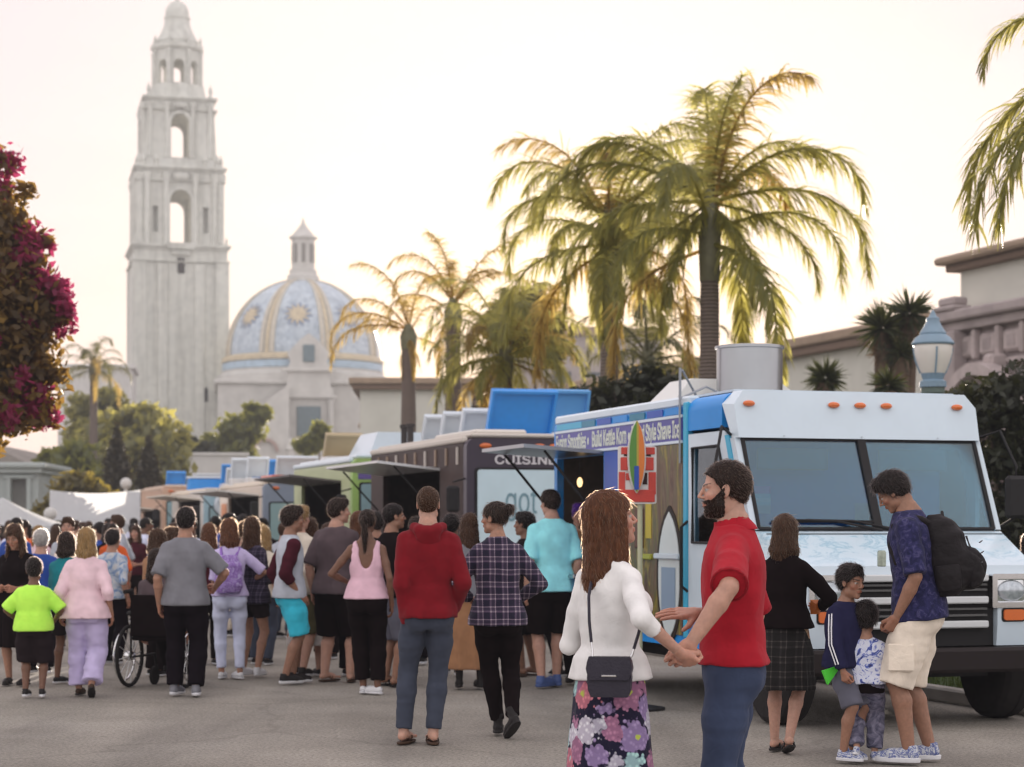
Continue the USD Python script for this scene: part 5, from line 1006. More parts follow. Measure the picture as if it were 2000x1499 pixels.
for q in (-1, 1): shell = shell - m3.Manifold.cylinder(0.5, 0.5, 0.5, 28, True).rotate([0, 90, 0]).translate([q * W2, 4.55, 0.42])
part(bt, 'body', shell, blue_p, 30)
# cab: windscreen pillars, brow, cowl and nose
brow = m3.Manifold.hull_points(np.array([(q * (W2 - e), y, z) for q in (-1, 1) for e, y, z in ((0.0, 1.30, 2.56), (0.10, 1.30, 2.665), (0.0, 1.10, 2.275), (0.03, 1.02, 2.275), (0.11, 1.13, 2.665), (0.02, 1.10, 2.55))]))
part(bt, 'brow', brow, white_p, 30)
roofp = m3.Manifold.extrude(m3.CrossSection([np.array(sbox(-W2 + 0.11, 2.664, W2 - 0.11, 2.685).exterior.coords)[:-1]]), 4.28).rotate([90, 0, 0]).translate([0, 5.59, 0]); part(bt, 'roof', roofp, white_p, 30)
for q in (-1, 1):
    part(bt, 'roof_rail', bbox((q * (W2 - 0.05) - 0.045, 2.03, 2.585), (q * (W2 - 0.05) + 0.075, 5.6, 2.675), 0.02), white_p, 30)
    part(bt, 'windscreen_pillar', m3.Manifold.hull_points(np.array([(q * (W2 - 0.005 - e), y + dy, z) for e in (0.0, 0.065) for y, z in ((0.72, 1.53), (1.06, 2.275)) for dy in (0.0, 0.10)])), white_p, 30)
    part(bt, 'blue_pillar_edge', m3.Manifold.hull_points(np.array([(q * (W2 + 0.004 - e), y + dy, z) for e in (0.0, 0.02) for y, z in ((0.80, 1.50), (1.14, 2.30)) for dy in (0.02, 0.10)])), teal_p, 30)
part(bt, 'rear_cab_edge', bbox((-W2 - 0.012, 2.03, 0.6), (-W2 + 0.05, 2.12, 2.62), 0.01), teal_p, 30)
cowl = m3.Manifold.hull_points(np.array([(q * x, y, z) for q in (-1, 1) for x, y, z in ((1.115, 1.05, 1.50), (1.115, 0.72, 1.52), (1.12, 1.05, 0.62), (1.13, 0.02, 0.62), (1.13, 0.0, 0.80), (1.11, 0.0, 1.04), (1.02, 0.06, 1.25), (1.06, 0.60, 1.50))]))
cowl = cowl - mcube(0.66, 0.10, 0.60, 1.17).translate([0, 0.0, 0]) - m3.Manifold.cylinder(3.0, 0.50, 0.50, 28, True).rotate([0, 90, 0]).translate([0, 0.52, 0.42])
for q in (-1, 1): cowl = cowl - m3.Manifold.cube([0.36, 0.12, 0.26], True).translate([q * 0.79, 0.0, 1.05])
hood_mat = mat('hood_wave_paint', {"tc": ("texture_coordinate", {}), "m": ("mapping", {"mapping_type": "point", "scale": (1.2, 1.2, 3.0)}), "n": ("noise_texture", {"scale": 2.6, "detail": 7.0, "roughness": 0.72, "distortion": 1.4}),
    "r": ("rgb_ramp", {"ramp": [(0.36, (0.54, 0.63, 0.70)), (0.52, (0.50, 0.62, 0.69)), (0.565, (0.26, 0.43, 0.54)), (0.60, (0.48, 0.61, 0.68)), (1.0, (0.54, 0.63, 0.70))]}), "s": ("separate_xyz", {}),
    "zr": ("map_range", {"from_min": 1.22, "from_max": 1.36, "to_min": 0.0, "to_max": 1.0, "clamp": True}), "mx": ("mix_color", {"a": (0.53, 0.62, 0.69)}), "p": ("principled_bsdf", {"roughness": 0.3, "coat_weight": 0.5, "coat_roughness": 0.08})},
    [("tc.object", "m.vector"), ("m.vector", "n.vector"), ("n.fac", "r.fac"), ("tc.object", "s.vector"), ("s.z", "zr.value"), ("zr.result", "mx.fac"), ("r.color", "mx.b"), ("mx.result", "p.base_color")], "p.BSDF")
part(bt, 'hood', cowl, hood_mat, 30)
for q in (-1, 1):
    hx0, hx1 = sorted((q * 0.03, q * (W2 - 0.075)))
    v = [(hx0, 0.735, 1.545), (hx1, 0.735, 1.545), (hx1, 1.05, 2.27), (hx0, 1.05, 2.27)]
    part(bt, 'windscreen', (np.array(v + [(a, b + 0.008, c) for a, b, c in v]), np.array([[0, 1, 2, 3], [7, 6, 5, 4], [0, 4, 5, 1], [1, 5, 6, 2], [2, 6, 7, 3], [3, 7, 4, 0]])), pane, False)
    b = MB(); b.tube([(q * 0.08 + 0.1, 0.70, 1.525), (q * 0.08 - 0.30, 0.73, 1.60), (q * 0.08 - 0.72, 0.745, 1.61)], [0.012, 0.010, 0.008], 6); b.box((q * 0.08 - 0.86, 0.73, 1.585), (q * 0.08 - 0.12, 0.745, 1.605)); part(bt, 'wiper', b.get(), blackp, 40)
part(bt, 'windscreen_divider', m3.Manifold.hull_points(np.array([(x, y + dy, z) for x in (-0.035, 0.035) for y, z in ((0.72, 1.53), (1.045, 2.29)) for dy in (-0.012, 0.03)])), blackp, 30)
gask = MB()
for p_, q_ in (((-W2 + 0.07, 0.725, 1.535), (W2 - 0.07, 0.725, 1.535)), ((-W2 + 0.07, 1.05, 2.27), (W2 - 0.07, 1.05, 2.27)), ((-W2 + 0.07, 0.725, 1.535), (-W2 + 0.07, 1.05, 2.27)), ((W2 - 0.07, 0.725, 1.535), (W2 - 0.07, 1.05, 2.27))): gask.tube([p_, q_], 0.018, 6)
part(bt, 'windscreen_gasket', gask.get(), blackp, 40)
part(bt, 'notice', bbox((-1.00, 0.93, 1.66), (-0.86, 0.933, 1.88)), mat('notice_print', {"tc": ("texture_coordinate", {}), "s": ("separate_xyz", {}), "mr": ("map_range", {"from_min": 1.66, "from_max": 1.88}), "r": ("rgb_ramp", {"interpolate": False, "ramp": [(0.0, (0.55, 0.55, 0.6)), (0.3, (0.5, 0.66, 0.75)), (0.42, (0.75, 0.78, 0.8)), (0.55, (0.3, 0.6, 0.75)), (0.72, (0.55, 0.2, 0.55)), (1.0, (0.5, 0.2, 0.55))]}), "p": ("principled_bsdf", {"roughness": 0.6})},
    [("tc.object", "s.vector"), ("s.z", "mr.value"), ("mr.result", "r.fac"), ("r.color", "p.base_color")], "p.BSDF"), False)
part(bt, 'dashboard', bbox((-1.04, 0.9, 1.15), (1.04, 1.25, 1.56), 0.06), plain('dash_grey', (0.07, 0.08, 0.09), 0.7), 30)
part(bt, 'steering_wheel', xf(trimesh.creation.torus(0.22, 0.018, 28, 8), (0.45, 1.30, 1.62), rx=0.6), blackp, 60)
for x in (-0.5, 0.5): sp_ = part(bt, 'seat', cat(bbox((x - 0.25, 1.55, 0.9), (x + 0.25, 2.05, 1.10), 0.05), bbox((x - 0.24, 1.98, 1.1), (x + 0.24, 2.12, 1.72), 0.05)), plain('seat_vinyl', (0.16, 0.19, 0.21), 0.6), 30); part(sp_, 'headrest', bbox((x - 0.13, 2.0, 1.74), (x + 0.13, 2.1, 1.95), 0.04), plain('seat_vinyl', (0.16, 0.19, 0.21), 0.6), 30)
part(bt, 'cab_partition', bbox((-1.04, 2.5, 0.75), (1.04, 2.53, 2.5)), plain('partition', (0.24, 0.40, 0.45), 0.5, vary=0.45, scale=1.6), False)
for x in (-0.55, 0.55): part(bt, 'sun_visor', bbox((x - 0.32, 1.16, 2.02), (x + 0.32, 1.19, 2.20), 0.01), plain('visor', (0.20, 0.26, 0.30), 0.7), 30)
part(bt, 'blue_crate', bbox((0.05, 1.3, 1.45), (0.5, 1.7, 1.78), 0.03), plain('crate_teal', (0.15, 0.48, 0.52), 0.6), 30)
for x in (-0.7, 0.0, 0.7): part(bt, 'brow_seam', bbox((x - 0.003, 1.0, 2.29), (x + 0.003, 1.03, 2.292)), blackp, False)
part(bt, 'hood_seam', m3.Manifold.hull_points(np.array([(x, y, z + dz) for x in (-1.055, 1.055) for y, z in ((0.585, 1.4965), (0.575, 1.4925)) for dz in (0.0, 0.006)])), plain('seam_grey', (0.15, 0.18, 0.2), 0.6), False)
part(bt, 'cab_floor', bbox((-1.05, 1.2, 0.56), (1.05, 5.5, 0.60)), blackp, False)
for k, x in enumerate((-0.98, -0.22, 0.02, 0.26, 0.92)):
    lp = part(bt, 'marker_light', xf(trimesh.creation.icosphere(2, 1.0), (0, 0, 0)), amber, 60) if False else None
    m_ = trimesh.creation.icosphere(2, 1.0); m_.apply_scale([0.052, 0.03, 0.026]); part(bt, 'marker_light', xf(m_, (x, 1.085, 2.555)), amber, 60)
for q in (-1, 1):
    hl = part(bt, 'headlight', bbox((q * 0.79 - 0.15, 0.02, 0.945), (q * 0.79 + 0.15, 0.06, 1.155), 0.03), plain('lamp_reflector', (0.7, 0.72, 0.74), 0.15, 0.9), 30)
    fr_ = sbox(-0.165, -0.118, 0.165, 0.118).buffer(0.015, 4).difference(sbox(-0.125, -0.08, 0.125, 0.08).buffer(0.012, 4)); part(hl, 'bezel', xf(prism(fr_, 0.05), (q * 0.79, -0.012, 1.05)), chrome, 30)
    m_ = trimesh.creation.icosphere(2, 1.0); m_.apply_scale([0.12, 0.022, 0.085]); part(hl, 'lamp', xf(m_, (q * 0.79, 0.015, 1.05)), plain('lamp_glass', (0.42, 0.46, 0.50), 0.12, 0.6, vary=0.35, scale=22, coat=1.0), 60)
    ti = part(bt, 'turn_signal', xf(prism(sbox(-0.07, -0.022, 0.07, 0.022).buffer(0.02, 5), 0.03), (q * 0.80, -0.018, 0.86)), amber, 30); part(ti, 'turn_signal_rim', xf(prism(sbox(-0.08, -0.03, 0.08, 0.03).buffer(0.025, 5), 0.012), (q * 0.80, -0.004, 0.86)), blackp, 30)
part(bt, 'grille', bbox((-0.655, 0.06, 0.62), (0.655, 0.10, 1.165)), blackp, False)
for z in (0.79, 0.98, 1.155): part(bt, 'grille_bar', bbox((-0.58, -0.012, z - 0.028), (0.58, 0.055, z + 0.028), 0.01), plain('bar_white', (0.55, 0.57, 0.58), 0.4), 30)
for z in (0.86, 0.91, 1.06, 1.10): part(bt, 'grille_slat', bbox((-0.58, 0.02, z - 0.008), (0.58, 0.05, z + 0.008)), plain('slat_grey', (0.08, 0.08, 0.08), 0.5), False)
part(bt, 'bumper', cat(bbox((-1.13, -0.24, 0.43), (1.13, -0.08, 0.62), 0.025), bbox((-0.4, -0.1, 0.45), (0.4, 0.2, 0.58))), plain('bumper_black', (0.014, 0.010, 0.010), 0.55), 30)
for x in (-0.96, 0.96): wheel(bt, x, 0.52); wheel(bt, x * 0.98, 4.55)
part(bt, 'chassis', bbox((-0.75, 0.3, 0.36), (0.75, 5.4, 0.60)), blackp, False)
for q in (-1, 1):
    dr_ = part(bt, 'door', (lambda o, i: xf(prism(o.difference(i), 0.04), (0, 0, 0), rz=RT))(Polygon([(1.07, 0.6), (2.02, 0.6), (2.02, 2.34), (1.24, 2.34), (1.07, 1.95)]), Polygon([(1.22, 1.42), (1.92, 1.42), (1.92, 2.22), (1.36, 2.22), (1.22, 1.9)]).buffer(0.0)), white_p, 30)
    mp = stage.GetPrimAtPath(dr_); a_ = UsdGeom.Mesh(mp).GetPointsAttr(); pv_ = np.array(a_.Get()); pv_[:, 0] += q * (W2 - 0.02) + (0.04 if q > 0 else 0.02) * 0 + (0.02); a_.Set(Vt.Vec3fArray.FromNumpy(pv_.astype(np.float32)))
    part(dr_, 'door_window', bbox((q * (W2 - 0.02) - 0.004, 1.2, 1.40), (q * (W2 - 0.02) + 0.004, 1.94, 2.24)), pane, False)
    part(dr_, 'window_trim', tube([(q * (W2 + 0.004), *p) for p in ((1.22, 1.42), (1.92, 1.42), (1.92, 2.22), (1.36, 2.22), (1.22, 1.9), (1.22, 1.42))], 0.016, 6), blackp, 40)
    part(dr_, 'grab_rail', tube([(q * W2, 2.04, 1.0), (q * (W2 + 0.06), 2.04, 1.05), (q * (W2 + 0.06), 2.04, 1.55), (q * W2, 2.04, 1.6)], 0.014, 7), blackp, 60)
    mi = part(bt, 'mirror', cat(bbox((q * (W2 + 0.22) - 0.10, 0.82, 1.62), (q * (W2 + 0.22) + 0.10, 0.90, 1.98), 0.03)), blackp, 30)
    part(mi, 'mirror_arm', tube([(q * W2, 1.12, 2.30), (q * (W2 + 0.14), 0.98, 2.36), (q * (W2 + 0.24), 0.88, 2.05), (q * (W2 + 0.22), 0.87, 1.95)], 0.013, 6), blackp, 60); part(mi, 'mirror_arm', tube([(q * W2, 0.9, 1.5), (q * (W2 + 0.2), 0.87, 1.62)], 0.013, 6), blackp, 60)
# left side: banner, artwork, hatch
SX = -W2
def side(y0, y1, z0, z1, t, m_, name, c=0.0, parent=None, off=0.0, **k): return part(parent or bt, name, bbox((SX - off - t, y0, z0), (SX - off, y1, z1), c), m_, 30, **k)
ban = side(2.13, 5.52, 2.29, 2.50, 0.014, coach('banner_violet', (0.065, 0.065, 0.26)), 'banner')
for z in (2.285, 2.505): side(2.13, 5.52, z - 0.012, z + 0.012, 0.02, white_p, 'banner_trim', parent=ban, off=0.0)
for tx_, w_, yc_ in (('Fusion Smoothies \u2022', 0.98, 5.0), ('Build Kettle Korn \u2022', 1.02, 3.9), ('Island Style Shave Ice', 1.16, 2.76)): part(ban, 'banner_lettering', xf(text(tx_, 0.145, 0.004, width=w_, bold=True), (SX - 0.018, yc_, 2.325), rz=-RT), plain('letter_cream', (0.62, 0.66, 0.58), 0.6), False)
for k in range(6): side(2.16 + k * 0.44, 2.54 + k * 0.44, 2.525, 2.585, 0.008, (blue_p, navy_p, coach('darkteal', (0.02, 0.16, 0.25)))[k % 3], 'painted_panel')
side(4.75, 5.5, 2.525, 2.585, 0.008, teal_p, 'painted_panel')
mural = mat('mural_paint', {"tc": ("texture_coordinate", {}), "m": ("mapping", {"mapping_type": "point", "scale": (1, 7.0, 1.1)}), "n": ("noise_texture", {"scale": 1.0, "detail": 5.0, "roughness": 0.6, "distortion": 1.6}),
    "r": ("rgb_ramp", {"ramp": [(0.30, (0.03, 0.016, 0.010)), (0.42, (0.075, 0.038, 0.022)), (0.47, (0.13, 0.085, 0.05)), (0.52, (0.045, 0.055, 0.02)), (0.60, (0.24, 0.18, 0.03)), (0.64, (0.10, 0.06, 0.035)), (0.72, (0.04, 0.022, 0.015))]}), "p": ("principled_bsdf", {"roughness": 0.4})},
    [("tc.object", "m.vector"), ("m.vector", "n.vector"), ("n.fac", "r.fac"), ("r.color", "p.base_color")], "p.BSDF")
side(2.13, 3.45, 0.62, 2.27, 0.010, mural, 'mural_panel'); side(3.45, 4.09, 0.62, 2.27, 0.010, navy_p, 'navy_panel'); side(4.12, 5.5, 0.62, 1.05, 0.010, navy_p, 'navy_panel')
side(4.15, 5.48, 2.27, 2.282, 0.012, teal_p, 'awning_hinge')
sb_ = Polygon([(0, 0)] + [(0.26 * math.sin(math.pi * min(t * 0.62, 1)) ** 0.8 * 0.9, t * 1.1) for t in np.linspace(0.02, 0.98, 14)] + [(0, 1.1)] + [(-0.26 * math.sin(math.pi * min(t * 0.62, 1)) ** 0.8 * 0.9, t * 1.1) for t in np.linspace(0.98, 0.02, 14)]) if False else None
sbp = Polygon([(0.24 * (1 - abs(2 * t - 1) ** 2.4) ** 0.8 * s_, t * 1.10) for s_, ts in ((1, np.linspace(0, 1, 16)), (-1, np.linspace(1, 0, 16))) for t in ts]).buffer(0.004)
su = part(bt, 'painted_surfboard', xf(prism(sbp, 0.012), (SX - 0.022, 2.42, 0.58), rz=-RT), coach('board_white', (0.55, 0.62, 0.63)), 30); part(su, 'board_outline', xf(prism(sbp.buffer(0.055), 0.006), (SX - 0.016, 2.42, 0.58), rz=-RT), plain('outline_black', (0.02, 0.014, 0.012), 0.5), 30)
part(su, 'board_stripe', xf(prism(sbox(-0.16, 0.18, 0.16, 0.62), 0.004), (SX - 0.028, 2.42, 0.58), rz=-RT), coach('board_greyblue', (0.22, 0.30, 0.40)), 30)
side(2.16, 2.72, 1.27, 1.32, 0.05, white_p, 'side_ledge', 0.01); side(2.82, 3.1, 1.26, 1.31, 0.04, coach('lime', (0.30, 0.32, 0.04)), 'lime_ledge', 0.01)
side(3.05, 3.25, 1.36, 1.72, 0.03, plain('frame_brown', (0.10, 0.05, 0.035), 0.6), 'menu_frame', 0.01); side(2.86, 3.0, 1.45, 2.05, 0.014, coach('yellow', (0.42, 0.33, 0.02)), 'yellow_stripe')
aw = awning(bt, SX, 4.13, 5.5, 2.245, 0.80, 0.055, stainless)
part(bt, 'serving_counter', bbox((SX - 0.30, 4.15, 1.06), (SX + 0.1, 5.46, 1.10), 0.01), stainless, 30)
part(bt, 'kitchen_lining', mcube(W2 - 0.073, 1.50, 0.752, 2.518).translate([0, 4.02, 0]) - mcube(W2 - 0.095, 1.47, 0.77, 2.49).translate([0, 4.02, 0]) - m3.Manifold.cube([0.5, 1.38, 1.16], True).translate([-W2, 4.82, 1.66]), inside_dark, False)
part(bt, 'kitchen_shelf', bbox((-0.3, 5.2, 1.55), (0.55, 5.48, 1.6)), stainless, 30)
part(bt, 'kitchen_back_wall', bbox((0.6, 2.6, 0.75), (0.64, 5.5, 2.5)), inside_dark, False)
lampb = m_ = trimesh.creation.icosphere(2, 0.028); m_.apply_scale([1, 1, 1.8]); hb = part(bt, 'hanging_lamp', xf(m_, (-0.99, 5.2, 2.0)), plain('warm_bulb', (0.6, 0.42, 0.2), 0.5, emit=((1.0, 0.66, 0.30), 1.1)), 60); part(hb, 'lamp_cord', tube([(-0.99, 5.2, 2.07), (-0.99, 5.2, 2.49)], 0.006, 5), blackp, 40)
# roof: stainless chimney drum, vent hood, aerial
cy_ = part(bt, 'chimney_drum', lathe([(0.300, 2.69), (0.302, 3.17), (0.318, 3.175), (0.318, 3.20), (0.295, 3.205), (0.29, 3.14)], 48), stainless, 35); a_ = UsdGeom.Mesh(stage.GetPrimAtPath(cy_)).GetPointsAttr(); pv_ = np.array(a_.Get()) + np.array([-0.12, 3.0, 0]); a_.Set(Vt.Vec3fArray.FromNumpy(pv_.astype(np.float32)))
part(bt, 'roof_unit', m3.Manifold.hull_points(np.array([(x, y, 2.69) for x in (-0.74, 0.66) for y in (3.34, 4.05)] + [(x, y, 2.93) for x in (-0.52, 0.36) for y in (3.42, 3.95)])), plain('roof_unit_white', (0.62, 0.62, 0.60), 0.5), 30)
part(bt, 'aerial_mast', cat(tube([(SX - 0.02, 2.16, 2.1), (SX - 0.02, 2.16, 2.92)], 0.012, 6), tube([(SX, 2.16, 2.9), (-0.85, 2.5, 2.70), (-0.5, 2.9, 2.72)], 0.012, 6), tube([(SX, 2.2, 2.66), (-0.8, 2.4, 2.78), (-0.42, 2.8, 2.72)], 0.01, 6)), plain('mast_grey', (0.25, 0.27, 0.30), 0.5), 60)
# ---- sign with a small surfboard on a pole beside the blue truck
sg = AT(1244, 1030, 17.4); sgn = thing('menu_sign', 'red and white sign on a pale post with a green and orange surfboard', 'sign', (sg[0], sg[1], 0), 0.12)
rz0 = EYE + (1030 - 980) / 230; redp = plain('sign_red', (0.50, 0.045, 0.03), 0.5, vary=0.15, scale=6); swh = plain('sign_white', (0.62, 0.60, 0.58), 0.5)
part(sgn, 'post', tube([(0.03, 0.02, 0), (0.03, 0.02, rz0 + 0.1)], 0.022, 10), plain('post_pale', (0.42, 0.42, 0.28), 0.6), 60); part(sgn, 'foot_plate', lathe([(0.24, 0), (0.24, 0.02), (0.06, 0.05)], 20), blackp, 40)
part(sgn, 'board', xf(prism(sbox(-0.145, 0.0, 0.145, 0.45).buffer(0.02, 4), 0.02), (0, -0.02, rz0)), swh, 30)
for x0, x1, z0, z1 in ((-0.145, -0.035, 0.265, 0.375), (0.03, 0.14, 0.265, 0.375), (-0.15, 0.15, -0.005, 0.10)): part(sgn, 'red_panel', bbox((x0, -0.03, rz0 + z0), (x1, -0.0201, rz0 + z1), 0.004), redp, 30)
for x0, x1, z0, z1 in ((-0.16, -0.105, 0.06, 0.25), (0.095, 0.16, 0.06, 0.25), (-0.10, -0.06, 0.18, 0.24), (-0.14, -0.05, 0.40, 0.46), (0.07, 0.15, 0.40, 0.46)): part(sgn, 'red_strip', bbox((x0, -0.027, rz0 + z0), (x1, -0.0201, rz0 + z1), 0.003), redp, 30)
for x0, x1, z0, z1 in ((0.045, 0.085, 0.145, 0.245), (-0.115, -0.05, 0.385, 0.405), (0.05, 0.115, 0.385, 0.41)): part(sgn, 'dark_slot', bbox((x0, -0.025, rz0 + z0), (x1, -0.0201, rz0 + z1)), plain('slot_dark', (0.03, 0.012, 0.01), 0.6), False)
mini = lambda g: Polygon([((0.062 + g) * (1 - abs(2 * t - 1) ** 2.2) ** 0.8 * s_, t * 0.60) for s_, ts in ((1, np.linspace(0, 1, 14)), (-1, np.linspace(1, 0, 14))) for t in ts]).buffer(0.003 + g * 0.4)
tri_col = mat('surfboard_stripes', {"tc": ("texture_coordinate", {}), "s": ("separate_xyz", {}), "mr": ("map_range", {"from_min": -0.075, "from_max": 0.06}), "r": ("rgb_ramp", {"interpolate": False, "ramp": [(0.0, (0.07, 0.20, 0.03)), (0.45, (0.35, 0.28, 0.03)), (0.58, (0.58, 0.16, 0.02)), (1.0, (0.58, 0.16, 0.02))]}), "p": ("principled_bsdf", {"roughness": 0.35})}, [("tc.object", "s.vector"), ("s.x", "mr.value"), ("mr.result", "r.fac"), ("r.color", "p.base_color")], "p.BSDF")
sbp_ = part(sgn, 'surfboard', xf(prism(mini(0.0), 0.02), (-0.01, -0.065, rz0 + 0.08)), tri_col, 30); part(sbp_, 'surfboard_edge', xf(prism(mini(0.010), 0.018), (-0.01, -0.05, rz0 + 0.078)), swh, 30); part(sbp_, 'blue_stripe', bbox((-0.035, -0.07, rz0 + 0.10), (0.005, -0.0655, rz0 + 0.30)), navy_p, False)

# ---- plainer trucks farther along the row
def truck(label, t0, col_side, col_front, H=2.75, L=6.2, sx_=0.0, glass='pane', roofcol=None, aw_z=2.3, awn=(0.9, 3.6), window=True, aw_mat=None, yaw=TH, front_lights=True):
    """t0: depth of the front left roof corner; sx_: shift to the right."""
    cx_ = -0.62 - 0.29 * (t0 - 27.4) + sx_; o = np.array([cx_, t0]) + TX * W2
    p = thing('food_truck', label, 'food truck', (o[0], o[1], 0), yaw, 'food trucks parked in a row')
    sh = m3.Manifold.extrude(m3.CrossSection([np.array(rounded(W2, 0.5, H, 0.12).exterior.coords)[:-1]]), L - 0.12).rotate([90, 0, 0]).translate([0, L, 0]) - mcube(W2 - 0.06, L / 2 - 0.3, 0.7, H - 0.12).translate([0, L / 2 + 0.1, 0])
    a0, a1 = awn; sh = sh - m3.Manifold.cube([0.5, a1 - a0, aw_z - 1.06], True).translate([-W2, (a0 + a1) / 2, (aw_z + 1.06) / 2])
    sh = sh - m3.Manifold.cylinder(5, 0.48, 0.48, 24, True).rotate([0, 90, 0]).translate([0, 1.0, 0.42]) - m3.Manifold.cylinder(5, 0.48, 0.48, 24, True).rotate([0, 90, 0]).translate([0, L - 1.3, 0.42])
    part(p, 'body', sh, col_side, 30)
    part(p, 'roof', bbox((-W2 + 0.1, 0.1, H + 0.002), (W2 - 0.1, L - 0.05, H + 0.06), 0.02), roofcol or white_p, 30); part(p, 'roof_rail', bbox((-W2 - 0.02, 0.1, H - 0.07), (-W2 + 0.06, L, H + 0.01), 0.02), roofcol or white_p, 30)
    fr_ = m3.Manifold.extrude(m3.CrossSection([np.array(rounded(W2 - 0.002, 0.62, H - 0.02, 0.12).exterior.coords)[:-1]]), 0.16).rotate([90, 0, 0]).translate([0, 0.118, 0])
    part(p, 'front', fr_, col_front, 30); part(p, 'front_frame', xf(prism(sbox(-0.96, 1.30, 0.96, H - 0.46).buffer(0.05, 4), 0.02), (0, -0.062, 0)), blackp, 30)
    if glass == 'pane': part(p, 'windscreen', xf(prism(sbox(-0.94, 1.32, 0.94, H - 0.48).buffer(0.04, 4), 0.02), (0, -0.083, 0)), plain('shut_windscreen', (0.22, 0.33, 0.36), 0.08, coat=1.0), 30)
    if front_lights:
        for x in (-0.86, -0.1, 0.12, 0.34, 0.86): m_ = trimesh.creation.icosphere(2, 1.0); m_.apply_scale([0.085, 0.04, 0.038]); part(p, 'marker_light', xf(m_, (x, -0.045, H - 0.12)), amber, 60)
    for q in (-1, 1): part(p, 'headlight', xf(lathe([(0.11, 0), (0.11, 0.03), (0.08, 0.05)], 20), (q * 0.8, -0.045, 0.95), rx=RT), chrome, 40); mi = part(p, 'mirror', bbox((q * (W2 + 0.2) - 0.09, -0.12, 1.75), (q * (W2 + 0.2) + 0.09, -0.04, 2.1), 0.03), blackp, 30); part(mi, 'mirror_arm', tube([(q * W2, 0.05, 2.2), (q * (W2 + 0.2), -0.08, 2.15)], 0.013, 6), blackp, 40)
    part(p, 'bumper', bbox((-W2, -0.22, 0.42), (W2, -0.05, 0.60), 0.02), blackp, 30)
    for x in (-0.97, 0.97): wheel(p, x, 1.0); wheel(p, x, L - 1.3)
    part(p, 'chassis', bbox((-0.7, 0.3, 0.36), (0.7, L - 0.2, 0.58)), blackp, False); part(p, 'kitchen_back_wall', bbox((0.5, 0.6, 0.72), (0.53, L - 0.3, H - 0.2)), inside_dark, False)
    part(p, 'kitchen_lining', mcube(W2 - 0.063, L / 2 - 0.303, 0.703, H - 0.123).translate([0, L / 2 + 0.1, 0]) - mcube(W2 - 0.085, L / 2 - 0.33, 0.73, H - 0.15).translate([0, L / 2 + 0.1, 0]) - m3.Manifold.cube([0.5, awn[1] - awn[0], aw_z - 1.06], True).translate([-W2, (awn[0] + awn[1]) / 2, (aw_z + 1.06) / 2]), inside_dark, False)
    if awn: awning(p, -W2, a0, a1, aw_z, 0.9, 0.10, aw_mat or alu); part(p, 'serving_counter', bbox((-W2 - 0.28, a0, 1.04), (-W2 + 0.05, a1, 1.08), 0.01), stainless, 30)
    return p, H, L
def roof_lid(p, x, y, z, w, l, ang, mt, name='roof_hatch', rim=True):
    """Open roof hatch: a rimmed lid tilted up about its far edge."""
    m_ = cat(bbox((-w / 2, -l, 0), (w / 2, 0, 0.035), 0.012), bbox((-w / 2, -l, -0.07), (-w / 2 + 0.04, 0, -0.001)), bbox((w / 2 - 0.04, -l, -0.07), (w / 2, 0, -0.001)), bbox((-w / 2 + 0.041, -l, -0.07), (w / 2 - 0.041, -l + 0.04, -0.001)))
    part(p, name, xf(m_, (x, y, z), rx=ang), mt, 30); part(p, name + '_base', bbox((x - w / 2 - 0.03, y - l * 0.7, z - 0.22), (x + w / 2 + 0.03, y + 0.05, z - 0.02), 0.02), alu, 30)
brown_p = plain('brown_wrap', (0.034, 0.019, 0.016), 0.5, vary=0.25, scale=2); plum_p = coach('plum', (0.040, 0.031, 0.046)); blue_lid = plain('blue_lid', (0.03, 0.26, 0.70), 0.35, coat=0.1, vary=0.1, scale=3); white_lid = plain('white_lid', (0.60, 0.66, 0.72), 0.4, vary=0.08, scale=2)
p, H, L = truck('dark brown food truck with a plum front and a pale sign reading got', 27.4, brown_p, plum_p, 2.76, 5.4, glass=None, roofcol=plain('cream_rail', (0.60, 0.55, 0.49), 0.6), aw_z=2.34, awn=(1.3, 4.6))
sgb = part(p, 'windscreen_sign', xf(prism(sbox(-0.94, 1.32, 0.94, H - 0.48).buffer(0.04, 4), 0.02), (0, -0.083, 0)), plain('sign_paleblue', (0.52, 0.66, 0.72), 0.35, vary=0.05), 30); part(sgb, 'sign_lettering', xf(text('got', 0.36, 0.004, width=0.44), (-0.37, -0.09, 1.74)), plain('sign_letter', (0.16, 0.28, 0.33), 0.6), False); part(sgb, 'sign_lettering', xf(text('food?', 0.26, 0.004, width=0.8), (-0.02, -0.09, 1.46)), plain('sign_letter', (0.16, 0.28, 0.33), 0.6), False) if False else None
part(p, 'name_lettering', xf(text('CUISINE', 0.115, 0.006, width=0.86, bold=True), (-0.30, -0.05, 2.40)), plain('letter_white', (0.62, 0.60, 0.62), 0.5), False)
for k in range(9): part(p, 'side_batten', bbox((-W2 - 0.02, 0.35 + k * 0.56, 2.40), (-W2 - 0.001, 0.41 + k * 0.56, H - 0.125)), plain('batten_tan', (0.30, 0.22, 0.16), 0.6) if k % 3 else plain('batten_white', (0.55, 0.5, 0.45), 0.6), False)
roof_lid(p, 0.16, 1.75, H + 0.13, 0.98, 0.70, -1.08, blue_lid); roof_lid(p, 0.98, 2.3, H + 0.18, 0.80, 0.66, -1.25, plain('pale_blue_lid', (0.12, 0.36, 0.72), 0.35, coat=0.1))
for k in range(3): roof_lid(p, -0.12 - 0.05 * k, 2.95 + k * 0.9, H + 0.16, 0.52, 0.44, -1.05, white_lid, 'vent_lid')
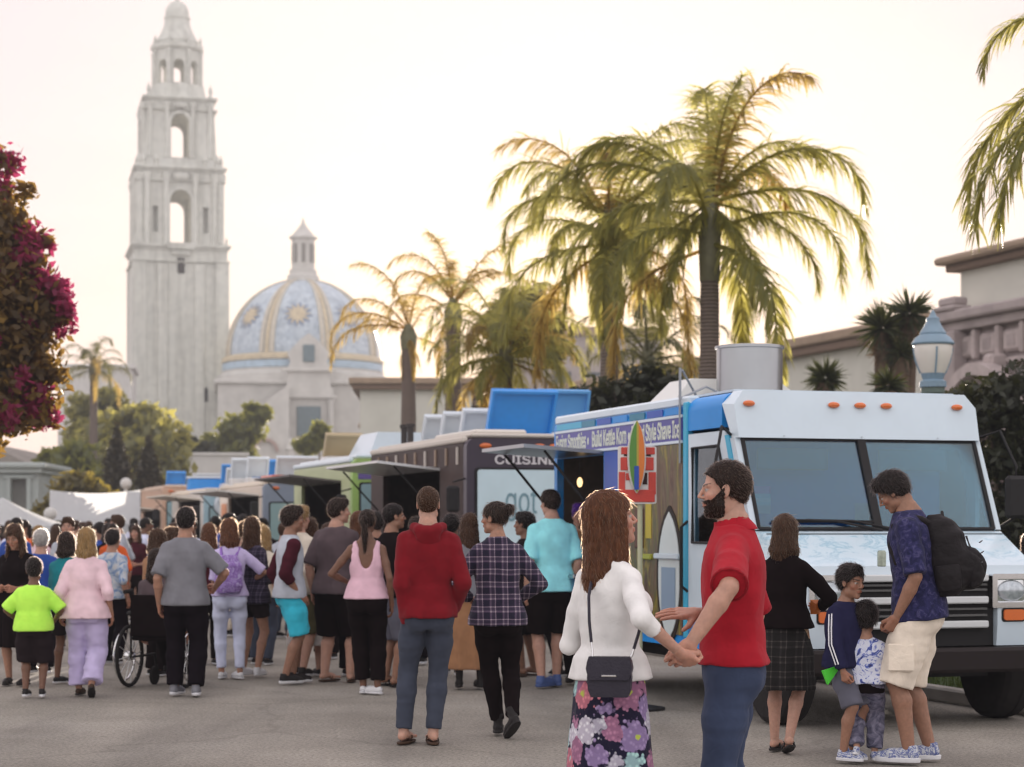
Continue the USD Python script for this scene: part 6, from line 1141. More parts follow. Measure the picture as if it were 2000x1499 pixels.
for y in (4.55, 4.95): part(p, 'vent_pipe', lathe([(0.09, 0), (0.09, 0.5), (0.13, 0.52), (0.13, 0.58)], 12) if False else xf(lathe([(0.05, H), (0.05, H + 0.34), (0.07, H + 0.35), (0.07, H + 0.40)], 12), (-0.7, y, 0)), plain('pipe_dark', (0.05, 0.045, 0.045), 0.5), 40)
part(p, 'roof_cover', bbox((-0.85, 0.5, H + 0.061), (-0.1, 2.6, H + 0.13), 0.03), plain('cover_cream', (0.66, 0.62, 0.57), 0.7), 30)
green_p = coach('leafgreen', (0.30, 0.46, 0.14)); lime_side = coach('palelime', (0.40, 0.45, 0.24))
p, H, L = truck('green fronted food truck with white roof unit behind the brown truck', 34.6, lime_side, green_p, 2.72, 4.9, aw_z=2.32, awn=(0.8, 4.2), aw_mat=plain('awning_dark', (0.10, 0.09, 0.09), 0.6))
part(p, 'roof_unit', m3.Manifold.hull_points(np.array([(x, y, H + 0.06) for x in (-0.7, 0.9) for y in (0.5, 2.2)] + [(x, y, H + 0.48) for x in (-0.5, 0.7) for y in (0.7, 2.0)])), white_p, 30); part(p, 'purple_panel', bbox((-W2 + 0.1, -0.052, H - 0.36), (-0.1, -0.043, H - 0.10), 0.0), coach('violet', (0.13, 0.10, 0.28)), 30); part(p, 'yellow_panel', bbox((-0.4, -0.06, H - 0.45), (0.25, -0.0435, H - 0.385)), coach('sunny', (0.62, 0.36, 0.03)), 30)
roof_lid(p, -0.5, 3.6, H + 0.15, 0.7, 0.5, -1.0, plain('tan_lid', (0.45, 0.36, 0.22), 0.5))
grey_p = coach('palegrey', (0.50, 0.48, 0.47)); red_p = coach('rust', (0.48, 0.10, 0.05))
p, H, L = truck('pale food truck with a rust red roof pad and blue roof lids', 43.5, coach('cream', (0.55, 0.45, 0.36)), coach('bluegrey', (0.20, 0.24, 0.32)), 2.50, 5.6, roofcol=plain('cream_roof', (0.66, 0.58, 0.48), 0.6), aw_z=2.22, awn=(0.5, 4.4), aw_mat=plain('awning_pale', (0.60, 0.58, 0.56), 0.6))
part(p, 'roof_pad', bbox((-0.9, 0.2, H + 0.06), (0.6, 1.6, H + 0.17), 0.04), red_p, 30); part(p, 'orange_door', bbox((-W2 - 0.012, 4.6, 0.7), (-W2 - 0.001, 5.3, 2.1)), coach('orange', (0.55, 0.17, 0.03)), 30)
roof_lid(p, 0.1, 2.6, H + 0.2, 0.95, 0.5, -1.1, white_lid); roof_lid(p, -0.6, 3.6, H + 0.2, 0.5, 0.5, -1.15, white_lid, 'vent_lid'); roof_lid(p, -0.8, 4.6, H + 0.2, 0.5, 0.5, -1.15, white_lid, 'vent_lid'); roof_lid(p, -0.2, 5.1, H + 0.2, 0.8, 0.5, -1.1, blue_lid)
peach_p = coach('peach', (0.55, 0.36, 0.26))
p, H, L = truck('cream food truck with a bright blue roof lid, second farthest of the row', 52.5, coach('creamgrey', (0.52, 0.48, 0.44)), coach('skyblue', (0.30, 0.45, 0.52)), 2.5, 5.8, roofcol=plain('cream_roof', (0.66, 0.58, 0.48), 0.6), aw_z=2.25, awn=(0.6, 4.5), aw_mat=plain('awning_cream', (0.66, 0.60, 0.52), 0.7))
roof_lid(p, 0.0, 1.2, H + 0.2, 0.75, 0.45, -1.1, white_lid); roof_lid(p, 0.3, 3.6, H + 0.25, 0.8, 0.55, -1.25, blue_lid); m_ = trimesh.creation.torus(0.26, 0.08, 20, 8); part(p, 'round_emblem', xf(m_, (-0.55, -0.1, 2.12), rx=RT), coach('emblem_pale', (0.5, 0.55, 0.6)), 60)
p, H, L = truck('peach coloured food truck at the far end of the row', 61.5, peach_p, peach_p, 2.75, 5.0, roofcol=plain('peach_roof', (0.60, 0.46, 0.36), 0.6), aw_z=2.05, awn=(0.4, 4.4), aw_mat=plain('awning_cream', (0.62, 0.58, 0.52), 0.7))
roof_lid(p, -0.3, 3.0, H + 0.15, 0.6, 0.45, -1.1, blue_lid)
for t0_, x_, y_, w_, mt_ in ((52.5, -0.4, 4.6, 0.9, blue_lid), (61.5, 0.5, 1.5, 0.9, white_lid), (52.5, 0.55, 2.2, 0.6, white_lid)):
    o_ = np.array([-0.62 - 0.29 * (t0_ - 27.4), t0_]) + TX * (W2 + x_) + TY * y_; zz = 2.62 if t0_ < 60 else 2.87
    c_ = thing('cooler_box', 'bright cooler box standing on the roof of ' + {(52.5, -0.4): 'the cream truck, blue and at its rear', (61.5, 0.5): 'the peach truck, white', (52.5, 0.55): 'the cream truck, white and near its front'}[(t0_, x_)], 'cooler box', (o_[0], o_[1], zz - (0.06 if t0_ < 60 else 0.06)), TH)
    part(c_, 'box', bbox((-w_ / 2, -0.25, 0.0), (w_ / 2, 0.25, 0.34), 0.03), mt_, 30); part(c_, 'lid', bbox((-w_ / 2 - 0.02, -0.27, 0.342), (w_ / 2 + 0.02, 0.27, 0.40), 0.02), white_lid, 30)
# ---- canopies
canvas = mat('canopy_canvas', {"tc": ("texture_coordinate", {}), "n": ("noise_texture", {"scale": 1.5, "detail": 3.0}), "b": ("bump", {"strength": 0.4, "distance": 0.08}), "p": ("principled_bsdf", {"base_color": (0.76, 0.79, 0.81), "roughness": 0.8}), "t": ("translucent_bsdf", {"color": (0.78, 0.80, 0.82)}), "m": ("mix_closure", {"fac": 0.5})},
    [("tc.object", "n.vector"), ("n.fac", "b.height"), ("b.normal", "p.normal"), ("p.BSDF", "m.closure1"), ("t.BSDF", "m.closure2")], "m.closure")
def canopy(label, c, w, l, ze, zp, yaw=0.0, banner=False):
    p = thing('canopy', label, 'canopy', (c[0], c[1], 0), yaw, 'white market canopies'); n_ = 10
    u = np.linspace(-1, 1, 2 * n_ + 1); X, Y = np.meshgrid(u, u, indexing='ij'); m_ = np.maximum(abs(X), abs(Y)); Z = ze + (zp - ze) * (1 - m_) ** 1.15 - 0.05 * np.sin(np.pi * m_) * (np.minimum(abs(X), abs(Y)) < 2)
    idx = np.arange((2 * n_ + 1) ** 2).reshape(2 * n_ + 1, -1); f = np.stack([idx[:-1, :-1], idx[1:, :-1], idx[1:, 1:], idx[:-1, 1:]], -1).reshape(-1, 4)
    part(p, 'roof_canvas', (np.stack([X * w / 2, Y * l / 2, Z], -1).reshape(-1, 3), f), canvas, 50)
    b = MB()
    for q in (-1, 1): b.box((-w / 2, q * l / 2 - 0.006, ze - 0.24), (w / 2, q * l / 2 + 0.006, ze - 0.003)); b.box((q * w / 2 - 0.006, -l / 2 + 0.008, ze - 0.24), (q * w / 2 + 0.006, l / 2 - 0.008, ze - 0.003))
    part(p, 'valance', b.get(), canvas, False)
    for x in (-1, 1):
        for y in (-1, 1): part(p, 'leg', bbox((x * (w / 2 - 0.05) - 0.02, y * (l / 2 - 0.05) - 0.02, 0), (x * (w / 2 - 0.05) + 0.02, y * (l / 2 - 0.05) + 0.02, ze), 0.004), alu, 30)
    if banner:
        g = np.linspace(-1, 1, 17); v = []
        for x in g: v += [(x * w * 0.53, -l / 2 - 0.12 + 0.04 * math.sin(x * 7), ze + 0.10 + 0.0 * x), (x * w * 0.53, -l / 2 - 0.12 + 0.05 * math.sin(x * 6 + 1), ze + 0.98 - 0.10 * (1 - x * x))]
        part(p, 'banner', (np.array(v), np.array([[2 * i, 2 * i + 2, 2 * i + 3, 2 * i + 1] for i in range(16)])), canvas, 60)
    return p
c = AT(5, 1030, 46.0); canopy('white peaked canopy at the left edge', (c[0], c[1]), 2.9, 2.9, EYE + 3 / 87.0, EYE + 56 / 87.0 + 0.02, 0.1)
c = AT(203, 1030, 60.0); canopy('white canopy with a wide blank banner in the middle of the street', (c[0], c[1]), 2.45, 2.4, EYE + 6 / 66.0, EYE + 38 / 66.0, 0.0, True)
# ---- street lamp
c = AT(1822, 1030, 26.0); sl_ = thing('street_lamp', 'old fashioned street lamp with pale blue cap and frosted glass', 'street lamp', (c[0], c[1], 0)); q_ = lambda y: EYE + (1030 - y) / (4000 / 26.0)
lamp_blue = plain('lamp_blue', (0.19, 0.28, 0.36), 0.5, vary=0.12); lamp_green = plain('lamp_green', (0.10, 0.14, 0.12), 0.5)
part(sl_, 'post', lathe([(0.22, 0), (0.22, 0.3), (0.14, 0.4), (0.10, 0.9), (0.075, 1.2), (0.06, q_(790)), (0.12, q_(785)), (0.12, q_(772)), (0.15, q_(768)), (0.15, q_(757))], 20), lamp_green, 40)
part(sl_, 'collar', lathe([(0.17, q_(756.8)), (0.17, q_(746)), (0.13, q_(742)), (0.15, q_(733)), (0.155, q_(730))], 24), lamp_blue, 40)
gl = part(sl_, 'glass_globe', lathe([(0.15, q_(729.8)), (0.175, q_(722)), (0.215, q_(705)), (0.24, q_(690)), (0.245, q_(678)), (0.235, q_(674))], 28), plain('frosted_glass', (0.72, 0.68, 0.62), 0.35, coat=0.5, vary=0.05), 50)
for k in range(4): part(sl_, 'glazing_bar', xf(tube([(0, -0.158, q_(730)), (0, -0.221, q_(705)), (0, -0.25, q_(680))], 0.012, 6), rz=k * RT + 0.0), lamp_blue, 50)
part(sl_, 'cap', lathe([(0.26, q_(674)), (0.27, q_(671)), (0.22, q_(660)), (0.165, q_(654)), (0.17, q_(651)), (0.12, q_(640)), (0.08, q_(628)), (0.085, q_(622)), (0.05, q_(619)), (0.03, q_(612)), (0.01, q_(606))], 28), lamp_blue, 40)
c = AT(246, 1030, 70.0); lp_ = thing('white_post', 'slim white post standing between the two dark cypresses', 'post', (c[0], c[1], 0)); part(lp_, 'shaft', lathe([(0.14, 0), (0.09, 0.4), (0.07, EYE + 75 / 57)], 10), wp, 40); part(lp_, 'globe', xf(trimesh.creation.icosphere(2, 0.2), (0, 0, EYE + 85 / 57)), wp, 60)
c = AT(98, 1030, 50.0); lp_ = thing('globe_lamp', 'small white globe lamp beside the left canopy', 'lamp', (c[0], c[1], 0)); part(lp_, 'post', lathe([(0.08, 0), (0.045, 0.5), (0.04, EYE + 15 / 80)], 10), lamp_green, 40); part(lp_, 'globe', xf(trimesh.creation.icosphere(2, 0.16), (0, 0, EYE + 26 / 80)), wp, 60)

# ---------------------------------------------------------------- people
C = {k: cloth(k, v) for k, v in {
    'red_polo': srgb(158, 26, 40), 'wine': srgb(112, 18, 28), 'offwhite': (0.70, 0.69, 0.68), 'navy': (0.018, 0.018, 0.05), 'slate': srgb(58, 68, 92), 'jean_blue': srgb(60, 65, 78), 'jean_dark': (0.007, 0.0045, 0.007), 'black': (0.007, 0.004, 0.0045), 'charcoal': (0.018, 0.012, 0.014), 'grey': srgb(116, 116, 122),
    'dark_grey': srgb(82, 70, 74), 'khaki': srgb(222, 210, 194), 'turquoise': srgb(60, 185, 210), 'cyan': srgb(152, 230, 238), 'lilac': srgb(222, 192, 200), 'lavender': srgb(190, 178, 215), 'neon': srgb(185, 250, 90), 'pink': srgb(214, 176, 190), 'maroon': srgb(66, 26, 36), 'pale_grey': srgb(175, 180, 190), 'white_jean': srgb(200, 205, 228), 'violet': srgb(140, 105, 180),
    'teal': srgb(30, 120, 130), 'royal': srgb(44, 74, 150), 'denim': srgb(110, 140, 175), 'tan': srgb(150, 110, 80), 'cream': srgb(205, 195, 180), 'grey_short': srgb(92, 92, 104), 'orange': srgb(200, 90, 40), 'olive': srgb(90, 85, 60)}.items()}
def xyz_pattern(name, nodes, links, rough=0.85):
    nodes = {"tc": ("texture_coordinate", {}), "f": ("noise_texture", {"scale": 14.0, "detail": 2.0, "distortion": 1.2}), "bb": ("bump", {"strength": 0.35, "distance": 0.03}), "p": ("principled_bsdf", {"roughness": rough, "specular_ior_level": 0.12, "sheen_weight": 0.05}), **nodes}
    return mat('cloth_' + name, nodes, links + [("tc.object", "f.vector"), ("f.fac", "bb.height"), ("bb.normal", "p.normal")], "p.BSDF")
def plaid(name, dark, mid, light, s=1.0):
    st = lambda ax_, w: (f"m{ax_}", ("math", {"math_type": "multiply", "value2": w}))
    nodes = {"s": ("separate_xyz", {}), "ofs": ("vector_math", {"math_type": "add"}), "nz": ("noise_texture", {"scale": 4.0}), "wob": ("vector_math", {"math_type": "scale", "scale": 0.02})}
    links = [("tc.object", "nz.vector"), ("nz.color", "wob.vector1"), ("tc.object", "ofs.vector1"), ("wob.vector", "ofs.vector2"), ("ofs.vector", "s.vector")]
    for a in 'xz':
        nodes[f"m{a}"] = ("math", {"math_type": "multiply", "value2": 11.0 * s}); nodes[f"f{a}"] = ("math", {"math_type": "fraction"})
        nodes[f"r{a}"] = ("rgb_ramp", {"ramp": [(0, (0.15,) * 3), (0.30, (0.15,) * 3), (0.34, (0.75,) * 3), (0.44, (0.75,) * 3), (0.48, (0.3,) * 3), (0.70, (0.3,) * 3), (0.74, (1, 1, 1)), (0.78, (1, 1, 1)), (0.82, (0.15,) * 3)]})
        links += [(f"s.{a}", f"m{a}.value1"), (f"m{a}.value", f"f{a}.value1"), (f"f{a}.value", f"r{a}.fac")]
    nodes["av"] = ("mix_color", {"blend_type": "mix", "fac": 0.5}); nodes["rc"] = ("rgb_ramp", {"ramp": [(0.15, dark), (0.45, mid), (0.9, light)]})
    links += [("rx.color", "av.a"), ("rz.color", "av.b"), ("av.result", "rc.fac"), ("rc.color", "p.base_color")]
    return xyz_pattern(name, nodes, links)
plaid_m = plaid('plaid', (0.016, 0.014, 0.03), (0.085, 0.06, 0.10), (0.36, 0.30, 0.34)); plaid_d = plaid('plaid_dark', (0.02, 0.016, 0.03), (0.05, 0.04, 0.07), (0.14, 0.12, 0.17), 1.3); plaid_k = plaid('plaid_black', (0.012, 0.011, 0.011), (0.02, 0.018, 0.018), (0.075, 0.065, 0.06), 0.9)
def floral():
    nodes = {"d": ("noise_texture", {"scale": 16.0, "detail": 2.0}), "dm": ("mix_color", {"blend_type": "linear_light", "fac": 0.035}), "sc": ("mapping", {"mapping_type": "point", "scale": (1, 1, 1)}),
        "v": ("voronoi_texture", {"feature": "f1", "scale": 9.0, "randomness": 0.8}), "vs": ("voronoi_texture", {"feature": "f1", "scale": 48.0}), "ds": ("math", {"math_type": "multiply_add", "value2": 0.28, "value3": -0.10}), "dd": ("math", {"math_type": "add"}),
        "hue": ("separate_color", {"color_type": "rgb"}), "rp": ("rgb_ramp", {"interpolate": False, "ramp": [(0.0, (0.68, 0.67, 0.70)), (0.26, (0.38, 0.62, 0.58)), (0.42, (0.42, 0.20, 0.30)), (0.60, (0.56, 0.56, 0.60)), (0.74, (0.34, 0.26, 0.44)), (0.88, (0.62, 0.22, 0.26)), (1.0, (0.6, 0.6, 0.62))]}),
        "mk": ("rgb_ramp", {"ramp": [(0.0, (1, 1, 1)), (0.60, (1, 1, 1)), (0.66, (0, 0, 0)), (1, (0, 0, 0))]}), "ct": ("rgb_ramp", {"ramp": [(0.0, (1, 1, 1)), (0.10, (1, 1, 1)), (0.16, (0, 0, 0))]}),
        "pv": ("rgb_ramp", {"ramp": [(0.1, (1.1, 1.1, 1.1)), (0.5, (0.55, 0.5, 0.6))]}), "pm": ("mix_color", {"blend_type": "multiply", "fac": 0.8}), "m1": ("mix_color", {"a": (0.012, 0.010, 0.028)}), "m2": ("mix_color", {"b": (0.40, 0.46, 0.08)})}
    links = [("tc.object", "d.vector"), ("tc.object", "dm.a"), ("d.color", "dm.b"), ("dm.result", "v.vector"), ("tc.object", "vs.vector"), ("vs.distance", "ds.value1"), ("v.distance", "dd.value1"), ("ds.value", "dd.value2"),
        ("v.color", "hue.color"), ("hue.r", "rp.fac"), ("dd.value", "mk.fac"), ("v.distance", "ct.fac"), ("vs.distance", "pv.fac"), ("rp.color", "pm.a"), ("pv.color", "pm.b"), ("mk.color", "m1.fac"), ("pm.result", "m1.b"), ("m1.result", "m2.a"), ("ct.color", "m2.fac"), ("m2.result", "p.base_color")]
    return xyz_pattern('floral', nodes, links)
def blotch(name, stops, scale=9.0, dist=2.0): return xyz_pattern(name, {"n": ("noise_texture", {"scale": scale, "detail": 4.0, "distortion": dist}), "r": ("rgb_ramp", {"ramp": stops})}, [("tc.object", "n.vector"), ("n.fac", "r.fac"), ("r.color", "p.base_color")])
floral_m = floral(); tie = blotch('tie_dye', [(0.30, (0.03, 0.03, 0.09)), (0.41, (0.10, 0.14, 0.42)), (0.47, (0.55, 0.58, 0.70)), (0.60, (0.60, 0.62, 0.70)), (0.68, (0.12, 0.16, 0.45)), (0.75, (0.3, 0.33, 0.5))], 13.0)
washed = blotch('washed_jean', [(0.35, (0.055, 0.055, 0.09)), (0.5, (0.13, 0.125, 0.18)), (0.65, (0.22, 0.21, 0.28))], 12.0); lilac_pat = blotch('lilac_print', [(0.4, (0.36, 0.26, 0.55)), (0.55, (0.20, 0.10, 0.34)), (0.62, (0.42, 0.36, 0.6))], 16.0); white_pat = blotch('red_flower', [(0.45, (0.55, 0.52, 0.50)), (0.60, (0.55, 0.5, 0.48)), (0.64, (0.45, 0.08, 0.05)), (0.7, (0.3, 0.2, 0.05))], 16.0, 0.5); batik = blotch('blue_wash', [(0.35, (0.12, 0.20, 0.36)), (0.5, (0.36, 0.42, 0.5)), (0.62, (0.5, 0.5, 0.5))], 9.0); navy_pat = blotch('navy_print', [(0.40, (0.014, 0.015, 0.05)), (0.56, (0.025, 0.025, 0.085)), (0.64, (0.06, 0.055, 0.13)), (0.7, (0.016, 0.016, 0.06))], 22.0, 1.0)
SH = {'black': plain('shoe_black', (0.016, 0.014, 0.014), 0.5), 'white': plain('shoe_white', (0.60, 0.60, 0.62), 0.6, vary=0.1), 'brown': plain('shoe_brown', (0.05, 0.028, 0.018), 0.55, vary=0.2), 'blue': plain('shoe_blue', (0.06, 0.10, 0.26), 0.6), 'grey': plain('shoe_grey', (0.16, 0.16, 0.18), 0.6), 'bluewhite': blotch('trainer', [(0.4, (0.5, 0.52, 0.56)), (0.52, (0.05, 0.08, 0.28)), (0.6, (0.5, 0.52, 0.56))], 20.0)}
def L(loc, yaw, h, w):
    """World point -> fractions of h in the person's own frame."""
    d = np.asarray(w, float) - np.array([loc[0], loc[1], 0]); c, s_ = math.cos(yaw), math.sin(yaw); return ((d[0] * c + d[1] * s_) / h, (-d[0] * s_ + d[1] * c) / h, d[2] / h)
def LV(yaw, v): c, s_ = math.cos(yaw), math.sin(yaw); return (v[0] * c + v[1] * s_, -v[0] * s_ + v[1] * c, v[2])
# ---- the couple in front
pl, py_ = (AT(1431, 1030, 8.85)[0], 8.85), 1.42; h_ = 1.84
JP = person('man in red polo shirt with dark beard holding hands with the woman', 'm', pl, h_, py_, 'light', ('crop', 'dark', {'recede': 0.022}), dict(mat=C['red_polo'], sleeve=0.50, hem=-0.008, fit=0.014, cuff=0.010, loose=0.007, wr=0.006), dict(mat=C['slate'], fit=0.007, flare=0.006, len=0.98), shoes=('sneaker', SH['brown'], SH['black']),
    arms=((L(pl, py_, h_, AT(1350, 1256, 8.38)), LV(py_, (0.05, -1, -0.25)), 'grip', LV(py_, (-0.2, 1, 0))), (L(pl, py_, h_, AT(1362, 1199, 9.0)), (0.6, -1, -0.6), 'open', LV(py_, (0, 0.5, -1)))), legs=((-.05, -.055, 0, .1, 0), (.05, -.065, 0, -.15, 0)), vox=0.0085, width=0.98, beard=True, lean=(0, -0.01), head=(0.10, 0.03, 0), group='couple holding hands')
bld = MB()                                                                        # polo collar and hem band
def collar(J, m_, rise=0.030, r=0.073, name='collar', parent=None):
    F = Field(J['NB'] - 0.16, J['NB'] + 0.16, 0.006); u, f = nrm(J['u'] + J['f'] * 0.22), J['f']; o = J['NB'] - u * 0.03
    F.loft(o, u, f, [(0.006, r * 1.42, r * 1.40, 0, 0.0), (0.028, r * 1.34, r * 1.30, 0, 0.002), (0.055, r * 1.12, r * 1.10, 0, 0.005), (0.03 + rise, r * 1.02, r * 1.02, 0, 0.006)], 0); F.loft(o, u, f, [(-0.03, r * 1.25, r * 1.25, 0, 0.004), (0.02, r * 1.16, r * 1.14, 0, 0.005), (0.06, r * 0.97, r * 0.97, 0, 0.006), (0.06 + rise, r * 0.94, r * 0.94, 0, 0.006)], 0.0, 'cut')
    F.ball(o + f * 0.13 + u * 0.02, (0.02, 0.06, 0.07), 0.0, 'cut'); v, fc = F.mesh(1); return part(J['path'], name, (v, fc), m_, smooth=True)
def hem_bands(J, m_, frac, fit, name='cuff_band'):
    h = J['h']
    for S, E, W, M, pose, q in J['arm']:
        e = S + (E - S) * min(frac * 0.324 / 0.172, 1.0); a = e - (E - S) * 0.075; F = Field(np.minimum(a, e) - 0.09, np.maximum(a, e) + 0.09, 0.0065); rr = 0.0305 * h * 0.92 + fit
        F.cone(a, rr, e, rr, 0, flat=True); F.cone(a - (E - S) * 0.2, rr - 0.010, e + (E - S) * 0.2, rr - 0.010, 0, 'cut'); d_ = nrm(E - S); F.plane(a, -d_); v, f = F.mesh(0); part(J['path'], name, (v, f), m_, smooth=40)
collar(JP, C['red_polo'], 0.045); hem_bands(JP, cloth('red_rib', srgb(140, 22, 34)), 0.515, 0.0285)
wl, wy = (AT(1192, 1030, 8.55)[0], 8.55), -0.85; wh = 1.70
JW = person('woman in white top and dark floral long skirt holding the bearded man by the hand', 'f', wl, wh, wy, 'light', ('long', 'auburn', {'length': 0.36}), dict(mat=C['offwhite'], sleeve=0.70, hem=0.010, fit=0.007, loose=0.013, cuff=0.006, wave=0.08, wr=0.005), None, dict(mat=floral_m, hem=0.05, flare=0.035, amp=0.05, n=7), shoes=('flip', SH['brown'], SH['brown']),
    arms=(((-0.09, 0.12, 0.66), (-0.3, -0.3, -1), 'relax'), (L(wl, wy, wh, AT(1329, 1276, 8.33)), LV(wy, (0.4, -0.7, -0.8)), 'grip', LV(wy, (0.4, 0.8, 0.3)))), legs='stand', vox=0.0085, width=0.90, head=(-0.50, -0.20, 0), lean=(-0.01, -0.015), group='couple holding hands')
# crossbody bag on the woman's back hip
def world_tube(pts, r): return tube(np.array(pts), r, 8)
bagm = plain('bag_leather', (0.028, 0.025, 0.036), 0.42, vary=0.15, scale=10, bump=0.3, bscale=90)
bg = thing('shoulder_bag', 'small dark leather crossbody bag hanging behind the floral skirt', 'bag', (0, 0, 0)); bc = AT(1191, 1322, 8.31)
def bagbox(w, z0, z1, d, r, yoff=0.0):
    pts = []
    for q in (-1, 1):
        for (x, z) in ((-w * 0.92, z1), (w * 0.92, z1), (w, z1 - 0.02), (w * 1.04, (z0 + z1) / 2), (w, z0 + 0.03), (w * 0.86, z0), (-w * 0.86, z0), (-w, z0 + 0.03), (-w * 1.04, (z0 + z1) / 2), (-w, z1 - 0.02)): pts.append((x * (0.94 if abs(q) else 1), q * d * (0.75 if z > z1 - 0.03 else 1), z))
    return m3.Manifold.hull_points(np.array(pts)).translate([0, yoff, 0])
Rb = lambda m_: xf(m_, bc, rz=-0.15)
part(bg, 'pouch', Rb(bagbox(0.092, -0.082, 0.075, 0.032, 0.01)), bagm, 40); part(bg, 'flap', Rb(bagbox(0.096, -0.012, 0.082, 0.036, 0.01, -0.004)), bagm, 40); part(bg, 'clasp_bar', Rb(bbox((-0.03, -0.0425, 0.002), (0.03, -0.0395, 0.009), 0.001)), chrome, 30)
for a, b_ in ((AT(1157, 1290, 8.33), [AT(1155, 1255, 8.34), AT(1151, 1215, 8.36), AT(1150, 1165, 8.42), AT(1156, 1130, 8.50)]), (AT(1229, 1290, 8.31), [AT(1238, 1268, 8.31), AT(1248, 1235, 8.33), AT(1254, 1200, 8.40)])):
    part(bg, 'strap', world_tube(b_[:1] + b_[1:] if len(b_) < 4 else b_, 0.0065), bagm, 60); part(bg, 'strap_chain', world_tube([a, (a + b_[0]) / 2 + (0.003, 0, 0), b_[0]], 0.0045), chrome, 60)
# ---- man in the wine hoodie
loc, h_ = spot(836, 1456, 950); JH = person('man in dark red hooded sweatshirt and faded jeans walking away', 'm', loc, h_, 0.05, 'light', ('buzz', 'brown'), dict(mat=C['wine'], sleeve=1.0, hem=-0.035, fit=0.015, loose=0.004, cuff=0.004, wr=0.009), dict(mat=C['jean_blue'], fit=0.005, len=0.97, flare=0.004), shoes=('flip', SH['brown'], SH['brown']),
    arms=((L(loc, 0.05, h_, AT(797, 1215, loc[1] - 0.03)), (-0.5, -1, 0), 'hold'), ((0.10, 0.07, 0.52), (0.5, -1, 0), 'relax')), legs=((-.095, .02, 0.0, .35, 0), (.02, .0, 0, -.1, 0)), vox=0.011, width=0.94, head=(-0.06, 0.0, 0))
F = Field(JH['NB'] - 0.25, JH['NB'] + 0.2, 0.010); nb, u_, f_ = JH['NB'], JH['u'], JH['f']
F.chain([nb + (-0.10, 0.05, -0.01), nb + (-0.095, -0.03, 0.0), nb + (-0.06, -0.085, -0.015), nb + (0, -0.11, -0.035), nb + (0.06, -0.085, -0.015), nb + (0.095, -0.03, 0.0), nb + (0.10, 0.05, -0.01)], [0.02, 0.03, 0.036, 0.042, 0.036, 0.03, 0.02], 0.03); F.ball(nb + (0, -0.10, -0.075), (0.085, 0.035, 0.07), 0.03); F.wrinkle(0.007, (12, 12, 14), 3); v, f = F.mesh(1); part(JH['path'], 'hood', (v, f), C['wine'], smooth=True)
# ---- plaid shirt woman
loc, h_ = spot(972, 1442, 980); h_ = min(h_, 1.74)
JQ = person('woman in purple plaid shirt and black leggings with crossed steps', 'f', loc, h_, 0.12, 'tan', ('bun', 'dark'), dict(mat=plaid_m, sleeve=0.95, hem=-0.05, fit=0.016, loose=0.014, wave=0.03, wr=0.008), dict(mat=C['black'], fit=0.009, len=0.97), shoes=('boot', SH['black'], SH['black']),
    arms=((-0.11, 0.12, 0.58), (-0.9, -0.6, 0), 'hold') and (((-0.10, 0.12, 0.58), (-0.9, -0.7, 0), 'hold'), ((0.10, 0.12, 0.585), (0.9, -0.7, 0), 'hold')), legs=((.010, .07, 0.0, .15, 0.0), (.055, -.075, .035, -.35, -0.62)), vox=0.011, head=(0.95, 0.0, 0))
# ---- cyan T-shirt man
loc, h_ = spot(1078, 1345, 957)
person('man in bright turquoise T-shirt and black shorts with blue shoes', 'm', loc, h_, 0.25, 'light', ('short', 'dark'), dict(mat=C['cyan'], sleeve=0.48, hem=-0.04, fit=0.016, loose=0.012), dict(mat=C['black'], fit=0.022, len=0.50, flare=0.025), shoes=('sneaker', SH['blue'], SH['blue']), arms=('down', 'pocket'), legs=((-.06, -.02, 0, .9, 0), (.04, .06, 0, -.2, 0)), vox=0.012, width=1.0, head=(0.35, 0.05, 0))
# ---- pink tank top woman
loc, h_ = spot(716, 1358, 995)
person('woman in pale pink tank top and long black trousers with a ponytail', 'f', loc, h_, 0.0, 'brown', ('pony', 'dark', {'length': 0.34}), dict(mat=C['pink'], sleeve=0, tank=True, hem=-0.01, fit=0.009, loose=0.010, wr=0.006), dict(mat=C['black'], fit=0.012, len=0.93, flare=0.018), shoes=('flat', SH['white'], SH['white']), arms=(((-0.10, 0.10, 0.60), (-0.8, -0.7, 0), 'relax'), 'down'), legs=((-.02, .04, 0, .1, 0), (.06, -.02, 0, -.9, 0)), vox=0.012, width=1.02, head=(-0.1, 0.05, 0))
# ---- grey polo man
loc, h_ = spot(657, 1334, 974)
person('heavy man in dark grey polo shirt and black shorts looking right', 'm', loc, h_, -0.45, 'light', ('short', 'dark', {'recede': 0.01}), dict(mat=C['dark_grey'], sleeve=0.50, hem=-0.045, fit=0.02, loose=0.02, belly=0.02), dict(mat=C['black'], fit=0.026, len=0.55, flare=0.03), shoes=('flip', SH['brown'], SH['brown']), arms=('down', 'cross'), legs=((-.075, 0, 0, .3, 0), (.075, .02, 0, -.4, 0)), vox=0.013, width=1.12, head=(-0.75, 0.0, 0))
